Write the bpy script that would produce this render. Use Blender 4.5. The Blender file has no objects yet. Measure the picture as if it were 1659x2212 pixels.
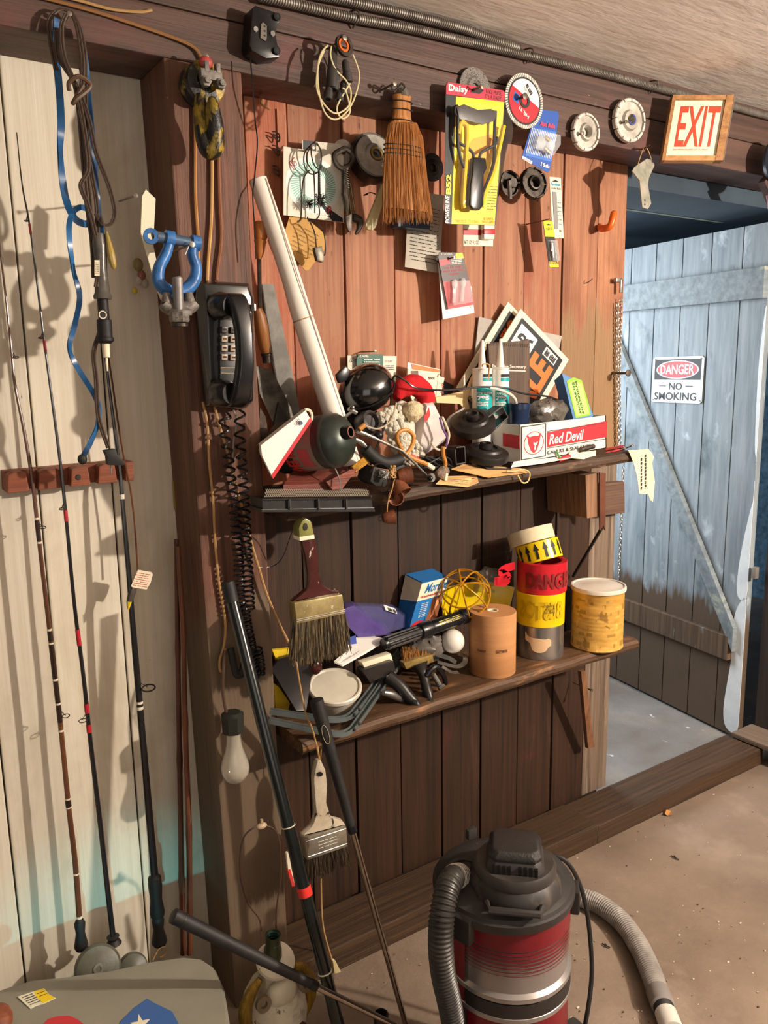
import bpy, bmesh, math, random
from mathutils import Vector as V, Matrix, noise
random.seed(7)
C0 = bpy.context.scene.collection
# ---------------------------------------------------------------- camera
yaw, pit, rol, FL = math.radians(33.5), math.radians(10.3), math.radians(.93), 1740.0
CF = V((math.sin(yaw)*math.cos(pit), math.cos(yaw)*math.cos(pit), -math.sin(pit)))
r0 = V((math.cos(yaw), -math.sin(yaw), 0)); u0 = r0.cross(CF)
CR = r0*math.cos(rol) - u0*math.sin(rol); CU = r0*math.sin(rol) + u0*math.cos(rol)
CP = V((0, -1.42, 1.33))
cam = bpy.data.cameras.new('camera'); co = bpy.data.objects.new('camera', cam); C0.objects.link(co)
m = Matrix((CR, CU, -CF)).transposed().to_4x4(); m.translation = CP; co.matrix_world = m
cam.sensor_fit = 'VERTICAL'; cam.sensor_height = 24; cam.lens = 24*FL/2212; cam.clip_start = .02
sc = bpy.context.scene; sc.camera = co
# ---------------------------------------------------------------- world, lights, exposure
sc.view_settings.view_transform = 'Standard'; sc.view_settings.look = 'None'
sc.view_settings.exposure = 0.1; sc.view_settings.gamma = 1; sc.view_settings.use_curve_mapping = False
w = bpy.data.worlds.new('world'); sc.world = w; w.use_nodes = True
w.node_tree.nodes['Background'].inputs[0].default_value = (.62, .56, .50, 1)
w.node_tree.nodes['Background'].inputs[1].default_value = .19
def lamp(name, kind, loc, aim, e, col, size):
    l = bpy.data.lights.new(name, kind); l.energy = e; l.color = col
    if kind == 'AREA': l.shape = 'RECTANGLE'; l.size, l.size_y = size
    elif kind == 'SPOT': l.shadow_soft_size = size[0]; l.spot_size = size[1]; l.spot_blend = 1
    else: l.shadow_soft_size = size
    o = bpy.data.objects.new(name, l); C0.objects.link(o); o.location = loc
    if aim: o.rotation_euler = (V(aim)-V(loc)).to_track_quat('-Z', 'Y').to_euler()
lamp('ceiling_bulb', 'POINT', (2.1, -1.95, 1.74), None, 255, (1, .875, .74), .028)
lamp('room_fill', 'AREA', (-.2, -2.6, 1.3), (1.1, 0, 1.2), 8.5, (1, .88, .76), (1.6, 1.2))
lamp('daylight_outside', 'AREA', (1.95, 1.15, 1.35), (2.55, .35, .95), 21, (.88, .95, 1), (.5, 1.1))
lamp('teal_band_spot', 'SPOT', (-.1, -1.5, .25), (.33, .13, .19), 42, (.08, .75, .85), (.01, .36))  # added teal spot for the coloured band low on the white boards, source unseen

# ---------------------------------------------------------------- helpers
def ray(x, y): return CF + CR*((x-829.5)/FL) - CU*((y-1106)/FL)
def W(x, y, Y=0):                                   # point of the plane at depth Y seen at x, y
    d = ray(x, y); return CP + d*((Y-CP.y)/d.y)
def WZ(x, y, Z=0):
    d = ray(x, y); return CP + d*((Z-CP.z)/d.z)
def WS(L, Y=0): return [W(p[0], p[1], p[2] if len(p) > 2 else Y) for p in L]
def S(x, y, Y=0): d = ray(x, y); return (Y-CP.y)/d.y/FL     # metres per pixel there
def lin(c):
    if isinstance(c, str):
        c = c.lstrip('#'); c = [int(c[i:i+2], 16)/255 for i in (0, 2, 4)]
        return tuple((x/12.92 if x <= .04045 else ((x+.055)/1.055)**2.4) for x in c)+(1,)
    return c
MC = {}
def mat(base, c2=None, rough=.6, metal=0, sc=(12, 12, 12), amt=.5, bump=.15, spots=None, clear=0, tr=0, alpha=1, emit=0, dirt=.0, bscale=None, ior=1.45, lo=.35, hi=.65, zmix=None, vary=0):
    key = str((zmix, vary, base, c2, rough, metal, sc, amt, bump, spots, clear, tr, alpha, emit, dirt, bscale, lo, hi))
    if key in MC: return MC[key]
    m = bpy.data.materials.new('mat_%d' % len(MC)); MC[key] = m; m.use_nodes = True
    N = m.node_tree.nodes; L = m.node_tree.links; b = N['Principled BSDF']
    tc = N.new('ShaderNodeTexCoord'); oi = N.new('ShaderNodeObjectInfo')
    ad = N.new('ShaderNodeVectorMath'); ad.operation = 'MULTIPLY_ADD'
    L.new(oi.outputs['Random'], ad.inputs[0]); ad.inputs[1].default_value = (7, 5, 9); L.new(tc.outputs['Object'], ad.inputs[2])
    def nz(s, det=6, dist=0):
        mp = N.new('ShaderNodeMapping'); mp.inputs['Scale'].default_value = s; L.new(ad.outputs[0], mp.inputs[0])
        n = N.new('ShaderNodeTexNoise'); n.inputs['Scale'].default_value = 1; n.inputs['Detail'].default_value = det
        n.inputs['Roughness'].default_value = .62; n.inputs['Distortion'].default_value = dist
        L.new(mp.outputs[0], n.inputs[0]); return n.outputs[0]
    n1 = nz(sc)
    a = lin(base); a2 = lin(c2) if c2 else tuple(x*(1-.35*amt) for x in a[:3])+(1,)
    cr = N.new('ShaderNodeValToRGB'); cr.color_ramp.elements[0].position = lo; cr.color_ramp.elements[1].position = hi
    cr.color_ramp.elements[0].color = a2; cr.color_ramp.elements[1].color = a; L.new(n1, cr.inputs[0]); col = cr.outputs[0]
    def mixin(col, fac, color):
        mx = N.new('ShaderNodeMix'); mx.data_type = 'RGBA'; L.new(fac, mx.inputs[0]); L.new(col, mx.inputs[6]); mx.inputs[7].default_value = lin(color); return mx.outputs[2]
    for sp in (spots or []):
        c, s, th, wd = sp
        n = nz(s if isinstance(s, tuple) else (s, s, s), 8, .3)
        r = N.new('ShaderNodeMapRange'); r.inputs[1].default_value = th; r.inputs[2].default_value = th+wd; L.new(n, r.inputs[0])
        col = mixin(col, r.outputs[0], c)
    if zmix:                                              # paint worn away towards the floor
        for zc, z0, wd in zmix:
            ge = N.new('ShaderNodeNewGeometry'); sx = N.new('ShaderNodeSeparateXYZ'); L.new(ge.outputs['Position'], sx.inputs[0]); n = nz((22, 22, 3.5), 7)
            mm = N.new('ShaderNodeMath'); mm.operation = 'MULTIPLY_ADD'; L.new(n, mm.inputs[0]); mm.inputs[1].default_value = wd*3; L.new(sx.outputs[2], mm.inputs[2])
            r = N.new('ShaderNodeMapRange'); r.inputs[1].default_value = z0+wd*1.5-wd*.35; r.inputs[2].default_value = z0+wd*1.5+wd*.35; r.inputs[3].default_value = 1; r.inputs[4].default_value = 0; L.new(mm.outputs[0], r.inputs[0]); col = mixin(col, r.outputs[0], zc)
    if dirt:
        n = nz((5, 5, 5), 5); r = N.new('ShaderNodeMapRange'); r.inputs[1].default_value = .19; r.inputs[2].default_value = .7; r.inputs[4].default_value = dirt; L.new(n, r.inputs[0])
        col = mixin(col, r.outputs[0], '#2a211b')
    if vary:
        r = N.new('ShaderNodeMapRange'); r.inputs[3].default_value = 1-vary; r.inputs[4].default_value = 1+vary; L.new(oi.outputs['Random'], r.inputs[0])
        h = N.new('ShaderNodeHueSaturation'); L.new(r.outputs[0], h.inputs['Value']); L.new(col, h.inputs['Color']); col = h.outputs[0]
    L.new(col, b.inputs['Base Color'])
    b.inputs['Roughness'].default_value = rough; b.inputs['Metallic'].default_value = metal; b.inputs['IOR'].default_value = ior
    if clear: b.inputs['Coat Weight'].default_value = clear; b.inputs['Coat Roughness'].default_value = .15
    if tr: b.inputs['Transmission Weight'].default_value = tr
    if alpha < 1: b.inputs['Alpha'].default_value = alpha
    if emit: L.new(col, b.inputs['Emission Color']); b.inputs['Emission Strength'].default_value = emit
    if bump:
        bp = N.new('ShaderNodeBump'); bp.inputs['Strength'].default_value = bump; bp.inputs['Distance'].default_value = .01
        L.new(nz(bscale, 6) if bscale else n1, bp.inputs['Height']); L.new(bp.outputs[0], b.inputs['Normal'])
    return m
def flat(c, rough=.55, **k): k.setdefault('bump', 0); k.setdefault('amt', .15); return mat(c, rough=rough, **k)
def ortho(a):
    a = V(a).normalized(); t = V((0, 0, 1)) if abs(a.z) < .9 else V((1, 0, 0))
    u = a.cross(t).normalized(); return u, u.cross(a).normalized()*-1
def smooth(pts, k=6, closed=False):                     # Catmull-Rom
    n = len(pts); out = []
    if n < 3: return list(pts)
    for i in range(n if closed else n-1):
        if closed: p = [pts[(i+j-1) % n] for j in range(4)]
        else: p = [pts[max(i-1, 0)], pts[i], pts[i+1], pts[min(i+2, n-1)]]
        for j in range(k):
            t = j/k; out.append(.5*((2*p[1])+(p[2]-p[0])*t+(2*p[0]-5*p[1]+4*p[2]-p[3])*t*t+(3*p[1]-p[0]-3*p[2]+p[3])*t*t*t))
    if not closed: out.append(pts[-1])
    return out
class MB:
    def __init__(s): s.v = []; s.f = []
    def add(s, vs, fs):
        o = len(s.v); s.v += [V(v) for v in vs]; s.f += [tuple(i+o for i in f) for f in fs]; return s
    def bx(s, a, b):
        x0, y0, z0 = a; x1, y1, z1 = b
        return s.box6(V(((x0+x1)/2, (y0+y1)/2, (z0+z1)/2)), V(((x1-x0)/2, 0, 0)), V((0, (y1-y0)/2, 0)), V((0, 0, (z1-z0)/2)))
    def box6(s, c, a, b, d):
        c = V(c); q = [c+a*i+b*j+d*k for k in (-1, 1) for j in (-1, 1) for i in (-1, 1)]
        return s.add(q, [(0, 2, 3, 1), (4, 5, 7, 6), (0, 1, 5, 4), (2, 6, 7, 3), (0, 4, 6, 2), (1, 3, 7, 5)])
    def bar(s, p, q, w, h, up=(0, 0, 1)):                 # rectangular bar from p to q
        p = V(p); q = V(q); d = (q-p)/2; u = d.cross(V(up)).normalized(); vv = u.cross(d).normalized()
        return s.box6((p+q)/2, u*w/2, vv*h/2, d)
    def prism(s, pts, n):                                # polygon extruded by vector n
        k = len(pts); n = V(n)
        s.add(list(pts)+[p+n for p in pts], [tuple(range(k))[::-1], tuple(range(k, 2*k))]+[(i, (i+1) % k, k+(i+1) % k, k+i) for i in range(k)]); return s
    def tube(s, pts, r, seg=8, closed=False, flatn=None):
        n = len(pts); rr = r if isinstance(r, (list, tuple)) else [r]*n
        if len(rr) != n: rr = [rr[int(i*(len(rr)-1)/(n-1))]*(1-(i*(len(rr)-1)/(n-1)) % 1)+rr[min(int(i*(len(rr)-1)/(n-1))+1, len(rr)-1)]*((i*(len(rr)-1)/(n-1)) % 1) for i in range(n)]
        vs = []; u = None
        for i in range(n):
            a = pts[(i-1) % n] if closed or i else pts[0]; b = pts[(i+1) % n] if closed or i < n-1 else pts[-1]
            d = (b-a); d = d.normalized() if d.length > 1e-9 else V((0, 0, 1))
            if u is None: u, w_ = ortho(d)
            u = (u-d*u.dot(d)); u = u.normalized() if u.length > 1e-6 else ortho(d)[0]; w_ = d.cross(u)
            for j in range(seg):
                t = 2*math.pi*j/seg; vs.append(pts[i]+(u*math.cos(t)+w_*math.sin(t))*rr[i])
        fs = [(i*seg+j, i*seg+(j+1) % seg, ((i+1) % n)*seg+(j+1) % seg, ((i+1) % n)*seg+j) for i in range(n if closed else n-1) for j in range(seg)]
        if not closed: fs += [tuple(range(seg))[::-1], tuple((n-1)*seg+j for j in range(seg))]
        return s.add(vs, fs)
    def ribbon(s, pts, w, th, n):                         # flat strip: width vector n*w, thickness th
        n = V(n).normalized(); k = len(pts); vs = []
        for i in range(k):
            d = (pts[min(i+1, k-1)]-pts[max(i-1, 0)]).normalized(); wv = n.cross(d).normalized()*w/2
            for a, b in ((1, 1), (-1, 1), (-1, -1), (1, -1)): vs.append(pts[i]+wv*a+n*th/2*b)
        fs = [(i*4+j, i*4+(j+1) % 4, i*4+4+(j+1) % 4, i*4+4+j) for i in range(k-1) for j in range(4)]+[(3, 2, 1, 0), tuple((k-1)*4+j for j in range(4))]
        return s.add(vs, fs)
    def lathe(s, o, ax, prof, seg=28, a0=0, a1=2*math.pi, ell=1, u=None):
        o = V(o); ax = V(ax).normalized(); uu, ww = ortho(ax)
        if u is not None: uu = (V(u)-ax*ax.dot(V(u))).normalized(); ww = ax.cross(uu)
        full = abs(a1-a0-2*math.pi) < 1e-6; m = seg if full else seg+1; vs = []
        for r, h in prof:
            for j in range(m):
                t = a0+(a1-a0)*j/seg; vs.append(o+ax*h+(uu*math.cos(t)+ww*math.sin(t)*ell)*r)
        fs = [(i*m+j, i*m+(j+1) % m, (i+1)*m+(j+1) % m, (i+1)*m+j) for i in range(len(prof)-1) for j in range(m if full else m-1)]
        if full:
            if prof[0][0] > 1e-5: fs.append(tuple(range(m))[::-1])
            if prof[-1][0] > 1e-5: fs.append(tuple((len(prof)-1)*m+j for j in range(m)))
        return s.add(vs, fs)
    def ring(s, o, ax, ro, ri, th, seg=28, u=None, ell=1):             # closed washer-like ring
        k = 5; prof = [(ri, 0), (ro, 0), (ro, th), (ri, th), (ri, 0)]
        s.lathe(o, ax, prof, seg, u=u, ell=ell); s.f = s.f[:-2]; return s
    def ell(s, c, rx, ry=None, rz=None, R=None, seg=14, rings=9, f=None):
        ry = ry or rx; rz = rz or rx; R = R or Matrix.Identity(3); c = V(c); vs = []
        for i in range(rings+1):
            p = math.pi*i/rings
            for j in range(seg):
                t = 2*math.pi*j/seg; d = V((rx*math.sin(p)*math.cos(t), ry*math.sin(p)*math.sin(t), rz*math.cos(p)))
                if f: d = d*f(V((d.x/rx, d.y/ry, d.z/rz)))
                vs.append(c+R@d)
        return s.add(vs, [(i*seg+j, (i+1)*seg+j, (i+1)*seg+(j+1) % seg, i*seg+(j+1) % seg) for i in range(rings) for j in range(seg)])
    def jit(s, a, f=20):
        s.v = [v+V(noise.noise_vector(v*f))*a for v in s.v]; return s
THINGS = []
class T:
    def __init__(s, name, label, cat, group=None, kind=None): s.name = name; s.label = label; s.cat = cat; s.group = group; s.kind = kind; s.parts = []; THINGS.append(s)
    def p(s, name, mb, m, par=None, sm=True, label=None, bev=0, kind=None):
        s.parts.append((name, mb, m, par, sm, label, bev, kind)); return len(s.parts)-1
def mkmesh(name, mb, m, base, sm, bev):
    me = bpy.data.meshes.new(name); me.from_pydata([v-base for v in mb.v], [], mb.f)
    bm = bmesh.new(); bm.from_mesh(me); bmesh.ops.remove_doubles(bm, verts=bm.verts, dist=1e-6)
    bmesh.ops.recalc_face_normals(bm, faces=bm.faces)
    if bev: bmesh.ops.bevel(bm, geom=[e for e in bm.edges if e.is_manifold and e.calc_face_angle(0) > .6], offset=bev, segments=2, affect='EDGES', profile=.6)
    if sm:
        for f in bm.faces: f.smooth = True
        for e in bm.edges:
            if e.is_manifold and e.calc_face_angle(0) > .62: e.smooth = False
    bm.to_mesh(me); bm.free(); me.materials.append(m); return me
def finish():
    for t in THINGS:
        allv = [v for p in t.parts for v in p[1].v]
        lo = V([min(v[i] for v in allv) for i in range(3)]); hi = V([max(v[i] for v in allv) for i in range(3)])
        base = V(((lo.x+hi.x)/2, (lo.y+hi.y)/2, lo.z)); single = len(t.parts) == 1
        if single:
            p = t.parts[0]; root = bpy.data.objects.new(t.name, mkmesh(t.name, p[1], p[2], base, p[4], p[6]))
        else: root = bpy.data.objects.new(t.name, None); root.empty_display_size = .02
        C0.objects.link(root); root.location = base
        if t.kind: root['kind'] = t.kind
        if t.label: root['label'] = t.label
        if t.cat: root['category'] = t.cat
        if t.group: root['group'] = t.group
        if single: continue
        obs = []
        for name, mb, m, par, sm, label, bev, kind in t.parts:
            pl = V([sum(v[i] for v in mb.v)/len(mb.v) for i in range(3)])
            o = bpy.data.objects.new(name, mkmesh(name, mb, m, pl, sm, bev)); C0.objects.link(o)
            if par is None: o.parent = root; o.location = pl-base
            else: o.parent = obs[par][0]; o.location = pl-obs[par][1]
            if label: o['label'] = label
            if kind: o['kind'] = kind
            obs.append((o, pl))
NC = V((0, -1, 0))
class Fr:                                               # planar frame given by bottom-left, bottom-right, top-left points
    def __init__(s, o, x, y, Y=0, flip=False):
        f = lambda p: p if isinstance(p, V) else W(p[0], p[1], p[2] if len(p) > 2 else Y)
        s.o, s.x, s.y = f(o), f(x)-f(o), f(y)-f(o); s.n = s.x.cross(s.y).normalized()
        if s.n.dot(CP-s.o) < 0 and not flip: s.n = -s.n
    def P(s, u, v, n=0): return s.o+s.x*u+s.y*v+s.n*n
    def poly(s, L, n0, n1, mb=None): mb = mb or MB(); return mb.prism([s.P(u, v, n0) for u, v in L], s.n*(n1-n0))
    def rect(s, u0, v0, u1, v1, n0, n1, mb=None): return s.poly([(u0, v0), (u1, v0), (u1, v1), (u0, v1)], n0, n1, mb)
    def disc(s, u, v, ru, rv, n0, n1, k=20, mb=None): return s.poly([(u+ru*math.cos(6.28319*i/k), v+rv*math.sin(6.28319*i/k)) for i in range(k)], n0, n1, mb)
    def text(s, t, u0, v0, u1, v1, n=.0012, **k): return text(t, lambda a, b: s.P(u0+(u1-u0)*a, v0+(v1-v0)*b, n), **k)
    def scrib(s, u0, v0, u1, v1, rows, n=.001, th=.25, seed=1, slant=0):     # rows of short illegible strokes
        rd = random.Random(seed); mb = MB(); h = (v1-v0)/rows
        for i in range(rows):
            v = v1-h*(i+.5); u = u0
            while u < u1-.01*(u1-u0):
                w_ = rd.uniform(.03, .13)*(u1-u0); w_ = min(w_, u1-u)
                if rd.random() < .85: mb.add([s.P(u, v-h*th, n), s.P(u+w_*.8, v-h*th, n), s.P(u+w_*.8, v+h*th*rd.uniform(.2, 1), n), s.P(u, v+h*th, n)], [(0, 1, 2, 3)])
                u += w_
        return mb
FONT = {}
def text(t, fn, bold=0, shear=0, mirror=False):
    c = bpy.data.curves.new('t', 'FONT'); c.body = t; c.offset = bold; c.shear = shear; c.resolution_u = 3; c.space_line = .85
    c.align_x = 'CENTER'
    o = bpy.data.objects.new('t', c); me = bpy.data.meshes.new_from_object(o)
    vs = [v.co.copy() for v in me.vertices]; fs = [tuple(p.vertices) for p in me.polygons]
    bpy.data.objects.remove(o); bpy.data.curves.remove(c); bpy.data.meshes.remove(me)
    x0 = min(v.x for v in vs); x1 = max(v.x for v in vs); y0 = min(v.y for v in vs); y1 = max(v.y for v in vs)
    mb = MB(); mb.add([fn((x1-v.x if mirror else v.x-x0)/(x1-x0), (v.y-y0)/(y1-y0)) for v in vs], fs); return mb
def screw_ribs(path, r, pitch, amp, seg=12):           # corrugated hose along a dense path
    L = [0]
    for i in range(1, len(path)): L.append(L[-1]+(path[i]-path[i-1]).length)
    n = int(L[-1]/pitch*4); pts = []; rr = []; j = 0
    for i in range(n+1):
        d = L[-1]*i/n
        while j < len(L)-2 and L[j+1] < d: j += 1
        pts.append(path[j].lerp(path[j+1], (d-L[j])/max(L[j+1]-L[j], 1e-9))); rr.append(r+(amp if i % 4 in (1, 2) else 0))
    return MB().tube(pts, rr, seg)
# ================================================================ the setting
def wood(base, c2, ax='z', spots=None, rough=.6, bump=.35, k=1, dirt=0.0, fine=90, zmix=None):
    s = [fine*k]*3; s['xyz'.index(ax)] = 2.2*k
    return mat(base, c2, rough=rough, sc=tuple(s), bump=bump, spots=spots, dirt=dirt, lo=.3, hi=.62, zmix=zmix, vary=.14)
m_board = wood('#b07a58', '#8a5036', spots=[('#9a4a30', (7, 7, 3), .48, .2), ('#8c6848', (5, 5, 3), .6, .15), ('#5a3020', (60, 60, 30), .66, .06), ('#4a2416', (22, 22, 9), .74, .03), ('#d09a78', (70, 70, 20), .68, .1)])
m_boardr = wood('#aa7452', '#88523a', zmix=[('#8a6a48', 1.45, .1)], spots=[('#b0a080', (14, 14, 5), .62, .1), ('#7d4a2c', (8, 8, 3), .45, .2)])
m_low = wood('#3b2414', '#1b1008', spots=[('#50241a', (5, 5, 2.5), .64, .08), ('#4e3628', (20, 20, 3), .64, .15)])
m_beam = wood('#5a4238', '#3d2c25', 'x', spots=[('#643c38', (5, 5, 5), .54, .12), ('#b9a58c', (22, 40, 60), .69, .05)], fine=60)
m_post = wood('#6c4634', '#4a2e22', zmix=[('#6a5846', .86, .14)], spots=[('#805444', (30, 30, 3), .55, .2), ('#a08c78', (30, 30, 50), .72, .04)])
m_grey = wood('#7c6a5a', '#43362c', spots=[('#9a8a78', (50, 50, 4), .58, .15)])
m_white = wood('#e6ddca', '#dacfb9', spots=[('#4c4236', (26, 26, 20), .73, .03), ('#b6a68a', (4, 4, 2), .5, .25)], bump=.12, rough=.5)
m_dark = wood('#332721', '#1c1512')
m_ceil = mat('#e8ded4', '#d6cbc0', rough=.9, sc=(3, 6, 3), bump=.3, bscale=(9, 30, 20), spots=[('#a89a8e', (2.2, 4, 3), .58, .15), ('#8d7f74', (30, 60, 30), .7, .04)])
m_floor = mat('#8a7868', '#6e5e50', rough=.85, sc=(2.2, 2.2, 2.2), bump=.35, bscale=(50, 50, 50), spots=[('#9a8878', 3, .55, .2), ('#d6cab8', 45, .735, .02), ('#463a30', 22, .69, .05)])
m_out = mat('#7e8082', '#686460', rough=.7, sc=(3, 3, 3), bump=.25, bscale=(40, 40, 40), spots=[('#dfe3e6', (22, 9, 9), .66, .05), ('#8e877c', 2.5, .5, .2)])
WY = .115
fl = T('floor', None, None, kind='structure'); fl.p('floor', MB().bx((-1.6, -3.2, -.06), (1.2, .2, 0)).bx((1.2, -3.2, -.06), (2.9, .02, 0)), m_floor, sm=False)
fo = T('floor', 'grey concrete slab beyond the doorway', None, kind='structure'); fo.p('floor', MB().bx((1.2, .02, -.06), (4.2, 3.2, -.001)), m_out, sm=False)
ce = T('ceiling', None, None, kind='structure'); ce.p('ceiling', MB().bx((-1.6, -3.2, 2.022), (2.9, .1, 2.07)), m_ceil, sm=False)
# brown board wall: upper boards, darker boards below the shelf, stud at the doorway
wb = T('wall_back', None, None, kind='structure')
wb.p('backing', MB().bx((.3, WY+.022, -.02), (1.80, WY+.05, 2.0)), m_dark, sm=False)
ed = [.655, .705, .799, .925, 1.054, 1.183, 1.312, 1.445, 1.577, 1.707, 1.818]
for i in range(len(ed)-1):
    dy = random.uniform(-.003, .003)
    wb.p('plank', MB().bx((ed[i]+.0018, WY+dy, 1.085), (ed[i+1]-.0018, WY+.024, 1.9)), m_boardr if i > 7 else m_board, sm=False, bev=.002)
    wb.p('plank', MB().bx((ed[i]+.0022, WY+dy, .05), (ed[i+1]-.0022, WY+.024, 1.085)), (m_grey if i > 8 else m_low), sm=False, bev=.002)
# white boards left of the post
wl = T('wall_left', None, None, kind='structure'); wy = .13
wl.p('backing', MB().bx((-1.2, wy+.022, -.02), (.56, wy+.05, 2.0)), m_dark, sm=False)
for a, b in ((-1.2, -.6), (-.6, -.3), (-.3, -.12), (-.12, .03), (.03, .169), (.169, .277), (.277, .408), (.408, .56)):
    wl.p('plank', MB().bx((a+.0016, wy+random.uniform(-.0015, .0015), .0), (b-.0016, wy+.024, 1.9)), m_white, sm=False, bev=.0025)
# header beam: long timber with a split line, built as two pieces with a recessed joint
tb = T('trim_1', None, None, kind='structure')
tb.p('timber', MB().bx((-1.3, 0, 1.845), (2.46, .13, 1.925)), m_beam, sm=False, bev=.004)
tb.p('timber', MB().bx((-1.3, .004, 1.928), (2.46, .13, 2.022)), m_beam, sm=False, bev=.003)
tp = T('trim_2', None, None, kind='structure')
def vbox(mb, xa0, xb0, z0, xa1, xb1, z1, y0, y1):
    return mb.add([(xa0, y0, z0), (xb0, y0, z0), (xb0, y1, z0), (xa0, y1, z0), (xa1, y0, z1), (xb1, y0, z1), (xb1, y1, z1), (xa1, y1, z1)],
                  [(3, 2, 1, 0), (4, 5, 6, 7), (0, 1, 5, 4), (1, 2, 6, 5), (2, 3, 7, 6), (3, 0, 4, 7)])
tp.p('timber', vbox(MB(), .545, .672, 0, .511, .652, 1.845, 0, .13), m_post, sm=False, bev=.003)
ts = T('baseboard_back', None, None, kind='structure')
ts.p('timber', MB().bx((.672, -.03, 0), (1.62, .10, .062)), wood('#46321f', '#281c12', 'x'), sm=False, bev=.004)
ts.p('timber', MB().bx((1.62, -.03, 0), (2.42, .10, .058)), wood('#4c3725', '#2c2016', 'x'), sm=False, bev=.004)
# right wall along the doorway, boards standing on a floor plank
wr = T('wall_right', None, None, kind='structure')
y = .066
for i, b in enumerate((-.055, -.2, -.35, -.5, -.65, -.8, -1.0, -1.2, -1.4, -1.6, -2.0, -2.4, -2.8, -3.2)):
    wr.p('plank', MB().bx((2.517, b+.002, .03), (2.56, y-.002, 2.0)), m_dark, sm=False, bev=.002); y = b
wr.p('floor_plank', MB().bx((2.40, -1.2, .062), (2.516, .075, .078)), wood('#7c6a5a', '#5a4a3e', 'y'), sm=False, bev=.002)
wr.p('block', MB().bx((2.43, -.5, 0), (2.53, -.07, .05)), m_dark, sm=False, bev=.003)
# stop moulding beside the door
#'timber', MB().bx((2.50, .135, 0), (2.56, .16, 1.8)), m_dark, sm=False)
# eave and stucco outside
m_eave = mat('#3e4c58', '#303c48', sc=(3, 3, 3), bump=.1)
ev = T('ceiling', 'dark boarded porch roof slab outside the doorway', None, kind='structure')
ev.p('lintel', MB().bx((1.6, .135, 1.80), (3.3, .36, 2.02)), m_eave, sm=False)
ev.p('soffit', MB().bx((1.6, .36, 1.86), (4.2, 1.25, 1.92)), m_eave, sm=False)
ev.p('batten', MB().bx((2.0, .355, 1.80), (2.62, .375, 1.835)), mat('#8b917c', '#6c7264', sc=(60, 60, 60)), sm=False)
ws = T('wall_outside', 'rough blue stucco wall beyond the porch', None, kind='structure')
ws.p('stucco', MB().bx((1.2, 2.9, -.05), (4.6, 2.95, 2.6)), mat('#7fa8c8', '#4f7590', sc=(30, 30, 30), bump=1, rough=.9), sm=False)
ws.p('stucco', MB().bx((4.2, .2, -.05), (4.25, 2.9, 2.6)), mat('#7fa8c8', '#4f7590', sc=(30, 30, 30), bump=1, rough=.9), sm=False)
# plank door swung open: boards, two rails, a diagonal brace, strips of fresh pale paint
D0 = V((2.505, .104, 0)); da = math.radians(8.3); dD = V((math.sin(da), math.cos(da), 0)); dN = V((-math.cos(da), math.sin(da), 0))
def DP(s_, z, n=0): return D0+dD*s_+dN*n+V((0, 0, z))
def WD(x, y):                                           # pixel to (s, z) on the door
    d = ray(x, y); k = V((dD.y, -dD.x, 0)); q = CP+d*((D0-CP).dot(k)/d.dot(k)); return (q-D0).dot(dD), q.z
m_dr = mat('#97a0a6', '#78838b', zmix=[('#5c4c3e', .47, .07)], sc=(40, 40, 4), bump=.2, rough=.6, spots=[('#b8c4cc', (9, 9, 6), .6, .1), ('#5d6a70', (6, 6, 4), .58, .12), ('#8c9082', (3, 3, 3), .62, .1)])
m_drl = wood('#63503f', '#3c2e24', spots=[('#7d838a', (12, 12, 5), .6, .1)])
m_drr = mat('#8a949a', '#6a7478', sc=(8, 40, 40), bump=.2, spots=[('#a9ada0', (6, 6, 12), .6, .1)])
dr = T('door_1', None, None, kind='structure')
es = [.012, .1205, .2513, .3826, .513, .645, .78, .915, 1.0]
for i in range(len(es)-1):
    a, b = es[i]+.002, es[i+1]-.002; zc = .50+random.uniform(-.05, .05)
    dr.p('plank', MB().box6(DP((a+b)/2, .884, -.012), dD*(b-a)/2, dN*.011, V((0, 0, .876))), m_dr, sm=False, bev=.0015)
dr.p('rail', MB().box6(DP(.5, 1.573, .011), dD*.488, dN*.011, V((0, 0, .05))), m_drr, sm=False, bev=.003)
dr.p('rail', MB().box6(DP(.53, .33, .011), dD*.466, dN*.011, V((0, 0, .045))), m_drl, sm=False, bev=.003)
a, b = V(WD(1348, 765)), V(WD(1592, 1375)); a = a+(a-b)*.25; wv = V((.0, .055))
dr.p('brace', MB().prism([DP(p.x, p.y, .001) for p in (a-wv, b-wv, b+wv*.6, a+wv*.6)], dN*.02), m_drr, sm=False, bev=.002)
m_fresh = mat('#eef3f6', '#dfe6ea', bump=.05)
for L in ([(1650, 1045), (1640, 1052), (1622, 1100), (1600, 1200), (1592, 1280), (1612, 1292), (1628, 1200), (1640, 1100)], [(1600, 1300), (1585, 1340), (1580, 1420), (1572, 1470), (1563, 1530), (1568, 1570), (1592, 1580), (1600, 1500), (1612, 1310)], [(1657, 660), (1640, 780), (1631, 960), (1637, 990), (1645, 985), (1652, 840)]):
    q = []
    pts = smooth([V(WD(*p)).to_3d() for p in L], 4, True)
    dr.p('paint_patch', MB().prism([DP(max(p.x, .014), p.y, -.0005) for p in pts], dN*.0015), m_fresh, sm=False)
dr.p('latch', MB().bx((2.495, .085, .60), (2.515, .1, .64)), mat('#b0a8a0', metal=.6, rough=.4), bev=.002)
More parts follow.
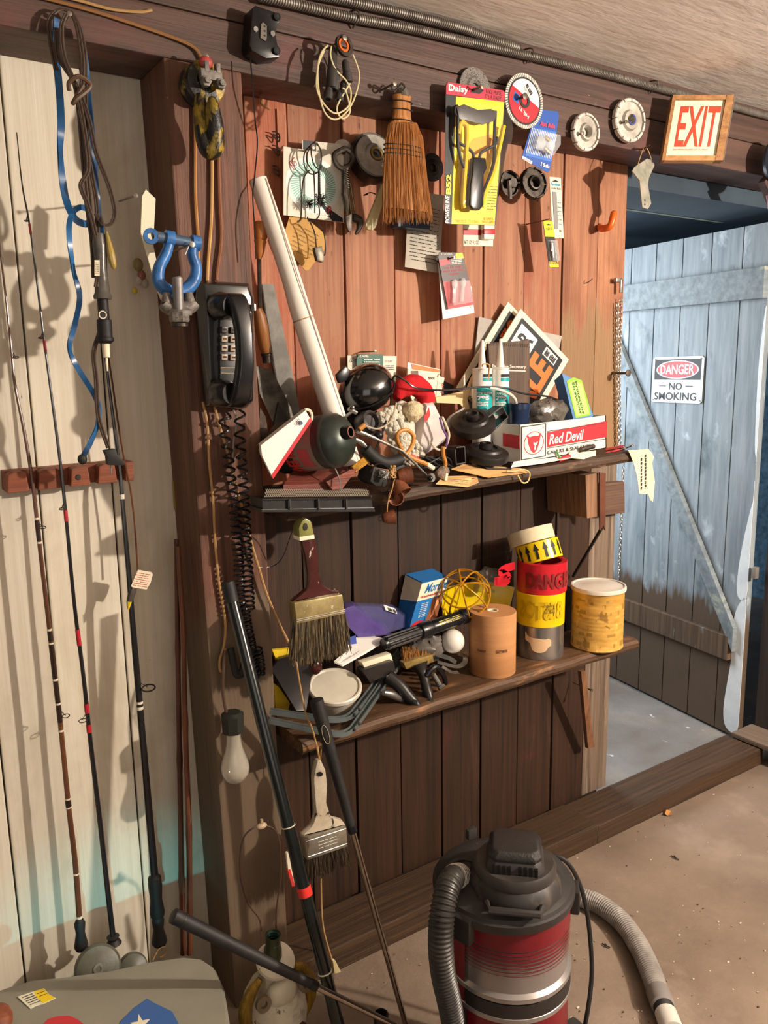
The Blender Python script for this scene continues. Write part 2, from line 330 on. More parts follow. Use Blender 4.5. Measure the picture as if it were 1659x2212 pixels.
# slim nail heads on the door rail
# DANGER sign
m_signw = flat('#e8ecec', .35); m_blk = flat('#17191b', .5); m_red = flat('#b3202c', .4)
def dfr(o, x, y): # frame on the door plane
    f = [DP(*WD(*p), .003) for p in (o, x, y)]; return Fr(*f)
sg = T('warning_sign', 'white metal sign reading DANGER NO SMOKING on the blue grey plank door', 'sign')
fs = dfr((1409, 868), (1517, 872), (1414, 772))
ro = [(.04, 0), (.96, 0), (1, .04), (1, .96), (.96, 1), (.04, 1), (0, .96), (0, .04)]
pl = sg.p('plate', fs.poly(ro, 0, .002), m_signw, sm=False)
sg.p('black_panel', fs.rect(.04, .50, .96, .945, .002, .0026), m_blk, sm=False)
sg.p('white_oval', fs.disc(.5, .722, .42, .20, .0026, .003, 32), m_signw, sm=False)
sg.p('red_oval', fs.disc(.5, .722, .395, .178, .003, .0034, 32), m_red, sm=False)
sg.p('lettering', fs.text('DANGER', .165, .62, .835, .83, .0038, bold=.02), m_signw, label='white lettering DANGER')
sg.p('lettering', fs.text('NO', .355, .28, .615, .44, .0026, bold=.02), m_blk, label='black lettering NO')
sg.p('lettering', fs.text('SMOKING', .06, .055, .90, .225, .0026, bold=.02), m_blk, label='black lettering SMOKING')
sg.p('dash', fs.rect(.15, .355, .29, .375, .002, .0026), m_blk, sm=False); sg.p('dash', fs.rect(.68, .355, .82, .375, .002, .0026), m_blk, sm=False)
for u, v in ((.05, .95), (.95, .95), (.97, .06), (.04, .05)): sg.p('screw', fs.disc(u, v, .015, .017, .002, .004, 8), flat('#707070', .4), sm=False)
# ================================================================ things hung on the beam, post and boards
m_steel = mat('#a8a6a2', '#7c7a76', rough=.35, metal=.9, sc=(30, 30, 30), bump=.05)
m_dsteel = mat('#57504a', '#332d29', rough=.45, metal=.8, sc=(40, 40, 40), bump=.15)
m_iron = mat('#8d8781', '#5f5953', rough=.6, metal=.45, sc=(60, 60, 60), bump=.3)
m_bk = mat('#15151a', '#0d0d10', rough=.3, bump=.03, spots=[('#55504a', 60, .72, .05)])
m_rub = mat('#22201f', '#151413', rough=.6, bump=.1, sc=(30, 30, 30))
m_nail = mat('#8a8076', '#5a5048', rough=.4, metal=.7)
m_tan = flat('#b08a58', .6); m_brownw = flat('#4a3226', .45)
m_paper = mat('#e4dfd0', '#cfc8b6', rough=.8, sc=(6, 6, 6), bump=.05)
m_ink = flat('#2c2a2c', .8); m_inkr = flat('#b8322c', .7); m_kraft = mat('#c99f5e', '#b28646', rough=.8, sc=(12, 12, 12), bump=.1)
m_yel = flat('#f2d116', .45); m_org = flat('#e0641c', .35); m_white = flat('#e9e6de', .5); m_cream = flat('#e6dcc0', .55)
m_clr = mat('#f4f6f8', rough=.08, bump=0, amt=0, alpha=.22)
m_glass = mat('#eef2f2', rough=.05, bump=0, amt=0, alpha=.35)
def nail(px, py, Y0, Y1, r=.0016, dx=0, dz=0):          # nail from the wall at Y0 out to Y1
    a = W(px, py, Y1); b = V((a.x-dx, Y0, a.z-dz)); d = (b-a).normalized()
    mb = MB().tube([b, a], r, 6); mb.lathe(a, -d, [(r*2.2, 0), (r*2.4, r*.8), (r*.5, r*1.1)], 10); return mb
def nailT(px, py, Y0, Y1, label, **k): t = T('nail', label, 'nail'); t.p('nail', nail(px, py, Y0, Y1, **k), m_nail); return t
# armoured conduits in the corner of beam and ceiling
m_con = mat('#958e86', '#6f6861', rough=.5, metal=.4, sc=(20, 20, 20), bump=.05)
t = T('armored_cable', 'grey spiral armored cable running along the top of the beam, lower of the two', 'cable')
pth = WS(smooth([V((x, y, -.012)) for x, y in ((560, -8), (620, 5), (760, 38), (880, 60), (1000, 88), (1070, 104), (1200, 134), (1320, 163), (1420, 190), (1470, 203), (1560, 225), (1700, 262))], 8))
pth = [W(p.x, p.y, -.012) for p in smooth([V(q).to_3d() for q in ((560, -8), (620, 5), (760, 38), (880, 60), (1000, 88), (1070, 104), (1200, 134), (1320, 163), (1420, 190), (1470, 203), (1560, 225), (1700, 262))], 8)]
t.p('sheath', screw_ribs(pth, .0068, .0052, .0022), m_con)
for px, py in ((767, 38), (1143, 118), (1412, 186)):
    a = W(px, py, -.012); t.p('staple', MB().tube(smooth([a+V((-.004, .014, .013)), a+V((-.002, -.008, .010)), a+V((.002, -.011, 0)), a+V((.002, .012, -.014))], 5), .0018, 6), m_nail)
t = T('armored_cable', 'grey spiral armored cable tucked under the ceiling, upper and shorter of the two', 'cable')
pth = [W(p.x, p.y, -.013) for p in smooth([V(q).to_3d() for q in ((680, -12), (780, 8), (900, 36), (1000, 62), (1060, 84), (1120, 104))], 8)]
t.p('sheath', screw_ribs(pth, .0068, .0052, .0022), m_con)
# lamp cords pinned along the beam
def wire(name, label, cat, L, Y, r, m, group=None, k=6, seg=6):
    t = T(name, label, cat, group); P = [W(p.x, p.y, p.z) for p in smooth([V((q[0], q[1], q[2] if len(q) > 2 else Y)) for q in L], k)]
    t.p(name, MB().tube(P, r, seg), m); return t
wire('electric_cable', 'tan lamp cord along the top of the beam ending at a split knot', 'cord', [(120, -12), (180, 4), (240, 20), (300, 26), (328, 22)], -.006, .0024, m_tan)
wire('electric_cable', 'long twin tan cord crossing the beam to the big yellow swivel hook', 'cord', [(70, -10), (110, 0), (200, 24), (300, 56), (380, 84), (420, 104), (436, 128)], -.006, .0028, flat('#8d6238', .5))
for i, (L, c, lb) in enumerate((([(420, 205), (422, 300), (422, 420), (428, 520), (428, 606)], '#b5814a', 'tan cord running down the post, left of three behind the swivel hook'),
                  ([(458, 340), (458, 400), (456, 480), (450, 560), (448, 606)], '#c99c60', 'pale tan cord running down the post, middle of three behind the swivel hook'),
                  ([(472, 330), (474, 420), (478, 510), (470, 580), (468, 606)], '#8a5a3c', 'brown cord running down the post, right of three behind the swivel hook'))):
    wire('post_cord', lb, 'cord', L, -.006, .003, flat(c, .5))
# ---- big yellow swivel hook with wire-rope clip
t = T('swivel_hook', 'heavy yellow and black chipped swivel hook hanging on the post top', 'hook')
m_yb = mat('#b79a2a', '#5a4a1c', rough=.4, sc=(30, 30, 30), bump=.4, spots=[('#1c1a18', (38, 38, 20), .47, .06)])
c = W(442, 180, -.03)
t.p('sheave', MB().lathe(c+V((0, .03, 0)), NC, [(.0, 0), (.034, 0), (.037, .01), (.030, .020), (.036, .032), (.033, .04), (.018, .042), (.016, .035)], 30), m_yb)
hk = [W(p.x, p.y, p.z) for p in smooth([V(q) for q in ((434, 205, -.05), (433, 240, -.05), (438, 290, -.052), (450, 322, -.055), (463, 318, -.06), (464, 280, -.065), (460, 240, -.07), (458, 212, -.066))], 8)]
t.p('hook', MB().tube(hk, [.009, .011, .013, .015, .016, .016, .015, .012, .006], 12), m_yb)
t.p('clip', MB().box6(c+V((.002, -.022, .006)), V((.019, 0, 0)), V((0, .007, 0)), V((0, 0, .008))).box6(c+V((-.006, -.024, .018)), V((.004, 0, 0)), V((0, .006, 0)), V((0, 0, .008))).box6(c+V((.014, -.024, .018)), V((.004, 0, 0)), V((0, .006, 0)), V((0, 0, .008))), m_iron, bev=.002, label='grey wire rope clip')
for s_ in (-1, 1): t.p('nut', MB().lathe(c+V((.004+s_*.013, -.022, -.006)), NC, [(.0, 0), (.0088, 0), (.0088, .010), (.005, .011), (.005, .016), (0, .016)], 6), m_iron)
t.p('red_cap', MB().ell(c+V((-.004, -.02, .026)), .012, .008, .010), flat('#a84440', .5), label='faded red rope end')
nailT(444, 122, 0, -.045, 'long nail holding the yellow swivel hook on the post', r=.0022, dz=-.005)
# ---- hanging extension cord bundle with plug and drop light
t = T('extension_cord', 'brown extension cord gathered into long hanging loops with a knot near the top', 'cord')
m_cd = flat('#4a3a30', .4)
loops = [[(118, 150), (103, 60), (112, 30), (135, 20), (160, 40), (178, 100), (182, 200), (184, 300), (196, 380), (206, 440), (208, 520), (200, 560)],
         [(118, 60), (122, 120), (140, 150), (165, 190), (190, 260), (205, 330), (232, 400), (245, 455), (238, 482), (222, 486), (210, 470), (205, 462)],
         [(140, 30), (130, 60), (135, 120), (158, 180), (176, 260), (188, 360), (172, 400), (186, 440), (200, 490), (212, 560), (205, 620)],
         [(150, 22), (165, 60), (176, 140), (172, 220), (180, 330), (192, 440), (195, 500), (200, 540), (215, 640), (217, 700), (200, 760), (205, 820), (210, 900), (232, 968)],
         [(162, 190), (170, 260), (178, 360), (185, 440), (196, 520), (200, 600)]]
for i, L in enumerate(loops):
    P = [W(p.x, p.y, p.z) for p in smooth([V((x, y, -.02-.008*(i % 3))) for x, y in L], 7)]
    t.p('cord_loop', MB().tube(P, .0021, 6).tube([p+V((.0035, -.001, 0)) for p in P], .0021, 6), m_cd)
P = [W(p.x, p.y, p.z) for p in smooth([V(q) for q in ((150, 196, -.045), (150, 178, -.05), (170, 165, -.055), (192, 178, -.05), (192, 192, -.05), (165, 214, -.05), (158, 222, -.045), (180, 184, -.05))], 6)]
t.p('knot', MB().tube(P, .0036, 7), flat('#5a4432', .5))
a = W(232, 985, -.03)
t.p('plug', MB().prism([W(220, 972, -.03), W(244, 968, -.03), W(248, 980, -.03), W(266, 998, -.03), W(262, 1004, -.03), W(228, 1003, -.03), W(226, 984, -.03)], NC*.016), m_rub, bev=.0015)
t.p('prong', MB().bx((a.x+.004, a.y+.002, a.z-.03), (a.x+.006, a.y+.006, a.z-.008)), m_steel, sm=False)
t = T('blue_strap', 'flat blue strap looped twice and hanging left of the brown extension cord', 'cord')
m_blu = mat('#2f6ea8', '#1c3a5e', rough=.3, sc=(20, 20, 8), bump=.05)
for L, w_ in (([(124, 40), (118, 100), (126, 170), (132, 260), (130, 330), (140, 420), (160, 470), (186, 484), (196, 472)], .011), ([(172, 60), (184, 120), (190, 200), (200, 300), (207, 380), (212, 450), (222, 520)], .009),
              ([(190, 452), (172, 448), (156, 462), (149, 500), (158, 580), (172, 640), (162, 700), (150, 750), (165, 790), (208, 862), (212, 910), (198, 950), (180, 985)], .0085)):
    P = [W(p.x, p.y, p.z) for p in smooth([V((x, y, -.016)) for x, y in L], 7)]
    mb = MB(); k = len(P); 
    vs = []
    for i in range(k):
        d = (P[min(i+1, k-1)]-P[max(i-1, 0)]).normalized(); tw = .7*math.sin(i*.28); nn = (NC*math.cos(tw)+V((1, 0, 0))*math.sin(tw)); wv = nn.cross(d).normalized()*w_/2; th = wv.cross(d).normalized()*.0012
        vs += [P[i]+wv+th, P[i]-wv+th, P[i]-wv-th, P[i]+wv-th]
    mb.add(vs, [(i*4+j, i*4+(j+1) % 4, i*4+4+(j+1) % 4, i*4+4+j) for i in range(k-1) for j in range(4)]); t.p('cord_length', mb, m_blu)
a = W(178, 992, -.016); t.p('end_cap', MB().ell(a, .008, .006, .009), m_rub, label='black end cap')
nailT(150, 30, 0, -.03, 'nail on the beam that carries the brown and blue cords')
# inline drop light handle
t = T('work_light', 'grey hand lamp socket hanging from the brown cord with clear guard and white tip', 'lamp')
ax = (W(232, 790, -.03)-W(215, 520, -.03)); o = W(213, 505, -.03)
Lx = ax.length
def al(y): return (y-505)/285*Lx*1.04
t.p('handle', MB().lathe(o, ax, [(.0, 0), (.010, 0), (.012, al(530)), (.010, al(580)), (.012, al(632)), (.015, al(640)), (.014, al(646)), (0, al(647))], 16), mat('#6a655e', '#3c3834', rough=.25, sc=(20, 20, 20)))
t.p('body', MB().lathe(o, ax, [(.0075, al(590)), (.009, al(690)), (.012, al(692)), (.012, al(730)), (.014, al(731)), (.014, al(738)), (.009, al(744))], 16), m_rub)
t.p('tip', MB().lathe(o, ax, [(.006, al(744)), (.0065, al(745)), (.006, al(775)), (.002, al(776)), (.0025, al(790)), (.001, al(806))], 12), m_cream, label='white plastic tip')
f = Fr((204, 596, -.046), (215, 596, -.046), (204, 562, -.046)); t.p('tag', f.rect(0, 0, 1, 1, 0, .001), m_cream, sm=False, label='white paper tag')
t.p('lettering', f.scrib(.1, .1, .9, .9, 6), m_ink, sm=False)
t.p('badge', MB().lathe(W(222, 680, -.041), NC, [(0, 0), (.008, 0), (.008, .001), (0, .001)], 20), m_ink); t.p('badge_ring', MB().ring(W(222, 680, -.042), NC, .0065, .005, .0006, 20), m_cream)
t = T('fishing_lure', 'small translucent amber lure dangling beside the grey hand lamp', 'lure')
P = [W(p.x, p.y, -.04) for p in smooth([V(q).to_3d() for q in ((230, 500), (236, 530), (244, 570), (247, 582))], 4)]
t.p('body', MB().tube(P, [.002, .004, .0065, .005, .001], 10), mat('#c7a24a', '#8d8a50', rough=.2, alpha=.8)); t.p('eyelet', MB().tube([W(218, 460, -.03), W(229, 500, -.04)], .001, 5), m_steel)
# ---- black socket block on the beam
t = T('power_socket', 'black round-cornered electrical socket block fixed high on the beam', 'socket')
f = Fr((533, 118, -.025), (598, 130, -.025), (533, 19, -.025))
notch = [(0, .16), (.08, .04), (.55, -.06), (1, .02), (1.02, .22), (.93, .27), (.86, .5), (.93, .76), (1.02, .80), (1, .98), (.2, 1.05), (.1, .98)]
t.p('body', f.poly(notch, -.024, .012), mat('#1b1b1e', '#101012', rough=.3, bump=.03), bev=.002)
t.p('outlet_face', f.poly([(.33, .36), (.50, .30), (.54, .36), (.54, .64), (.42, .70), (.36, .66)], .012, .0145), flat('#6f675e', .4), sm=False, label='grey outlet face')
for v in (.40, .50, .60): t.p('slot', f.rect(.44, v, .50, v+.035, .0145, .015), m_blk, sm=False)
for u, v in ((.18, .52), (.74, .5)): t.p('screw', f.disc(u, v, .075, .06, .012, .015, 14), m_steel, sm=False)
for v in (.13, .88): t.p('lug', f.disc(.87, v, .11, .085, .012, .017, 16), mat('#1b1b1e', '#101012', rough=.3, bump=.03)); t.p('lug_hole', f.disc(.87, v, .05, .04, .017, .0175, 12), flat('#000000'))
wire('bare_wire', 'thin dark wire dropping from the black socket block past the post edge', 'wire', [(541, 128, -.03), (546, 190, -.03), (551, 260, -.02), (556, 310, -.01), (549, 390, -.01), (546, 420, -.02), (549, 480, -.03), (553, 560, -.03)], -.01, .0012, m_bk)
# ---- spark plug wire bundle
t = T('ignition_cable', 'bundle of black spark plug boots with looped cream wire nailed to the beam', 'cable')
for L in ([(700, 110), (688, 140), (684, 190), (700, 225), (725, 245), (752, 230), (758, 200), (748, 175), (725, 150), (714, 120), (716, 100)], [(762, 118), (776, 160), (768, 205), (750, 240), (725, 258), (703, 245), (690, 205), (686, 150), (694, 115), (708, 98)],
          [(756, 180), (730, 225), (730, 245), (742, 256), (756, 240), (748, 200), (740, 190)]):
    P = [W(p.x, p.y, -.05+.0) for p in smooth([V(q).to_3d() for q in L], 7)]; t.p('wire_loop', MB().tube(P, .0016, 6), flat('#d8cba0', .4), label='cream wire')
for (a, b, r) in (((720, 100), (716, 190), .010), ((745, 130), (752, 178), .0085), ((728, 150), (720, 195), .009), ((712, 180), (708, 215), .0085), ((735, 195), (732, 218), .008), ((742, 175), (740, 205), .007)):
    A = W(*a, -.04); B = W(*b, -.045); d = (B-A); l = d.length
    t.p('boot', MB().lathe(A, d, [(r*.5, 0), (r*.8, l*.1), (r*.85, l*.55), (r*1.05, l*.6), (r, l), (r*.6, l), (r*.55, l*.85), (0, l*.85)], 14), mat('#4a4642', '#2c2927', rough=.55))
t.p('terminal_ring', MB().ring(W(741, 100, -.05), V((.15, -1, .1)), .019, .0125, .006, 24), m_dsteel); t.p('red_ring', MB().ring(W(741, 98, -.056), V((.15, -1, .1)), .0118, .008, .003, 20), m_org, label='orange-red plastic ring')
t.p('nail', nail(744, 82, 0, -.06, r=.002), m_nail)
# small things on the first boards
wire('bent_nail', 'rusty bent nail hook on the boards left of the clips', 'hook', [(565, 196, .11), (564, 215, .07), (568, 228, .05), (584, 236, .045)], .1, .0022, m_tan)
t = T('wire_clip_strip', 'narrow wooden strip with three small bent wire clips nailed beside the post', 'clip')
t.p('strip', MB().prism([W(595, 236, .115), W(612, 250, .115), W(612, 385, .115), W(600, 385, .115)], NC*.006), m_board, sm=False)
for y in (288, 318, 362):
    P = [W(p.x, p.y, .10) for p in smooth([V(q).to_3d() for q in ((588, y-4), (598, y-2), (604, y+6), (602, y+18), (594, y+10), (590, y+2), (604, y+10))], 5)]; t.p('clip', MB().tube(P, .0014, 6), m_dsteel)
# ---- saw blade sleeve with turbine print
def card(t, name, f, m, th=.0012, L=None, label=None): return t.p(name, f.poly(L, 0, th) if L else f.rect(0, 0, 1, 1, 0, th), m, sm=False, label=label)
t = T('blade_sleeve', 'white square saw blade sleeve with teal fan print and SD mark pinned to the boards', 'package')
f = Fr((611, 465, .08), (741, 481, .08), (611, 317, .08)); cd = card(t, 'sleeve', f, m_paper, .003, [(0, 0), (1, 0), (.98, 1.02), (.0, 1)])
fd = f
m_teal = flat('#58b9a6', .5)
mb = MB()
for i in range(56):
    a = 2*math.pi*i/56; q = [(.48+math.cos(a+o)*r*.98, .50+math.sin(a+o)*r*.9) for r, o in ((.22, -.02), (.38, .16), (.38, .20), (.22, .03))]
    mb.add([f.P(u, v, .0036) for u, v in q], [(0, 1, 2, 3)])
t.p('fan_print', mb, m_teal, sm=False)
t.p('fan_ring', f.disc(.48, .5, .45, .42, .0031, .0034, 40), flat('#dfe6e0', .5), sm=False)
t.p('corner_band', f.poly([(.35, .42), (.80, .0), (.98, .0), (.98, .06), (.42, .46)][1:4]+[(.55, .28)], .0036, .004), m_ink, sm=False)
t.p('lettering', f.text('SD', .12, .74, .21, .81, .0037), m_inkr)
t.p('logo', Fr(f.P(.08, .775, .0036), f.P(.165, .68, .0036), f.P(.165, .87, .0036)).poly([(0, 0), (.5, 0), (1, 0), (1, .08), (.08, .08), (.08, 1), (0, 1)], 0, .0003), m_inkr, sm=False)
t.p('lettering', f.text('P.', .72, .09, .80, .22, .0045, bold=.03), m_inkr); t.p('lettering', f.scrib(.55, .02, .75, .1, 2, .0045), m_white, sm=False)
t = T('blade_sleeve', 'second pale sleeve mostly hidden behind the teal fan print sleeve', 'package')
f = Fr((652, 330, .09), (735, 338, .09), (652, 303, .09)); card(t, 'sleeve', f, m_paper, .002); t.p('dark_panel', f.rect(.02, .1, .35, 1, .002, .0025), m_blk, sm=False)
# keyring with wires and brush
t = T('wire_brush_ring', 'ring of wires with small bottle brush hanging over the white fan print sleeve', 'tool')
for L in ([(676, 309), (658, 330), (658, 360), (672, 376), (688, 370), (694, 345), (690, 318), (676, 309)], [(680, 306), (664, 330), (664, 352), (680, 372), (691, 366), (694, 330), (684, 308)], [(674, 312), (672, 330), (678, 355), (688, 366)],
          [(678, 372), (680, 420), (680, 460)], [(688, 368), (688, 430), (690, 462), (682, 474), (668, 478), (664, 468)], [(668, 368), (656, 385), (652, 420), (650, 470), (642, 478)], [(682, 478), (700, 505), (702, 548), (694, 550)], [(670, 480), (680, 505), (684, 545)]):
    P = [W(p.x, p.y, .05) for p in smooth([V(q).to_3d() for q in L], 6)]; t.p('wire', MB().tube(P, .0013, 6), m_dsteel)
rd = random.Random(3); mb = MB(); a = W(691, 433, .045)
for i in range(90):
    d = V((rd.uniform(-1, 1), rd.uniform(-.8, .4), rd.uniform(-1, 1))).normalized(); mb.tube([a+V((0, 0, rd.uniform(-.012, .012))), a+d*rd.uniform(.010, .017)], .0005, 3)
t.p('brush_bristles', mb, m_dsteel, kind='stuff')
mb = MB(); a = W(667, 440, .055)
for i in range(60):
    d = V((rd.uniform(-1, 1), rd.uniform(-.8, .4), rd.uniform(-1, 1))).normalized(); mb.tube([a, a+d*rd.uniform(.008, .013)], .0005, 3)
t.p('brush_bristles', mb, m_dsteel, kind='stuff')
mb = MB()
for i in range(14): mb.ell(W(690+i*.1, 372+i*4.3, .046), .0021, seg=6, rings=4)
t.p('bead_chain', mb, m_dsteel); t.p('nail', nail(676, 317, .115, .04, r=.002), m_nail)
t.p('padlock', MB().prism([W(674, 536, .05), W(690, 533, .05), W(696, 560, .05), W(692, 568, .05), W(680, 564, .05)], NC*.01), mat('#6b665a', '#45413a', metal=.6, rough=.4), bev=.001)
t = T('hang_tag', 'brown manila tag with handwriting tied below the fan print sleeve', 'tag')
f = Fr((614, 545, .085), (672, 588, .085), (648, 455, .085))
card(t, 'tag', Fr((608, 585, .085), (705, 585, .085), (608, 455, .085)), m_kraft, .0015, [(.18, .93), (.27, 1.0), (.38, .98), (.98, .62), (.98, .40), (.60, .02), (.52, .0), (.1, .38), (.02, .55)])
f = Fr((618, 545, .084), (672, 572, .084), (640, 480, .084)); t.p('handwriting', f.scrib(.02, .1, .95, 1, 7, .003, th=.06, seed=5), m_ink, sm=False)
# ---- slotted tongs / can opener and small disc
t = T('antique_opener', 'dark cast metal opener tool with oval eye hanging right of the fan print sleeve', 'tool')
t.p('eye', MB().tube(smooth([W(x, y, .045) for x, y in ((741, 323), (722, 335), (727, 355), (741, 364), (756, 356), (762, 338), (750, 323))], 6, True), .0055, 8, True), m_dsteel)
t.p('shank', MB().tube([W(742, 366, .045), W(744, 372, .045)], .007, 10).tube([W(744, 372, .045), W(744, 420, .045), W(752, 462, .045)], [.006, .0075, .005], 10), m_dsteel)
for o in (0, 9, 18): t.p('rod', MB().tube([W(744+o*.7, 395, .04), W(751+o, 470, .04)], .0022, 6), mat('#7a6a50', '#4a4034', metal=.8, rough=.4))
mb = MB()
for i in range(9): mb.ring(W(745+i*.4, 368+i*5, .045), V((.1, 0, 1)), .0085, .004, .0018, 12)
t.p('spring', mb, m_dsteel)
t.p('scraper_end', MB().prism([W(744, 468, .04), W(758, 462, .04), W(758, 495, .04), W(752, 502, .04), (W(746, 492, .04))], NC*.006), m_dsteel, bev=.001)
t.p('hook_end', MB().tube(smooth([W(760, 470, .04), W(776, 476, .04), W(776, 492, .04), W(768, 506, .04)], 5), [.008, .009, .006, .002], 10), m_dsteel)
t = T('steel_disc', 'small bright steel disc behind the antique opener', 'disc'); t.p('disc', MB().ring(W(741, 328, .095), NC, .024, .006, .002, 28), mat('#d8d4cc', '#b0aca4', metal=.6, rough=.3))
# ---- cup wheels and blades: function
m_conc = mat('#c2bdb2', '#908a80', rough=.55, metal=.25, sc=(26, 26, 26), bump=.25, spots=[('#6a655e', 30, .6, .1)])
m_rim = mat('#e6e0d4', '#b6b0a6', rough=.6, sc=(70, 70, 70), bump=.3)
def wheel(label, px, py, Y, r, tilt, segs, m1, m2, th=.012, hub=.22, cat='grinding wheel', cup=True, back=.0, name='grinding_wheel'):
    t = T(name, label, cat); c = W(px, py, Y); ax = V(tilt).normalized(); uu, ww = ortho(ax)
    t.p('plate', MB().lathe(c, ax, [(r*hub, 0), (r*.86, 0), (r*.86, th*.6), (r*.5, th*.62), (r*.42, th*1.1), (r*hub*1.5, th*1.15), (r*hub, th*.6), (r*hub, 0)], 40), m1)
    if segs:
        for i in range(segs):
            a0 = 2*math.pi*(i+.06)/segs; a1 = 2*math.pi*(i+.94)/segs; k = max(3, 40//segs); vs = []
            for j in range(k+1):
                a = a0+(a1-a0)*j/k; d = uu*math.cos(a)+ww*math.sin(a)
                for rr, h in ((r*.84, 0), (r, 0), (r, th*.8), (r*.95, th), (r*.86, th)): vs.append(c+d*rr+ax*h)
            fs = [(j*5+q, j*5+(q+1) % 5, j*5+5+(q+1) % 5, j*5+5+q) for j in range(k) for q in range(5)]+[(4, 3, 2, 1, 0), tuple(k*5+q for q in range(5))]
            t.p('segment', MB().add(vs, fs), m2, bev=0)
    return t, c, ax
t, c, ax = wheel('shallow grey grinding cup wheel left of the whisk broom', 808, 338, .075, .0505, (-.1, -1, .25), 0, m_conc, m_rim, .012)
t.p('cup_skirt', MB().lathe(c, -ax, [(.0435, -.0), (.051, -.002), (.051, .022), (.047, .024), (.046, .004)], 36), m_dsteel); t.p('bushing', MB().ring(c+ax*.010, ax, .0135, .0095, .004), mat('#a08a50', metal=.7, rough=.4), label='brass bushing')
t, c, ax = wheel('small segmented diamond cup wheel on the beam, left of the two near the EXIT sign', 1261, 287, -.012, .0415, (-.05, -1, -.02), 9, m_conc, m_rim, .012)
nailT(1258, 288, 0, -.028, 'nail through the small segmented cup wheel', r=.002)
t, c, ax = wheel('larger segmented diamond cup wheel on the beam beside the EXIT sign', 1355, 262, -.012, .0495, (-.1, -1, .0), 12, m_conc, m_rim, .013, hub=.18)
t.p('blue_label_ring', MB().lathe(c+ax*.0165, ax, [(.009, 0), (.0125, 0), (.0125, .0006), (.009, .0006)], 30, a0=.5, a1=4.6), flat('#2f3f8a', .5), label='worn blue label')
nailT(1352, 263, 0, -.03, 'nail through the larger segmented cup wheel', r=.002)
wheel('dark flat disc hanging behind the whisk broom', 933, 362, .08, .034, (0, -1, 0), 0, mat('#4c4540', '#37312d', rough=.4, metal=.5), m_rim, .006)
wheel('dark cup wheel under the blue bulb card', 1149, 398, .06, .037, (-.15, -1, .1), 8, m_dsteel, m_dsteel, .014)
t = T('hole_saw', 'dark hole saw arbor with grey shank left of the dark cup wheel', 'hole saw')
c = W(1096, 398, .075); t.p('cup', MB().lathe(c, NC, [(.006, 0), (.026, .0), (.029, .004), (.029, .010), (.026, .010), (.025, .003)], 24), m_dsteel); t.p('shank', MB().tube([W(1100, 390, .045), W(1102, 430, .045)], .0048, 8), m_iron); t.p('block', MB().lathe(c+NC*.004, NC, [(0, 0), (.012, 0), (.012, .018), (0, .018)], 6), m_dsteel)
t, c, ax = wheel('black coarse abrasive wheel half hidden above the slingshot package', 1024, 192, -.004, .048, (0, -1, .05), 0, mat('#3a3632', '#8d8780', rough=.8, sc=(420, 420, 420), bump=.5, lo=.5, hi=.62), m_rim, .008)
# red and white diamond blade
t = T('diamond_blade', 'turbo rim diamond cutting blade with red and white label on the beam', 'saw blade')
c = W(1131, 219, -.025); ax = V((0, -1, 0)); uu, ww = ortho(ax); R_ = .0555
f = Fr(c-V((R_, 0, R_)), c+V((R_, 0, -R_)), c+V((-R_, 0, R_)))
t.p('core', MB().ring(c, ax, R_*.9, R_*.14, .0022, 40), flat('#3c3a3a', .35, metal=.5))
for i in range(64):
    a = 2*math.pi*i/64; q = []
    for rr, o in ((.87, 0), (1, .045), (1, .115), (.87, .07)): q.append(c+V((math.cos(a+o), 0, math.sin(a+o)))*R_*rr-ax*.0003)
    t.p('rim_segment', MB().prism(q, ax*.003), m_rim, sm=False)
def arc(f, r, a0, a1, n0, n1, cu=.5, cv=.5, k=24, tilt=0): return f.poly([(cu+r/2*math.cos(a0+(a1-a0)*i/k), cv+r/2*math.sin(a0+(a1-a0)*i/k)) for i in range(k+1)], n0, n1)
m_hred = flat('#cc2230', .35)
t.p('red_label', arc(f, .80, 2.5, 6.1, .0026, .003), m_hred, sm=False); t.p('white_label', arc(f, .80, -.18, 2.5, .0026, .003), m_white, sm=False)
t.p('blue_square', Fr(f.P(.19, .48), f.P(.33, .42), f.P(.235, .64)).rect(0, 0, 1, 1, .003, .0033), flat('#2a62b8', .4), sm=False)
t.p('lettering', Fr(f.P(.63, .24), f.P(.38, .40), f.P(.60, .18)).text('HILTI', 0, 0, 1, 1, .0034, bold=.03, mirror=False), m_white, label='white lettering HILTI upside down')
t.p('barcode', Fr(f.P(.50, .80), f.P(.66, .62), f.P(.56, .86)).scrib(0, 0, 1, 1, 1, .0034, th=.5, seed=2), m_ink, sm=False)
t.p('lettering', Fr(f.P(.46, .74), f.P(.62, .55), f.P(.50, .77)).text('DC-D 125x22.2', 0, 0, 1, 1, .0034), m_ink)
t.p('bore_ring', MB().ring(c+ax*.003, ax, R_*.26, R_*.15, .0015, 24), flat('#3c3a3a', .35, metal=.5)); t.p('bore', MB().lathe(c+ax*.002, ax, [(0, 0), (R_*.15, 0), (R_*.15, .0008), (0, .0008)], 16), flat('#050505'))
nailT(1133, 208, 0, -.045, 'nail holding the red and white diamond blade', r=.003)
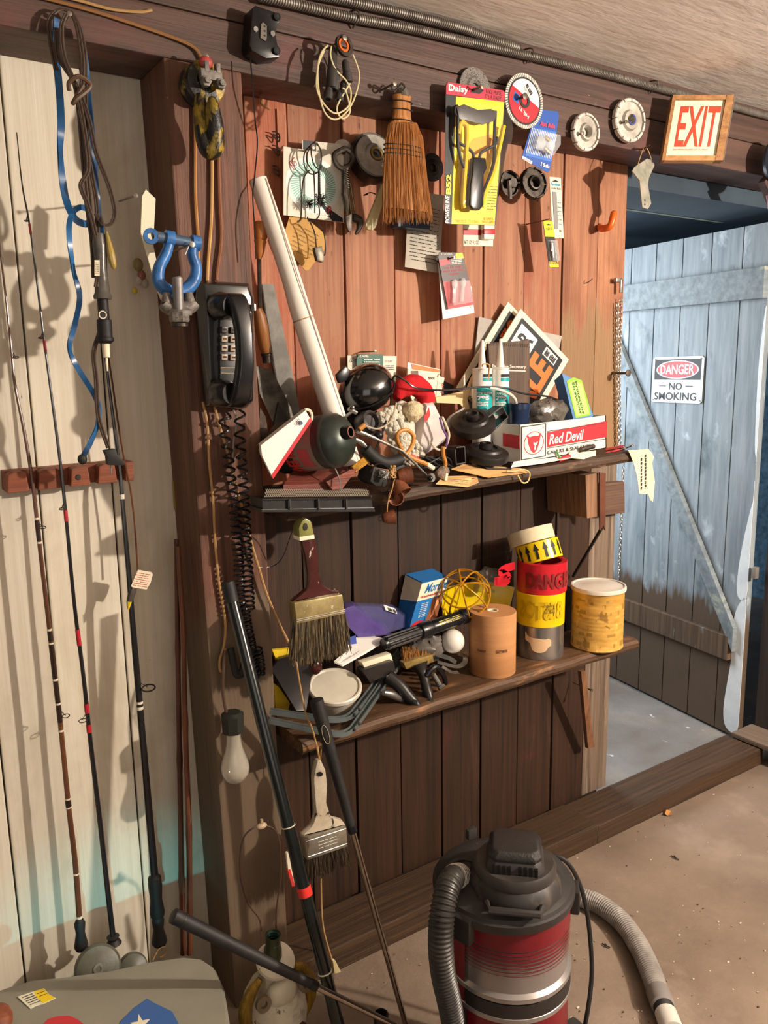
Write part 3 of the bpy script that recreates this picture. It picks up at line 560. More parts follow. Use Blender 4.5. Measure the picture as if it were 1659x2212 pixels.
# ---- whisk broom
t = T('whisk_broom', 'straw whisk broom with wire bindings hanging upside by a loop on the beam', 'broom')
m_straw = mat('#c08448', '#8c5426', rough=.7, sc=(260, 260, 8), bump=.2); Yb = -.035
def bw(y):                                             # half width in px at row y, centre
    T_ = [(208, 20, 868), (262, 22, 868), (275, 36, 872), (320, 42, 872), (400, 48, 875), (482, 54, 880)]
    for (a, b, c), (d, e, g) in zip(T_, T_[1:]):
        if y <= d: k = (y-a)/(d-a); return b+(e-b)*k, c+(g-c)*k
    return T_[-1][1], T_[-1][2]
rd = random.Random(5)
mb = MB(); ys = [208, 222, 236, 250, 262, 275, 295, 330, 380, 430, 455]; prof = []
vs = []
for y in ys:
    h, cx = bw(y); o = W(cx, y, Yb+.012); hw = h*S(cx, y, Yb)*1.22
    pin = .9 if y in (222, 236, 250) else 1
    for j in range(20):
        a = 2*math.pi*j/20; vs.append(o+V((math.cos(a)*hw*pin*.94, math.sin(a)*(.014*pin), 0)))
mb.add(vs, [(i*20+j, i*20+(j+1) % 20, i*20+20+(j+1) % 20, i*20+20+j) for i in range(len(ys)-1) for j in range(20)]+[tuple(range(20))]); t.p('straw_bundle', mb, m_straw)
mb = MB()
for i in range(420):
    k = rd.uniform(-.98, .98); dp = math.sqrt(1-k*k); yo = rd.uniform(.3, 1)*dp*.016*rd.choice([-1, -1, 1]); P = []; e = rd.uniform(455, 486); kk = k
    for y in (268, 300, 350, 400, 440, e):
        h, cx = bw(y); kk += rd.uniform(-.02, .02); P.append(W(cx+kk*h, y, Yb+.012)+V((0, yo*(1+.2*rd.random()), 0)))
    mb.tube(P, [.0009, .0008, .0007, .0006, .0005, .0004], 4)
t.p('straw', mb, m_straw, kind='stuff')
for y in (222, 240, 263, 318, 328, 338):
    h, cx = bw(y); hw = h*S(cx, y, Yb)*1.2; o = W(cx, y, Yb+.012)
    t.p('binding', MB().tube([o+V((math.cos(a)*(hw+.0008), math.sin(a)*(.0165 if y > 300 else .0145), 0)) for a in [2*math.pi*j/28 for j in range(28)]], .0011, 5, True), m_dsteel)
a = W(868, 207, Yb+.012); t.p('ferrule', MB().lathe(a, (0, 0, 1), [(.0175, -.003), (.016, .003), (.013, .012), (.003, .014), (0, .014)], 24, ell=.8), m_steel)
P = smooth([W(x, y, Yb) for x, y in ((862, 196), (858, 184), (848, 180), (846, 190), (852, 196), (862, 186), (868, 180), (874, 188), (870, 196))], 5); t.p('hanging_loop', MB().tube(P, .0018, 6), m_dsteel)
nailT(852, 180, 0, -.045, 'nail holding the whisk broom loop', r=.002)
# painted stick behind the wheel
t = T('putty_knife', 'paint-spotted cream wooden handle poking out below the grey cup wheel', 'putty knife')
t.p('handle', MB().prism([W(x, y, .06) for x, y in ((822, 398), (832, 402), (826, 430), (808, 492), (800, 499), (790, 497), (786, 486), (800, 452))], NC*.008), mat('#ddd2a4', '#c8bb8a', rough=.5, spots=[('#4a4028', 110, .62, .03)]), bev=.002); t.p('wire_loop', MB().tube(smooth([W(812, 420, .07), W(800, 416, .06), W(786, 422, .05), W(794, 420, .05)], 5), .0012, 6), m_dsteel)
# paper documents
t = T('paper_document', 'folded grey printed paper sheet pinned behind the broom', 'paper')
f = Fr((874, 577, .09), (948, 590, .09), (884, 420, .09)); card(t, 'sheet', f, mat('#b9b2a4', '#a39c8e', rough=.8), .001, [(0, 0), (1, 0), (1.0, 1.1), (-.02, 1.05)]); t.p('print', f.scrib(.1, .1, .9, .9, 16, .002, th=.1), m_ink, sm=False)
t = T('blue_tool_tip', 'dark blue plastic end sticking out under the whisk broom', 'tool'); t.p('tip', MB().bx(W(860, 490, .06), W(912, 478, .09)), flat('#2a3f55', .4), bev=.003)
# ---- slingshot package
t = T('slingshot_package', 'tall yellow and black slingshot blister package lettered Daisy POWERLINE B52', 'package')
Ys = -.03; f = Fr((959, 480, Ys), (1070, 487, Ys), (963, 178, Ys))
body = [(0, .02), (.03, 0), (1.0, 0), (1.02, .03), (1.11, .93), (1.1, .955), (.03, 1.0), (0, .97)]
f = Fr((959, 482, Ys), (1072, 488, Ys), (963, 180, Ys)); f2 = Fr((959, 482, Ys), (1070, 488, Ys), (962, 178, Ys))
L = lambda pts: [W(x, y, Ys) for x, y in pts]
t.p('card', MB().prism(L([(960, 482), (964, 484), (1068, 487), (1071, 480), (1091, 202), (1086, 196), (966, 177), (962, 184)]), NC*.0015), m_blk, sm=False)
t.p('yellow_panel', MB().prism([p+NC*.0016 for p in L([(974, 484), (1067, 486), (1088, 220), (984, 209)])], NC*.0004), m_yel, sm=False)
t.p('red_header', MB().prism([p+NC*.0021 for p in L([(962, 204), (1087, 221), (1090, 203), (1085, 196), (966, 178), (962, 186)])], NC*.0004), flat('#d02844', .4), sm=False)
t.p('orange_print', MB().prism([p+NC*.0021 for p in L([(990, 400), (1000, 330), (1020, 300), (1060, 290), (1072, 310), (1040, 360), (1050, 420), (1010, 440)])], NC*.0003), flat('#f2a41c', .5), sm=False)
def tx(t, s_, bl, br, tl, Y, m, n=.003, label=None, **k): g = Fr(bl, br, tl, Y); return t.p('lettering', g.text(s_, 0, 0, 1, 1, n, **k), m, label=label)
tx(t, 'Daisy', (967, 201), (1010, 206), (967, 182), Ys, m_white, bold=.03, label='white lettering Daisy')
tx(t, 'TAKE PRIDE.\nIT\'S A DAISY.', (1046, 213), (1082, 219), (1047, 193), Ys, m_blk)
tx(t, 'POWERLINE', (969, 482), (969, 424), (960, 481), Ys, m_white, bold=.03); tx(t, 'B52', (972, 421), (973, 378), (961, 420), Ys, m_yel, bold=.05)
tx(t, 'BE CAREFUL\nSHOOT SAFELY', (1040, 482), (1067, 483), (1040, 470), Ys, m_inkr); tx(t, 'TAKE PRIDE. IT\'S A DAISY', (981, 481), (1034, 483), (981, 474), Ys, flat('#e0981c'))
t.p('print', Fr((1050, 455), (1070, 456), (1054, 400), Ys).scrib(0, 0, 1, 1, 9, .003, th=.12), m_ink, sm=False)
t.p('hang_hole', MB().prism([p+NC*.0026 for p in L([(1014, 200), (1020, 190), (1030, 188), (1044, 196), (1034, 204)])], NC*.0003), flat('#050505'), sm=False)
t.p('print_bullseye', MB().ring(W(975, 190, Ys)+NC*.003, NC, .0045, .003, .0004, 18), m_white)
Y2 = Ys-.016
st = lambda L_, r, m, nm, lb=None: t.p(nm, MB().tube([W(p.x, p.y, Y2) for p in smooth([V(q).to_3d() for q in L_], 6)], r, 9), m, label=lb)
st([(984, 250), (982, 235), (989, 235), (988, 300), (996, 345), (1010, 380)], .0035, m_bk, 'fork_rod', 'black steel fork rod')
st([(1070, 240), (1068, 290), (1066, 350), (1050, 400), (1038, 420)], .0035, m_bk, 'fork_rod', 'black steel fork rod')
st([(1022, 345), (1022, 332), (1008, 318), (992, 308), (988, 290)], .0032, m_bk, 'fork_rod', 'black steel fork rod'); st([(1036, 345), (1038, 332), (1052, 322), (1070, 312), (1074, 296)], .0032, m_bk, 'fork_rod', 'black steel fork rod')
m_tub = mat('#e6c522', '#c9a818', rough=.3, bump=.05)
st([(994, 262), (1002, 266), (1008, 280), (1006, 340), (1000, 430), (1002, 450)], .0052, m_tub, 'band_tube', 'yellow rubber band tube'); st([(990, 290), (994, 268), (1000, 266)], .005, m_tub, 'band_tube', 'yellow rubber band tube'); st([(1088, 272), (1080, 310), (1066, 370), (1050, 410), (1040, 446)], .0052, m_tub, 'band_tube', 'yellow rubber band tube')
t.p('handle', MB().prism([W(x, y, Y2) for x, y in ((1014, 342), (1040, 344), (1043, 366), (1036, 380), (1036, 445), (1028, 456), (1014, 455), (1006, 445), (1008, 400), (1012, 380))], NC*.014), m_bk, bev=.003, label='black plastic grip')
t.p('pouch', MB().prism([W(x, y, Y2) for x, y in ((984, 232), (1000, 226), (1030, 238), (1058, 236), (1072, 242), (1066, 262), (1040, 270), (1010, 262), (990, 258))], NC*.004), mat('#4a4444', '#2e2a2a', rough=.4), bev=.0015, label='grey leather pouch')
bl = [(978, 450), (972, 380), (970, 300), (974, 240), (986, 224), (1030, 226), (1076, 236), (1092, 262), (1094, 300), (1080, 350), (1062, 410), (1050, 455), (1026, 468), (996, 464)]
mb = MB(); pts = smooth([V(q).to_3d() for q in bl], 4, True); k = len(pts); c = V((1025, 345, 0)); vs = []
for sc_, yo in ((1, 0), (1, -.012), (.95, -.024), (.80, -.027)): vs += [W((c+(p-c)*sc_).x, (c+(p-c)*sc_).y, Ys)+V((0, yo, 0)) for p in pts]
mb.add(vs, [(i*k+j, i*k+(j+1) % k, i*k+k+(j+1) % k, i*k+k+j) for i in range(3) for j in range(k)]+[tuple(3*k+j for j in range(k))]); t.p('blister', mb, mat('#ffffff', rough=.08, bump=0, amt=0, alpha=.03), label='clear plastic blister')
t.p('nail', nail(1041, 187, 0, -.06, r=.002), m_nail)
t = T('lubricant_package', 'cream and red striped blister card marked NET 1.25 FL OZ under the slingshot package', 'package')
f = Fr((1000, 531, .03), (1064, 532, .03), (1000, 440, .03)); card(t, 'card', f, m_cream, .0015); t.p('red_stripe', f.rect(0, .26, 1, .40, .0015, .002), m_red, sm=False); t.p('top_yellow', f.rect(0, .5, 1, 1, .0015, .002), m_yel, sm=False)
t.p('lettering', f.text('NET 1.25 FL. OZ.', .03, .04, .52, .13, .002), m_ink); t.p('bottle', f.rect(.55, .14, .92, .60, .002, .016), flat('#d8d2c4', .2), bev=.004); t.p('bottle_band', f.rect(.55, .26, .92, .40, .002, .0165), m_red, bev=.002)
# ---- auto bulbs card
t = T('bulb_package', 'blue striped card of two auto bulbs hanging under the diamond blade', 'package')
Lq = lambda pts, Y: [W(x, y, Y) for x, y in pts]; Ya = -.004
t.p('card', MB().prism(Lq([(1126, 342), (1183, 373), (1187, 369), (1207, 250), (1204, 241), (1160, 236), (1142, 290)], Ya), NC*.0012), flat('#2c56a8', .35), sm=False)
t.p('stripes_panel', MB().prism([p+NC*.0013 for p in Lq([(1134, 336), (1190, 350), (1201, 285), (1148, 276)], Ya)], NC*.0003), flat('#3f74c8', .4), sm=False)
g = Fr((1134, 330), (1190, 344), (1148, 276), Ya)
for i in range(16): t.p('white_stripe', g.rect(i/16+.01, 0, i/16+.035, 1, .0017, .002), m_white, sm=False)
tx(t, 'Auto Bulbs', (1164, 272), (1196, 279), (1166, 262), Ya, flat('#e23848'), bold=.03, label='red lettering Auto Bulbs'); tx(t, '2 Bulbs', (1165, 358), (1184, 365), (1167, 350), Ya, m_white, bold=.02)
t.p('white_label', MB().prism([p+NC*.0013 for p in Lq([(1127, 343), (1147, 355), (1149, 349), (1128, 337)], Ya)], NC*.0003), m_white, sm=False); tx(t, 'WAGNER', (1130, 345), (1145, 352), (1131, 341), Ya, m_inkr, n=.0018)
mb = MB().ell(W(1158, 312, Ya)+V((0, -.012, 0)), .016, .012, .015); t.p('bulb', mb, m_glass, label='clear glass bulb'); mb = MB().ell(W(1180, 318, Ya)+V((0, -.012, 0)), .013, .01, .013); t.p('bulb', mb, m_glass, label='clear glass bulb')
t.p('base', MB().tube([W(1168, 300, Ya)+V((0, -.014, 0)), W(1176, 306, Ya)+V((0, -.014, 0))], .005, 8), mat('#b49a5c', metal=.8, rough=.3), label='brass base'); t.p('base', MB().tube([W(1166, 322, Ya)+V((0, -.014, 0)), W(1178, 334, Ya)+V((0, -.014, 0))], .005, 8), m_steel)
t.p('blister', MB().prism([p for p in Lq([(1140, 325), (1180, 342), (1196, 318), (1196, 296), (1150, 288)], Ya)], NC*.024), m_clr, bev=.004)
# ---- cards on the right boards
t = T('blade_package', 'narrow white coping saw blade card marked 10 pinned on the right boards', 'package')
f = Fr((1193, 514, .06), (1217, 515, .06), (1186, 382, .06)); card(t, 'card', f, m_cream, .0015); t.p('blades', f.rect(.18, .15, .52, .76, .0015, .003), flat('#8a8a88', .35, metal=.5), sm=False)
t.p('lettering', f.text('Permanent', .1, .86, .9, .91, .002, bold=.03), flat('#2aa0c0')); t.p('lettering', f.text('Scroller Blades', .1, .80, .95, .84, .002), m_ink); t.p('lettering', f.text('10', .62, .10, .8, .14, .002, bold=.02), m_ink); t.p('print', f.scrib(.58, .2, .9, .62, 6, .002, .08), m_ink, sm=False)
t.p('hang_slot', f.poly([(.2, .93), (.5, .96), (.85, .93), (.5, .92)], .0015, .002), flat('#111111'), sm=False)
t = T('bit_package', 'short yellow and black drill bit card overlapping the narrow white blade card', 'package')
f = Fr((1186, 577, .05), (1206, 577, .05), (1172, 477, .05)); card(t, 'card', f, m_blk, .0015); t.p('yellow_top', f.rect(0, .66, 1, 1, .0015, .002), m_yel, sm=False); t.p('yellow_foot', f.rect(0, 0, 1, .06, .0015, .002), m_yel, sm=False)
t.p('lettering', f.text('6217', .2, .80, .8, .86, .0025), m_ink); t.p('lettering', f.text('DEWALT', .0, .065, 1, .12, .0025, bold=.03), m_yel); t.p('hang_slot', f.poly([(.2, .91), (.5, .94), (.85, .91), (.5, .9)], .002, .0024), flat('#111111'), sm=False)
t.p('blister', f.rect(.15, .12, .95, .58, .0015, .012), m_clr, bev=.002); t.p('bit', MB().tube([f.P(.4, .2, .006), f.P(.5, .52, .006)], .003, 8), m_steel)
nailT(1190, 473, .115, .03, 'thin nail between the two drill and blade cards', r=.0014)
t = T('peg_hook', 'orange vinyl coated screw hook on the right stud', 'hook')
P = smooth([W(x, y, z) for x, y, z in ((1296, 490, .113), (1300, 494, .085), (1316, 490, .06), (1322, 478, .055), (1326, 462, .055))], 6); mb = MB().tube(P, .0088, 12); mb.ell(P[-1], .0088); mb.ell(P[0], .009); t.p('hook', mb, m_org)
t = T('price_sticker', 'tiny white barcode price sticker stuck on the boards', 'sticker')
f = Fr((1058, 609, .1135), (1090, 611, .1135), (1059, 588, .1135)); card(t, 'sticker', f, m_white, .0008); t.p('pink_band', f.rect(0, .72, .95, .95, .0008, .001), flat('#c46a90'), sm=False); t.p('barcode', f.scrib(.4, .05, .95, .5, 1, .001, .5, seed=9), m_ink, sm=False)
# red bulb card
t = T('bulb_package', 'red and black long life lamp blister card nailed low on the boards', 'package')
Y4 = .06; t.p('back_card', MB().prism(Lq([(956, 690), (1024, 676), (1018, 620), (940, 560), (945, 555)], Y4+.006), NC*.0012), m_white, sm=False)
t.p('card', MB().prism(Lq([(967, 668), (1024, 658), (1000, 552), (996, 546), (948, 545), (946, 556)], Y4), NC*.0012), flat('#3a2a2c', .4), sm=False)
t.p('red_foot', MB().prism([p+NC*.0013 for p in Lq([(967, 668), (1024, 658), (1013, 608), (956, 608)], Y4)], NC*.0003), m_red, sm=False)
t.p('red_flag', MB().prism([p+NC*.0013 for p in Lq([(950, 576), (972, 570), (970, 558), (948, 562)], Y4)], NC*.0003), m_red, sm=False); t.p('yellow_corner', MB().prism([p+NC*.0013 for p in Lq([(982, 560), (1001, 558), (998, 546), (984, 547)], Y4)], NC*.0003), m_yel, sm=False)
tx(t, 'Long Life Lamps\nLampes longue duree\nLamparas', (955, 598), (1004, 593), (953, 576), Y4, m_red, n=.002); t.p('print', Fr((975, 572), (998, 570), (973, 558), Y4).scrib(0, 0, 1, 1, 4, .002), m_white, sm=False)
tx(t, 'SYLVANIA', (952, 551), (976, 551), (952, 547), Y4, m_white, n=.002)
for a, b in (((975, 655), (978, 615)), ((993, 652), (996, 612))):
    t.p('bulb', MB().ell(W(*b, Y4)+V((0, -.008, 0)), .007, .006, .012).tube([W(*b, Y4)+V((0, -.008, 0)), W(*a, Y4)+V((0, -.008, 0))], .004, 8), m_glass, label='small clear bulb')
t.p('blister', MB().prism(Lq([(970, 662), (1014, 654), (1006, 606), (966, 608)], Y4), NC*.016), m_clr, bev=.003); t.p('nail', nail(982, 556, .115, .045, r=.0016), m_nail)
# ---- EXIT sign
t = T('exit_sign', 'red on cream EXIT sign in a wooden frame near the ceiling', 'sign')
g = Fr((1428, 348, -.04), (1560, 349, -.04), (1452, 206, -.04))
A, B, Cc, Dd = [W(*p) for p in ((1428, 348, -.045), (1562, 348, -.13), (1585, 198, -.13), (1452, 207, -.045))]
g = Fr(A, B, Dd); m_fr = wood('#b5834e', '#8a5c32', 'x', k=.8)
t.p('face', g.rect(.02, .02, .98, .98, -.015, .0), m_cream, sm=False)
t.p('frame_side', g.rect(0, 0, .055, 1, -.016, .006), m_fr, sm=False); t.p('frame_side', g.rect(.86, 0, .985, 1, -.016, .006), m_fr, sm=False); t.p('frame_rail', g.rect(0, 0, 1, .075, -.016, .005), m_fr, sm=False); t.p('frame_rail', g.rect(0, .93, 1, 1, -.016, .005), m_fr, sm=False)
t.p('side_plate', g.rect(.985, 0, 1.0, 1, -.018, .0065), flat('#6b6158', .6), sm=False)
m_ex = flat('#e4452c', .4)
t.p('lettering', g.text('EXIT', .17, .22, .82, .84, .001, bold=.012), m_ex, label='large red letters EXIT'); t.p('lettering', g.text('GREAT WESTERN PARLIAMENT LIGHT CO. CHICAGO', .155, .165, .72, .188, .001), m_ex)
for v in (.06, .95): t.p('screw', MB().ell(g.P(1.0, v, -.01), .002), m_steel)
# ---- steel scraper blank hung on wire
t = T('steel_plate', 'pale tapered steel plate with two holes hanging on a wire from the beam end', 'plate')
Yp = -.02; t.p('plate', MB().prism(Lq([(1364, 370), (1368, 362), (1396, 343), (1410, 347), (1412, 358), (1400, 385), (1398, 400), (1405, 440), (1398, 452), (1386, 448), (1383, 420), (1380, 390)], Yp), NC*.0025), mat('#b8b2a4', '#8f9080', rough=.35, metal=.5, sc=(30, 30, 30)), sm=False)
for y in (433, 442): t.p('hole', MB().lathe(W(1391, y, Yp)+NC*.0026, NC, [(0, 0), (.0025, 0), (.0025, .0004), (0, .0004)], 12), flat('#202020'))
t.p('wire', MB().tube(smooth([W(x, y, Yp) for x, y in ((1376, 362), (1384, 336), (1392, 318), (1400, 325), (1408, 348))], 5), .0012, 6), m_tan); t.p('hook_nail', MB().tube([W(1394, 322, 0), W(1394, 318, -.035), W(1404, 314, -.04)], .002, 6), m_nail)
# ---- black cap at the right edge
t = T('hanging_pulley', 'dark blue-black round housing hanging at the right end of the beam', 'pulley')
c = W(1672, 350, -.05); t.p('housing', MB().lathe(c, NC, [(0, 0), (.055, .0), (.058, .01), (.05, .03), (0, .034)], 30), flat('#2a3442', .4)); t.p('bracket', MB().prism([W(1637, 395, -.03), W(1650, 380, -.03), W(1680, 450, -.03), W(1668, 470, -.03)], NC*.02), m_beam, sm=False); t.p('pink_grip', MB().tube([W(1664, 420, -.06), W(1668, 450, -.06)], .011, 10), flat('#a06a70', .4))
# ---- chain with hasp on the stud
t = T('wall_chain', 'thin steel chain hanging in two strands from a toggle on the doorway stud', 'chain')
c = W(1338, 608, .10); t.p('toggle', MB().box6(c+V((-.006, 0, .003)), V((.012, 0, 0)), V((0, .005, 0)), V((0, 0, .006))).box6(c+V((.003, -.004, -.012)), V((.0045, 0, 0)), V((0, .003, 0)), V((0, 0, .018))), m_steel, bev=.002)
def links(P, n, r=.0009, sz=.0055):
    L_ = [0]
    for i in range(1, len(P)): L_.append(L_[-1]+(P[i]-P[i-1]).length)
    for i in range(n):
        d = L_[-1]*(i+.5)/n; j = max(k for k in range(len(P)-1) if L_[k] <= d); q = P[j].lerp(P[j+1], (d-L_[j])/(L_[j+1]-L_[j])); ax = (P[j+1]-P[j]).normalized()
        s_ = NC.cross(ax).normalized() if i % 2 else (NC*.8+V((.5, 0, 0))).normalized(); hl = L_[-1]/n*.72; pts = [q+ax*hl*math.cos(a)+s_*sz*.55*math.sin(a) for a in [2*math.pi*k/8 for k in range(8)]]
        t.p('link', MB().tube(pts, r, 5, True), m_steel)
links([W(1341, 645, .10), W(1338, 800, .10), W(1340, 975, .10)], 52); links([W(1334, 655, .102), W(1334, 810, .102), W(1336, 975, .102)], 40, .0009, .0045); links([W(1346, 1010, .10), W(1342, 1130, .10), W(1336, 1245, .10)], 34, .001, .005)
nailT(1356, 806, .112, .06, 'rusty bolt sticking out of the doorway stud beside the chain', r=.004)
# bare hook nail and scraps on boards
wire('bent_nail', 'small bent nail on the boards left of the doorway stud', 'nail', [(1262, 612, .113), (1270, 610, .1), (1280, 602, .09)], .1, .0012, m_nail)
# ================================================================ left side: phone, shackle, rods, poles
m_phone = mat('#141416', '#0b0b0d', rough=.28, bump=.02, clear=.3, spots=[('#8a8078', 90, .70, .04)])
t = T('wall_phone', 'black push-button wall telephone mounted on the post', 'telephone')
def LL(pts, Y=0): return [W(p[0], p[1], p[2] if len(p) > 2 else Y) for p in pts]
back = LL([(424, 606), (538, 614), (546, 640), (546, 868), (520, 885), (440, 878), (418, 640)], -.002)
mid = LL([(426, 607), (538, 612), (548, 640), (547, 866), (530, 882), (446, 876), (422, 640)], -.035)
front = LL([(440, 612), (536, 618), (546, 645), (546, 862), (528, 876), (456, 868), (446, 650)], -.055)
def loft(rows, cap=True):
    k = len(rows[0]); mb = MB(); mb.add([p for r in rows for p in r], [(i*k+j, i*k+(j+1) % k, i*k+k+(j+1) % k, i*k+k+j) for i in range(len(rows)-1) for j in range(k)]+([tuple(range(k))[::-1], tuple((len(rows)-1)*k+j for j in range(k))] if cap else [])); return mb
t.p('body', loft([back, mid, front]), m_phone, bev=.004)
f = Fr((474, 868, -.056), (508, 868, -.056), (474, 690, -.056))
t.p('dial_face', f.rect(0, 0, 1, 1, 0, .002), mat('#1b1b1d', rough=.4, bump=0), bev=.001)
for r_ in range(4):
    for c_ in range(2):
        b = t.p('push_button', f.rect(.06+c_*.56, .60+.11*(2-r_)+.02, .42+c_*.56-.02*c_, .69+.11*(2-r_)+.005, .002, .007), flat('#b09a88' if r_ else '#4a3c32', .4), bev=.0008)
        t.p('print', f.scrib(.12+c_*.56, .64+.11*(2-r_), .36+c_*.56, .68+.11*(2-r_), 1, .0074, .3, seed=r_*2+c_), m_ink, par=b, sm=False)
cd = t.p('number_card', f.rect(.04, .35, .98, .425, .002, .0028), flat('#2c2824', .4), sm=False, label='dark number card with pale border')
for q in ((.04, .35, .98, .357), (.04, .418, .98, .425), (.04, .35, .06, .425)): t.p('card_border', f.rect(*q, .0028, .0031), flat('#a08c60', .5), par=cd, sm=False)
t.p('switch_hook', MB().prism(LL([(455, 654), (488, 652), (489, 668), (478, 670), (466, 677), (458, 672)], -.058), NC*.016), mat('#7c7068', '#4a423c', rough=.3, metal=.2), bev=.002, label='grey cradle hook')
hp = smooth(LL([(500, 650, -.085), (512, 652, -.105), (524, 700, -.115), (528, 750, -.118), (528, 800, -.116), (520, 850, -.108), (508, 868, -.09)]), 6)
vs = []; k = len(hp)
for i, p in enumerate(hp):
    d = (hp[min(i+1, k-1)]-hp[max(i-1, 0)]).normalized(); sx = V((1, 0, 0)); n_ = d.cross(sx).normalized(); e = 1+.12*math.cos(2*math.pi*i/(k-1))
    for a, b in ((-1, -.5), (-.8, -1), (.8, -1), (1, -.5), (1, .6), (.7, 1), (-.7, 1), (-1, .6)): vs.append(p+sx*a*.0165*e+n_*b*.011)
hs = t.p('handset', MB().add(vs, [(i*8+j, i*8+(j+1) % 8, i*8+8+(j+1) % 8, i*8+8+j) for i in range(k-1) for j in range(8)]+[tuple(range(8))[::-1], tuple((k-1)*8+j for j in range(8))]), m_phone, bev=.0015)
t.p('earpiece', MB().lathe(W(504, 660, -.112)+V((0, .01, 0)), (-.25, .9, .05), [(0, 0), (.017, 0), (.021, .008), (.024, .026), (.022, .036), (0, .036)], 24), m_phone, par=hs)
t.p('mouthpiece', MB().lathe(W(504, 850, -.112)+V((0, .01, 0)), (-.25, .9, 0), [(0, 0), (.018, 0), (.022, .008), (.025, .026), (.022, .038), (0, .038)], 24), m_phone, par=hs)
t.p('side_clip', MB().prism(LL([(547, 656), (551, 657), (551, 671), (548, 671)], -.06), NC*.004), m_steel, sm=False)
def coil(P, r, rings, pw, wr=.0023):                     # helix round path P; rings(s) local pitch weight
    L_ = [0]
    for i in range(1, len(P)): L_.append(L_[-1]+(P[i]-P[i-1]).length)
    pts = []; ph = 0; n = 26*rings; j = 0; tot = sum(1+pw*(i/n) for i in range(n))
    for i in range(n):
        d = L_[-1]*i/n; 
        while j < len(L_)-2 and L_[j+1] < d: j += 1
        q = P[j].lerp(P[j+1], (d-L_[j])/(L_[j+1]-L_[j])); ax = (P[j+1]-P[j]).normalized(); u = V((0, 1, 0)); w_ = ax.cross(u).normalized()
        ph += 2*math.pi*rings*(1+pw*(i/n))/tot; pts.append(q+(u*math.cos(ph)+w_*math.sin(ph))*r)
    return MB().tube(pts, wr, 5)
t = T('coiled_phone_cord', 'long black coiled handset cord hanging in two strands below the wall telephone', 'cord')
t.p('strand', coil(smooth(LL([(519, 885), (518, 940), (525, 1030), (530, 1120), (534, 1200), (540, 1320)], -.035), 6), .0088, 28, 2.2), m_bk)
t.p('strand', coil(smooth(LL([(492, 890), (484, 920), (492, 980), (500, 1040), (508, 1120), (515, 1200), (520, 1300), (530, 1320)], -.032), 6), .0085, 30, 2.2), m_bk)
t.p('strand', coil(smooth(LL([(530, 1320), (536, 1360), (545, 1400), (548, 1440), (560, 1460), (563, 1440), (556, 1400)], -.03), 6), .008, 24, 0), m_bk)
wire('telephone_wire', 'pale cord falling from the telephone bottom, left of the coiled cord, down the post', 'wire', [(438, 868), (448, 920), (452, 1000), (460, 1080), (464, 1160), (472, 1250), (486, 1340), (484, 1390), (474, 1430), (477, 1450), (484, 1440), (486, 1400)], -.008, .0026, m_tan)
wire('telephone_wire', 'pale cord slanting from the telephone behind the coils to the lower shelf edge', 'wire', [(462, 870), (474, 920), (492, 980), (512, 1060), (530, 1120), (545, 1180), (560, 1230), (575, 1280), (600, 1340), (622, 1385), (632, 1400)], -.014, .0026, m_tan)
wire('telephone_wire', 'thin grey cord curving under the telephone between the coiled strands', 'wire', [(504, 885), (512, 910), (505, 950), (502, 1000)], -.02, .0017, flat('#8a8480', .4))
# paint paddle and nail
t = T('paint_paddle', 'cream bent wooden paint paddle behind the blue shackle', 'paddle')
mb = MB(); rows = [((306, 424), (316, 411), (335, 430)), ((304, 500), (316, 500), (331, 504)), ((316, 550), (322, 548), (334, 545)), ((335, 620), (342, 618), (350, 612)), ((350, 652), (352, 651), (354, 650))]
t.p('blade', MB().prism(LL([(306, 424), (314, 410), (335, 430), (331, 503), (324, 505), (332, 540), (352, 640), (349, 652), (336, 622), (303, 502)], -.03), NC*.003), m_cream, sm=False)
nailT(293, 423, .12, -.04, 'pale nail sticking far out of the white boards by the paddle', r=.0016, dx=-.02, dz=-.02)
# shackle
t = T('bow_shackle', 'blue painted bow shackle with its pin hanging on a nail left of the telephone', 'shackle')
m_sh = mat('#3f7cc0', '#2a5a94', rough=.35, sc=(40, 40, 40), bump=.15, spots=[('#7a4a34', 55, .66, .05), ('#1c2c40', 30, .68, .1)])
Yk = -.075
t.p('bow', MB().tube(smooth(LL([(367, 510), (366, 525), (358, 550), (344, 578), (342, 605), (356, 624), (380, 632), (404, 624), (420, 604), (424, 578), (416, 552), (418, 530), (420, 518)], Yk), 6), [.0075, .0078, .009, .0095, .0105, .011, .011, .011, .0105, .0095, .009, .008, .0075], 14), m_sh)
t.p('pin', MB().tube(LL([(338, 511), (424, 526)], Yk), .0085, 14), mat('#5a7390', '#3c5068', rough=.4, metal=.3, spots=[('#6a5a48', 50, .6, .1)]))
for x, y in ((366, 514), (422, 524)): t.p('ear', MB().lathe(W(x, y, Yk)+V((-.007, 0, 0)), (1, 0, -.1), [(.0, 0), (.0125, 0), (.0125, .014), (0, .014)], 20), m_sh)
f = Fr((316, 522, Yk), (340, 526, Yk), (318, 500, Yk)); c = W(331, 511, Yk)
t.p('pin_eye', MB().ring(c+V((-.003, .003, 0)), (-.25, -1, 0), .0125, .0055, .008, 20), m_sh); t.p('cotter', MB().tube(LL([(412, 522, -.09), (400, 550, -.09)]), .0012, 5), m_steel)
nailT(415, 528, 0, -.10, 'bright headed nail through the blue shackle pin', r=.002)
t = T('rope_clip', 'grey cast wire rope clip with a long bolt hooked under the blue shackle', 'clip')
Yc = -.09
t.p('saddle', MB().tube(smooth(LL([(352, 655), (360, 662), (378, 668), (400, 666), (414, 660), (420, 654)], Yc), 5), [.010, .012, .012, .012, .010], 12), m_iron)
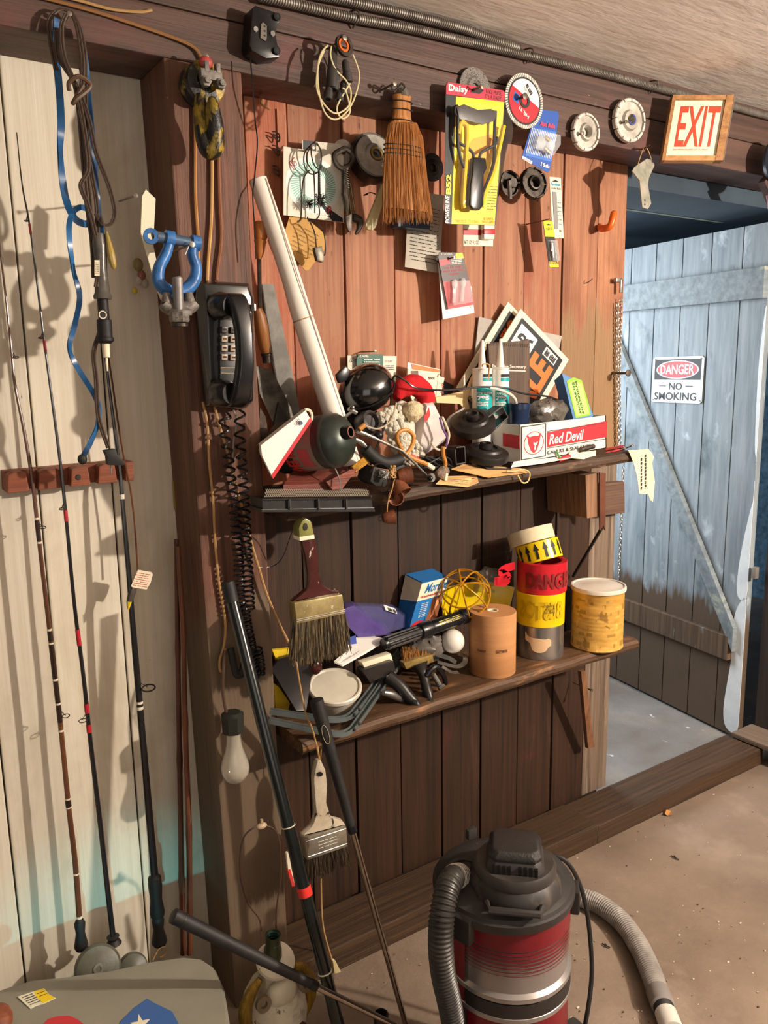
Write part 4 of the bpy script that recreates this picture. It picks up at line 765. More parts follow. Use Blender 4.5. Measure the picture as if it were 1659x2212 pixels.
t.p('saddle_ring', MB().lathe(W(386, 668, Yc)+V((0, 0, -.010)), (0, -.1, 1), [(.010, 0), (.021, .001), (.022, .009), (.014, .014), (.010, .012)], 24), m_iron)
for x in (360, 410): t.p('horn', MB().tube(LL([(x, 655, Yc), (x+(1 if x < 380 else -2), 632, Yc)]), [.010, .006], 12), m_iron)
t.p('bolt', MB().tube(LL([(382, 597, Yc-.012), (383, 600, Yc-.012), (386, 675, Yc-.012)]), [.005, .0085, .0085], 14), mat('#8f8a88', '#6a6664', rough=.5, metal=.4, spots=[('#a8584a', 20, .66, .05)]))
t.p('bolt_head', MB().lathe(W(388, 696, Yc-.008), (0, 0, 1), [(0, -.002), (.015, 0), (.0165, .003), (.0165, .016), (0, .017)], 6), m_iron); t.p('washer', MB().lathe(W(388, 699, Yc-.008), (0, 0, 1), [(0, -.005), (.014, -.005), (.014, 0), (0, 0)], 18), m_dsteel)
t.p('lettering', Fr((382, 690, Yc-.027), (400, 690, Yc-.027), (382, 682, Yc-.027)).text('58M', 0, 0, 1, 1, .001), m_dsteel)
# lure cluster on post side
t = T('lure_cluster', 'small cluster of clear and amber lures hanging in shadow by the post side', 'lure')
for x, y, r, c_ in ((298, 572, .012, '#8a7d4a'), (306, 595, .010, '#9a5a48'), (313, 612, .009, '#b8aca0'), (300, 606, .008, '#c8c0b0'), (291, 628, .006, '#d8b82a')): t.p('lure', MB().ell(W(x, y, .10), r*.8, r*.5, r), mat(c_, rough=.2, bump=0, alpha=.75))
# ---- rod rack
t = T('rod_rack', 'brown wooden notched fishing rod rack screwed across the white boards', 'rack')
m_rack = wood('#8a4a2e', '#5e3220', 'x', k=.8)
f = Fr((13, 1064, .085), (285, 1036, .085), (11, 1020, .085))
L = [(0, 0)]
for u in (.22, .455, .68, .89): L += []
t.p('back_rail', f.rect(0, 0, 1, 1, -.045, -.014), m_rack, sm=False, bev=.002)
for a, b in ((0, .165), (.23, .42), (.48, .64), (.70, .86), (.93, 1)): t.p('tooth', f.poly([(a, 0), (b, 0), (b-.02, .9), (b-.05, 1), (a+.05, 1), (a+.01, .9)] if b < 1 else [(a, 0), (b, 0), (b, 1), (a, 1)], -.016, .014), m_rack, sm=False, bev=.002)
t.p('screw', MB().lathe(f.P(.54, .45, .014), NC, [(0, 0), (.005, 0), (.004, .0015), (0, .0015)], 12), m_dsteel)
def rod(label, pts, r0, r1, Ys, m, wraps=(), guides=(), grip=None, butt=None, sgn=-1):
    t = T('fishing_rod', label, 'fishing rod', 'fishing rods standing in the wall rack')
    n = len(pts); P2 = smooth([V((x, y, Ys[0]+(Ys[1]-Ys[0])*i/(n-1))) for i, (x, y) in enumerate(pts)], 6)
    P = [W(p.x, p.y, p.z) for p in P2]; rs = [r1+(r0-r1)*i/(len(P)-1) for i in range(len(P))]; t.p('blank', MB().tube(P, rs, 10), m)
    def at(y):
        for a, b, i in zip(P2, P2[1:], range(len(P2))):
            if a.y <= y <= b.y: k = (y-a.y)/(b.y-a.y+1e-9); return P[i].lerp(P[i+1], k), rs[i]
        return P[-1], rs[-1]
    for y0, y1, c_ in wraps:
        A, r = at(y0); B, _ = at(y1); t.p('thread_wrap', MB().tube([A, B], r+.0006, 10), c_)
    for y, R_ in guides:
        A, r = at(y); c = A+V((sgn*(R_*.9+r)*-1, -R_*.6, 0)); B, _ = at(y-16)
        g = t.p('line_guide', MB().tube([c+V((math.cos(a)*R_, math.sin(a)*R_*.5, math.sin(a)*R_*.35)) for a in [2*math.pi*i/20 for i in range(20)]], max(.0009, R_*.13), 6, True), m_dsteel)
        t.p('guide_foot', MB().tube([c+V((sgn*R_*.9, 0, 0)), B], .0008, 5).tube([c+V((0, R_*.5, 0)), B], .0008, 5), m_dsteel, par=g)
    if grip:
        y0, y1, rr = grip[:3]; A, _ = at(y0); B, _ = at(y1); d = B-A; l = d.length; t.p('grip', MB().lathe(A, d, [(rr*.5, 0), (rr*.95, l*.08), (rr, l*.3), (rr*.85, l*.6), (rr*1.1, l*.9), (rr, l), (0, l)], 16), m_rub)
    if butt:
        y0, y1, rr = butt; A, _ = at(y0); B, _ = at(y1); d = B-A; l = d.length; t.p('butt_grip', MB().lathe(A, d, [(rr*.6, 0), (rr, l*.15), (rr*.8, l*.45), (rr*1.25, l*.9), (rr, l), (0, l)], 16), m_rub)
    return t
m_rodA = mat('#6e4226', '#4a2a1a', rough=.3, sc=(20, 20, 3), bump=0, clear=.5); m_rodB = mat('#1a1a1c', rough=.25, bump=0, clear=.5)
mw = flat('#e0d6c0', .4); mdk = flat('#2c1c14', .3); mrd = flat('#b02030', .35)
wA = [(1118, 1122, mw), (1124, 1168, mdk), (1170, 1174, mw), (1358, 1362, mw), (1364, 1384, mdk), (1388, 1391, mw), (1392, 1560, mdk), (1466, 1470, mw), (1518, 1522, mw), (1576, 1580, mw), (1724, 1727, mw), (1728, 1742, mdk), (1743, 1745, mw), (1886, 1889, mw), (1978, 1983, mw)]
rod('brown wooden fishing rod with white thread bands, leftmost in the rack', [(-6, 490), (10, 620), (25, 760), (32, 830), (52, 930), (70, 1040), (88, 1200), (108, 1370), (130, 1560), (148, 1740), (163, 1870), (176, 2050)], .0055, .0014, (.085, .055), m_rodA, wA, [(772, .004), (1140, .005), (1548, .0065)], None, (1985, 2080, .0105))
wB = [(484, 506, mrd), (735, 758, mrd), (1102, 1126, mrd), (1360, 1394, mrd), (1520, 1540, mrd), (1565, 1582, mrd)]
rod('black fishing rod with bright red thread wraps, second from the left in the rack', [(36, 286), (48, 400), (66, 500), (96, 740), (120, 920), (137, 1060), (160, 1300), (180, 1460), (195, 1600), (214, 1760), (232, 1920), (246, 2040)], .0055, .0008, (.085, .04), m_rodB, wB, [(478, .003), (730, .0036), (1098, .004), (1552, .0068)], None, (2020, 2100, .012), sgn=1)
wC = [(1515, 1520, mw), (1526, 1532, mw), (1068, 1078, mw)]
rod('thick black fishing rod with one large ring guide, right in the rack', [(226, 760), (240, 870), (258, 1010), (264, 1080), (278, 1240), (286, 1340), (298, 1480), (310, 1620), (322, 1760), (334, 1900), (345, 2040)], .0085, .0022, (.085, .03), m_rodB, wC, [(1488, .0125)], (1888, 1978, .0135, 0), (1978, 2060, .0125), sgn=-1)
t = T('fishing_rod', 'very thin brown rod tip bent over the rack end with a paper tag on it', 'fishing rod', 'fishing rods standing in the wall rack')
P = [W(p.x, p.y, p.z) for p in smooth([V(q) for q in ((222, 700, .08), (240, 810, .08), (262, 960, .075), (282, 1060, .07), (292, 1150, .07), (297, 1232, .07))], 6)]; t.p('blank', MB().tube(P, .0018, 6), m_rodA)
t = T('fishing_lure', 'dark grey lure with yellow tail hanging under the red printed tag', 'lure')
t.p('body', MB().tube(smooth(LL([(292, 1262), (285, 1280), (280, 1300), (278, 1316)], .06), 4), [.004, .007, .006, .002], 10), flat('#4a443e', .4)); t.p('tail', MB().tube(LL([(280, 1300), (277, 1318)], .055), [.004, .001], 6), m_yel)
t = T('paper_tag', 'small paper tag with red print on the thin rod tip', 'tag'); f = Fr((282, 1268, .055), (320, 1274, .055), (294, 1230, .055)); t.p('tag', f.poly([(0, .05), (.1, 0), (.9, .0), (1, .4), (.98, .9), (.85, 1), (.1, 1)], 0, .001), m_cream, sm=False); t.p('print', f.scrib(.08, .08, .9, .9, 7, .0014, .16, seed=8), m_inkr, sm=False)
# reel / float on the right rod and grey caps at the bottom
for px, py, r_, lb in ((212, 2092, .042, 'grey round reel cover behind the storage box lid, larger of the two'), (288, 2092, .028, 'small grey reel cover with a ring hole behind the storage box lid')):
    t = T('reel_cover', lb, 'fishing reel'); c = W(px, py, .0); ax = V((-.1, -.8, .5)).normalized(); t.p('cover', MB().lathe(c, ax, [(0, -.02), (r_, -.02), (r_, -.004), (r_*.9, .003), (r_*.4, .009), (0, .011)], 32), mat('#6a6a5c', '#4f5046', rough=.45, sc=(20, 20, 20), dirt=.4)); t.p('axle', MB().ring(c+ax*.008, ax, r_*.22, r_*.12, .004, 18), m_steel)
wire('line_snarl', 'orange-brown loop of wire at the thick rod butt', 'wire', [(330, 2075, 0), (342, 2052, 0), (356, 2046, 0), (358, 2060, 0), (346, 2068, 0)], 0, .0012, m_tan)
# bamboo poles in the corner, brass strip
for L, c_, lb in (([(381, 1165), (384, 1400), (388, 1640), (392, 1900), (396, 2060)], '#6b3f2c', 'slim dark red cane pole standing in the corner, left of two'), ([(384, 1180), (396, 1370), (400, 1560), (408, 1800), (410, 2060)], '#7c4a32', 'thicker brown cane pole standing in the corner, right of two')):
    t = T('cane_pole', lb, 'pole'); P = [W(x, y, .085 if 'slim' in lb else .06) for x, y in L]; P = smooth(P, 8)
    rs = [.0045+.0015*(i/len(P)) + (.0012 if i % 8 == 0 and i else 0) for i in range(len(P))]; t.p('cane', MB().tube(P, rs, 10), mat(c_, '#44271b', rough=.4, sc=(40, 40, 6)))
t = T('brass_strip', 'short brass strip nailed upright on the white board edge', 'strip'); t.p('strip', MB().prism(LL([(372, 1040), (378, 1036), (380, 1100), (376, 1101)], .125), NC*.004), mat('#b59a4a', metal=.7, rough=.35), sm=False)
# ---- light bulb, plug and harp on the post foot
t = T('light_bulb', 'large frosted light bulb hanging upside down from a dark socket on the post', 'light bulb')
c = W(508, 1655, -.045); s_ = .00079
t.p('socket', MB().lathe(c, (0, 0, 1), [(0, 88*s_), (.014, 88*s_), (.022, 92*s_), (.023, 135*s_), (.016, 142*s_), (0, 143*s_)], 8), flat('#1e2018', .6), label='dark rubber socket')
t.p('glass', MB().lathe(c, (0, 0, 1), [(0, -43*s_), (14*s_, -41*s_), (26*s_, -32*s_), (34*s_, -16*s_), (35*s_, 0), (30*s_, 20*s_), (22*s_, 42*s_), (18*s_, 62*s_), (17*s_, 90*s_), (0, 90*s_)], 28), mat('#c8c0b0', '#b4ab9a', rough=.15, bump=0, alpha=.62, clear=1))
t.p('cord', MB().tube(smooth(LL([(486, 1405, -.02), (482, 1450, -.03), (482, 1500, -.035), (490, 1545, -.04)]), 5), .003, 7), m_brownw)
wire('hung_plug', 'dark plug and loop of cable hanging behind the long black cane', 'cable', [(498, 1400, -.02), (506, 1440, -.03), (512, 1458, -.035), (522, 1455, -.035), (530, 1420, -.03)], -.03, .007, m_rub)
t = T('jug_lamp', 'speckled white jug lamp with gold ribbed side scrolls, wire harp and empty green socket', 'lamp')
c = W(592, 2150, -.15); m_cer = mat('#d8cfba', '#b8ad98', rough=.4, sc=(14, 14, 14), bump=.25, spots=[('#5a4c3c', 60, .64, .05), ('#8a7a62', 9, .6, .1)]); px = .00076
zt = lambda y: (2150-y)*px
t.p('body', MB().lathe(c, (0, 0, 1), [(0, zt(2260)), (50*px, zt(2260)), (78*px, zt(2235)), (84*px, zt(2190)), (78*px, zt(2145)), (60*px, zt(2110)), (34*px, zt(2085)), (28*px, zt(2075)), (0, zt(2075))], 36), m_cer)
t.p('collar', MB().lathe(c+V((0, -.012, zt(2042))), (0, -.45, .9), [(0, 0), (.034, 0), (.038, .004), (.036, .009), (.014, .012), (0, .012)], 30), m_cer)
for s_ in (-1, 1):
    P = smooth([c+V((s_*x*px, -.02, zt(y))) for x, y in ((46, 2062), (74, 2090), (90, 2130), (88, 2180), (70, 2225))], 6); g = t.p('side_scroll', MB().tube(P, [.006, .011, .013, .012, .006], 12), mat('#a8842e', '#7a5a1c', rough=.35, metal=.4, sc=(160, 160, 30), bump=.5), label='gold ribbed scroll')
    t.p('scroll_curl', MB().ring(c+V((s_*58*px, -.045, zt(2100))), (0, -1, .2), .015, .007, .008, 20), mat('#8a7c62', '#5a4c38', rough=.4), par=g)
t.p('chin_oval', MB().ell(c+V((0, -.035, zt(2110))), .032, .02, .028, seg=24, rings=14), m_cer); t.p('dark_blaze', MB().ell(c+V((.012, -.055, zt(2215))), .03, .012, .022), mat('#4a3626', '#2e2018', sc=(60, 60, 60)))
sk = c+V((-.006, -.016, zt(2012)))
t.p('socket', MB().lathe(sk, (0, -.12, 1), [(0, -.018), (.014, -.016), (.0175, -.006), (.017, .012), (.0145, .018), (.0145, .044), (.0125, .044), (.0125, .02), (0, .02)], 24), mat('#4a5036', '#33382a', rough=.35, metal=.5), label='green brass bulb socket')
for k in range(3): t.p('thread', MB().ring(sk+V((0, -.005, .026+k*.006)), (0, -.12, 1), .0128, .0112, .002, 20), mat('#6a9a94', metal=.8, rough=.3))
hp = smooth(LL([(565, 2010), (560, 1985), (535, 1950), (520, 1900), (518, 1850), (526, 1810), (545, 1790), (566, 1783), (590, 1790), (602, 1812), (606, 1850), (606, 1900), (598, 1960), (596, 2010)], -.12), 6); t.p('harp', MB().tube(hp, .0016, 6), m_brownw)
t.p('harp_knob', MB().ell(W(565, 1784, -.12), .011, .007, .006).tube(LL([(566, 1782), (565, 1770)], -.12), .003, 8), flat('#b49c80', .4), label='tan finial knob')
# ---- long black cane pole with red band, golf clubs
t = T('telescopic_pole', 'long black telescopic pole with red band leaning before the post', 'pole')
A = W(492, 1262, -.07); B = W(742, 2260, -.30)
def onl(y): 
    lo_, hi_ = 0, 1
    for _ in range(30):
        m_ = (lo_+hi_)/2; p = A.lerp(B, m_); d = p-CP; yy = 1106-FL*(d.dot(CU))/(d.dot(CF))
        if yy < y: lo_ = m_
        else: hi_ = m_
    return A.lerp(B, lo_)
m_pole = mat('#161a18', '#0e100f', rough=.22, bump=0, clear=.4, spots=[('#9a948a', 70, .74, .02)])
t.p('tube', MB().tube([A, onl(1275), B], [.009, .0115, .0125], 18), m_pole)
t.p('end_cap', MB().tube([A+V((0, 0, .004)), onl(1300)], .0125, 16), m_rub)
for y0, y1, m_ in ((1914, 1934, flat('#d8342c', .4)), (1783, 1785, mw), (2098, 2101, mw)): t.p('band', MB().tube([onl(y0), onl(y1)], .0133, 18), m_, label='red band' if y0 == 1914 else None)
t = T('marker_stick', 'short white and red striped stick showing behind the black pole', 'stick'); t.p('stick', MB().prism(LL([(616, 1840), (620, 1838), (628, 1880), (634, 1910), (628, 1912), (620, 1880)], -.15), NC*.006), mw, sm=False); t.p('red_part', MB().prism(LL([(618, 1876), (624, 1874), (634, 1910), (628, 1912)], -.1505), NC*.0065), flat('#c83a34', .4), sm=False)
def club(label, top, gend, bot, Yt, Yb_, rt, badge=None, head=None):
    t = T('golf_club', label, 'golf club'); A = W(*top, Yt); B = W(*bot, Yb_); d = B-A; k = None
    for i in range(200):
        p = A.lerp(B, i/200); q = p-CP; yy = 1106-FL*(q.dot(CU))/(q.dot(CF))
        if yy > gend: k = i/200; break
    G = A.lerp(B, k); u = (B-A).normalized()
    g = t.p('grip', MB().tube([A-u*.002, A, A.lerp(G, .15), G], [.009, rt, rt*.95, rt*.66], 16), m_rub)
    t.p('ferrule', MB().tube([G-u*.002, G+u*.012], rt*.72, 14), m_bk); t.p('shaft', MB().tube([G+u*.01, B], [rt*.5, rt*.42], 12), mat('#c4b8ac', '#988c80', metal=1, rough=.18, bump=0))
    t.p('band', MB().tube([A.lerp(G, .06), A.lerp(G, .065)], rt*1.02, 16), m_dsteel)
    return t, A, G, B
t, A_, G_, B_ = club('golf club with dark grip leaning on the lower shelf edge', (683, 1512), 1785, (880, 2225), -.15, -.27, .0135)
q = A_.lerp(G_, .27); tc = (CP-q).normalized(); up = (A_-G_).normalized(); sd = up.cross(tc).normalized(); t.p('badge', MB().tube([q+tc*.0136+up*math.cos(a)*.019+sd*math.sin(a)*.006 for a in [2*math.pi*i/24 for i in range(24)]], .0005, 4, True), flat('#a89a7a', .4), label='pale oval outline badge')
t, A_, G_, B_ = club('golf club with dark grip slanting over the white jug lamp', (374, 1978), 2125, (880, 2228), -.22, -.34, .0125)
t = T('club_head', 'dark metal club head socket standing at the bottom edge beside the vacuum', 'golf club'); t.p('hosel', MB().lathe(W(824, 2235, -.30), (0, 0, 1), [(.010, 0), (.014, .0), (.014, .045), (.011, .048), (.010, .02)], 20), m_dsteel)
wire('plug_cable', 'thin tan cord hanging below the second paint brush with a small cream plug', 'cord', [(694, 1610, -.06), (690, 1700, -.03), (694, 1930, -.03), (698, 2000, -.035), (710, 2050, -.04), (718, 2075, -.04)], -.03, .0018, m_tan)
THINGS[-1].p('plug', MB().prism(LL([(714, 2070), (720, 2070), (732, 2094), (718, 2098)], -.04), NC*.01), flat('#c8b888', .5), bev=.001)
# ---- grey storage box with stickers
t = T('storage_box', 'large grey plastic storage box lid with stickers in the lower left corner', 'box')
m_box = mat('#8d897c', '#7d796d', rough=.5, sc=(3, 3, 3), bump=.08, bscale=(200, 200, 200))
zb = .245; out = [(-60, 2160), (0, 2138), (60, 2120), (140, 2112), (240, 2098), (330, 2078), (400, 2068), (440, 2072), (468, 2090), (486, 2130), (496, 2190), (502, 2300), (505, 2420), (-60, 2420)]
top = [WZ(x, y, zb) for x, y in out]; cen = sum(top, V())/len(top)
rows = [[p+V((0, 0, -.2)) for p in top], [p+V((0, 0, -.03)) for p in top], [cen+(p-cen)*.99+V((0, 0, -.008)) for p in top], [cen+(p-cen)*.955+V((0, 0, .003)) for p in top], [cen+(p-cen)*.6+V((0, 0, .006)) for p in top]]
t.p('lid', loft(rows), m_box)
def zf(o, x, y, z): return Fr(WZ(*o, z), WZ(*x, z), WZ(*y, z))
zs = zb+.0065
t = T('price_label', 'torn yellow and white price label stuck on the grey storage box', 'sticker')
f = zf((66, 2180), (118, 2152), (40, 2150), zs); t.p('label', Fr(WZ(66, 2180, zs), WZ(122, 2158, zs), WZ(38, 2154, zs)).poly([(0, 0), (.2, .05), (.5, .0), (1, .05), (.93, .4), (.98, .9), (.6, .95), (0, 1)], 0, .001), flat('#e8e2c8', .5), sm=False)
g = Fr(WZ(66, 2180, zs), WZ(122, 2158, zs), WZ(38, 2154, zs)); t.p('yellow_part', g.poly([(.5, .02), (.98, .06), (.92, .4), (.96, .88), (.6, .93), (.5, .5)], .001, .0013), m_yel, sm=False); t.p('print', g.scrib(.1, .15, .5, .9, 5, .0015, .2), m_ink, sm=False); t.p('handwriting', g.scrib(.6, .4, .92, .8, 2, .0016, .12, seed=4), m_ink, sm=False)
t = T('star_decal', 'blue decal with a cream star on the grey storage box', 'sticker')
t.p('blue_field', MB().prism([WZ(x, y, zs) for x, y in ((318, 2158), (330, 2166), (372, 2186), (398, 2235), (392, 2290), (330, 2330), (262, 2290), (248, 2235), (262, 2206), (290, 2178))], V((0, 0, .001))), flat('#3a5f9c', .5), sm=False)
c = WZ(304, 2213, zs+.001); rgt = (WZ(314, 2213, zs)-WZ(294, 2213, zs))/20; up = (WZ(304, 2203, zs)-WZ(304, 2223, zs))/20
t.p('star', MB().prism([c+(rgt*math.sin(a)+up*math.cos(a))*(23 if i % 2 == 0 else 9) for i, a in [(i, math.pi*i/5-.2) for i in range(10)]], V((0, 0, .0006))), m_cream, sm=False)
t = T('red_decal', 'red round-topped decal on the grey storage box beside the star', 'sticker'); t.p('field', MB().prism([WZ(x, y, zs) for x, y in ((92, 2215), (104, 2202), (125, 2196), (150, 2195), (168, 2203), (184, 2216), (192, 2240), (178, 2268), (138, 2280), (98, 2268), (82, 2238))], V((0, 0, .001))), flat('#c03038', .5), sm=False)
t = T('wooden_tool', 'brown rounded wooden end at the far lower left on the storage box', 'handle'); t.p('knob', MB().ell(WZ(0, 2200, zs+.02), .02, .03, .02), m_rack)
# ================================================================ shelves
def WX(x, y, X): d = ray(x, y); return CP+d*((X-CP.x)/d.x)
def zu(X): return 1.0845+.0265*(X-.916)/.709*1.0
ZL = .609
m_shelf = wood('#4a3524', '#2a1d14', 'x', spots=[('#8c6a50', (14, 40, 40), .6, .15), ('#d8c9a8', (60, 120, 120), .72, .03)])
def shelf(label, x0, x1, yb, yf, zf_, th, m):
    t = T('wall_shelf', label, 'shelf'); mb = MB(); vs = []; N = 24
    for i in range(N+1):
        X = x0+(x1-x0)*i/N; z = zf_(X); w_ = .002*math.sin(i*1.7)
        prof = [(yb, z-th), (yb, z), (yf+.012, z), (yf+.004+w_, z-.003), (yf+w_, z-.010), (yf+w_, z-th+.008), (yf+.006+w_, z-th)]
        vs += [V((X, a, b)) for a, b in prof]
    mb.add(vs, [(i*7+j, i*7+(j+1) % 7, i*7+7+(j+1) % 7, i*7+7+j) for i in range(N) for j in range(7)]+[tuple(range(7))[::-1], tuple(N*7+j for j in range(7))]); t.p('board', mb, m, sm=False); return t
t = shelf('upper dark brown wooden wall shelf crowded with tools and packages', .662, 1.625, .114, -.10, zu, .027, m_shelf)
t.p('bracket_block', MB().prism([W(1265, 1027, -.03), W(1293, 1021, -.03), W(1293, 1117, -.03), W(1268, 1120, -.03)], V((0, .14, 0))), wood('#8e6a4e', '#6a4a34'), sm=False, bev=.002)
t.p('metal_strap', MB().prism([W(1293, 1020, -.034), W(1306, 1022, -.034), W(1305, 1145, -.034), W(1301, 1134, -.034), W(1294, 1146, -.034)], NC*.004), mat('#7a4a36', '#5a3426', rough=.5, metal=.3), sm=False)
t.p('strap_brace', MB().tube([W(1300, 1140, -.03), W(1238, 1245, .10)], .0045, 6), m_dsteel)
t.p('cross_board', MB().prism([W(1300, 1045, .085), W(1349, 1040, .085), W(1350, 1108, .085), W(1300, 1114, .085)], V((0, .028, 0))), wood('#6a5040', '#4c382c', 'x'), sm=False, bev=.002)
t = shelf('lower dark brown wooden wall shelf with tapes, can and paint brushes', .674, 1.672, .114, -.10, lambda X: .606+.005*(X-.7), .028, wood('#5c4028', '#302014', 'x', spots=[('#9a6a40', (9, 30, 30), .56, .15), ('#c8b49a', (70, 120, 120), .72, .03)]))
t.p('leg_strut', MB().prism([W(1248, 1448, .02), W(1258, 1446, .02), W(1277, 1610, .08), W(1264, 1614, .08)], NC*.012), wood('#8a6244', '#6a4630'), sm=False)
t.p('nail', nail(1278, 1491, .10, .03, r=.002), m_nail)
lower = lambda X: .606+.005*(X-.7)
def stand(px, pyb, wpx, pyt, zb):                       # upright round thing: front base pixel, width, top-ellipse-centre row
    q = WZ(px, pyb, zb); dpt = (q-CP).dot(CF); r = wpx/2*dpt/FL; h = V((q.x-CP.x, q.y-CP.y, 0)).normalized(); c = q+h*r
    d = ray(px, pyt); k = V((c.x-CP.x, c.y-CP.y, 0)).length/V((d.x, d.y, 0)).length; return c, r, CP.z+d.z*k-zb
def cyltext(c, r, s_, ang, dang, z0, z1, m, t, label=None, off=.0014, **k):   # lettering wrapped on a cylinder; ang = centre azimuth
    fn = lambda u, v: c+V((math.cos(ang+dang*(u-.5))*(r+off), math.sin(ang+dang*(u-.5))*(r+off), z0+(z1-z0)*v)); t.p('lettering', text(s_, fn, **k), m, label=label)
def az(c): d = CP-c; return math.atan2(d.y, d.x)
# masking paper roll
t = T('masking_paper_roll', 'tall brown roll of masking paper standing on the lower shelf', 'paper roll')
c, r, h = stand(1063, 1467, 103, 1318, lower(1.2)); m_mask = mat('#b98455', '#a87548', rough=.75, sc=(3, 3, 60), bump=.05)
t.p('paper', MB().lathe(c, (0, 0, 1), [(.013, .002), (r-.001, 0), (r, .002), (r, h-.002), (r-.001, h), (.013, h), (.013, h-.03), (.0001, h-.03)], 48), m_mask)
t.p('core', MB().ring(c+V((0, 0, h-.004)), (0, 0, 1), .0135, .0105, .0045, 24), flat('#e4d8c0', .6), label='pale cardboard core')
a = az(c); cyltext(c, r, 'EASY MASK', a+.42, .50, h*.42, h*.47, flat('#4a2a20', .6), t, bold=.02); cyltext(c, r, 'PAINT', a-.45, .40, h*.42, h*.46, flat('#4a2a20', .6), t, bold=.02)
# coffee can
t = T('coffee_can', 'woven bamboo patterned coffee can with a white plastic lid on the shelf end', 'can')
c, r, h = stand(1288, 1411, 114, 1262, lower(1.6)); prof = [(0, 0), (r*.98, 0), (r*1.005, .003), (r*.985, .006)]
for z in (.18, .34, .40, .46, .52, .58, .74): prof += [(r*.985, h*(z-.02)), (r*.972, h*z), (r*.985, h*(z+.02))]
prof += [(r*.985, h*.93), (r, h*.94), (r, h*.95), (0, h*.95)]
m_bam = mat('#d0a352', '#b98a3c', rough=.4, sc=(30, 30, 90), bump=.05, spots=[('#8f6a2c', (24, 24, 24), .60, .02), ('#e0bb6c', (40, 40, 10), .6, .03)])
t.p('body', MB().lathe(c, (0, 0, 1), prof, 48), m_bam)
f0 = lambda u, z: c+V((math.cos(az(c)+u)*(r*.986), math.sin(az(c)+u)*(r*.986), h*z))
mb = MB(); rd = random.Random(4)
for i in range(22):
    u = rd.uniform(-1.5, 1.2); z = rd.choice([.07, .25, .6, .66, .8]); du = rd.uniform(.06, .3); dz = rd.uniform(.03, .1)
    n = 5; q = [f0(u+du*j/n, z) for j in range(n+1)]+[f0(u+du*j/n, z+dz) for j in range(n+1)]; mb.add(q, [(j, j+1, j+n+2, j+n+1) for j in range(n)])
t.p('weave_print', mb, flat('#a07a34', .5), sm=False, label='darker brown woven blocks')
t.p('lid', MB().lathe(c, (0, 0, 1), [(r*1.0, h*.93), (r*1.045, h*.935), (r*1.05, h*.975), (r*1.03, h*1.0), (r*.97, h*1.0), (r*.94, h*.985), (r*.55, h*.985), (r*.5, h*.99), (0, h*.99)], 48), mat('#ddd4c6', '#cfc4b4', rough=.35, bump=.02), label='white translucent lid')
# tape stack
c, r, h = stand(1165, 1427, 104, 1372, lower(1.35)); a = az(c); z0 = lower(1.35)
def zrow(c, r, py, px=1165):
    q = c+V((math.cos(az(c)), math.sin(az(c)), 0))*r; d = ray(px, py); k = V((q.x-CP.x, q.y-CP.y, 0)).length/V((d.x, d.y, 0)).length; return CP.z+d.z*k
h1 = zrow(c, r, 1357)-z0; m_duct = mat('#b4b2b0', '#8c8a88', rough=.22, metal=.85, sc=(14, 14, 3), bump=.1)
def tape(label, c, r, ri, h, m, ax=(0, 0, 1), core=None, name='tape_roll', cat='tape'):
    t = T(name, label, cat); t.p('tape', MB().lathe(c, ax, [(ri, 0), (r-.001, 0), (r, .001), (r, h-.001), (r-.001, h), (ri, h), (ri, 0)], 48), m); t.parts[-1][1].f = t.parts[-1][1].f[:-2]
    t.p('core', MB().lathe(c, ax, [(ri-.003, .001), (ri, .001), (ri, h-.001), (ri-.003, h-.001), (ri-.003, .001)], 40), core or m_kraft); t.parts[-1][1].f = t.parts[-1][1].f[:-2]; return t
t = tape('shiny silver duct tape roll at the bottom of the tape stack', c, r, .038, h1, m_duct)
n = 10; lo_ = [.60, .55, .52, .30, .26, .24, .24, .26, .30, .42, .46]; hi_ = [.84, .72, .70, .69, .68, .68, .67, .66, .66, .68, .62]
t.p('torn_paper', MB().add([c+V((math.cos(a-.62+1.1*k/n)*(r+.0012), math.sin(a-.62+1.1*k/n)*(r+.0012), h1*v)) for row in (lo_, hi_) for k, v in enumerate(row)], [(k, k+1, k+n+2, k+n+1) for k in range(n)]), flat('#d8b48c', .7), label='torn tan paper scrap')
z1 = z0+h1; h2 = zrow(c, r, 1287)-z1; c1 = V((c.x, c.y, z1+.0005)); r2 = r*1.01
t = tape('yellow caution tape roll with shadowed back print between the silver and red rolls', c1, r2, .045, h2, mat('#edc715', '#e0b80e', rough=.3, bump=.03))
m_yd = flat('#c9a60e', .4); cyltext(c1, r2, 'BESTOS', a+.02, 1.9, h2*.25, h2*.80, m_yd, t, bold=.03, mirror=True, off=.0022, label='mirrored darker yellow letters'); cyltext(c1, r2, 'CAUTION ASBESTOS\nMAY CAUSE CANCER\nAND LUNG DAMAGE', a+.38, .42, h2*.45, h2*.72, m_ink, t, off=.003)
z2 = z1+h2; h3 = zrow(c, r, 1222)-z2; c2 = V((c.x+.003, c.y, z2+.001)); r3 = r*1.04; m_rt = mat('#c2202c', '#a81a26', rough=.3, bump=.03)
t = tape('red danger tape roll with dark letters near the top of the tape stack', c2, r3, .05, h3, m_rt, core=flat('#a82030', .5))
cyltext(c2, r3, 'DANGER', a+.45, 2.2, h3*.2, h3*.72, flat('#7c1a1c', .5), t, bold=.04, off=.0026, label='dark red letters DANGER')
P = smooth([W(x, y, c.y+.02) for x, y in ((1112, 1222), (1092, 1228), (1082, 1236), (1098, 1246), (1080, 1254), (1070, 1256), (1090, 1258), (1098, 1250))], 6); t.p('loose_end', MB().ribbon(P, .02, .001, NC), m_rt, label='crumpled loose red tape end')
z3 = z2+h3; tl = V((-.04, .40, 1)).normalized(); S1 = S(1165, 1190, c.y)
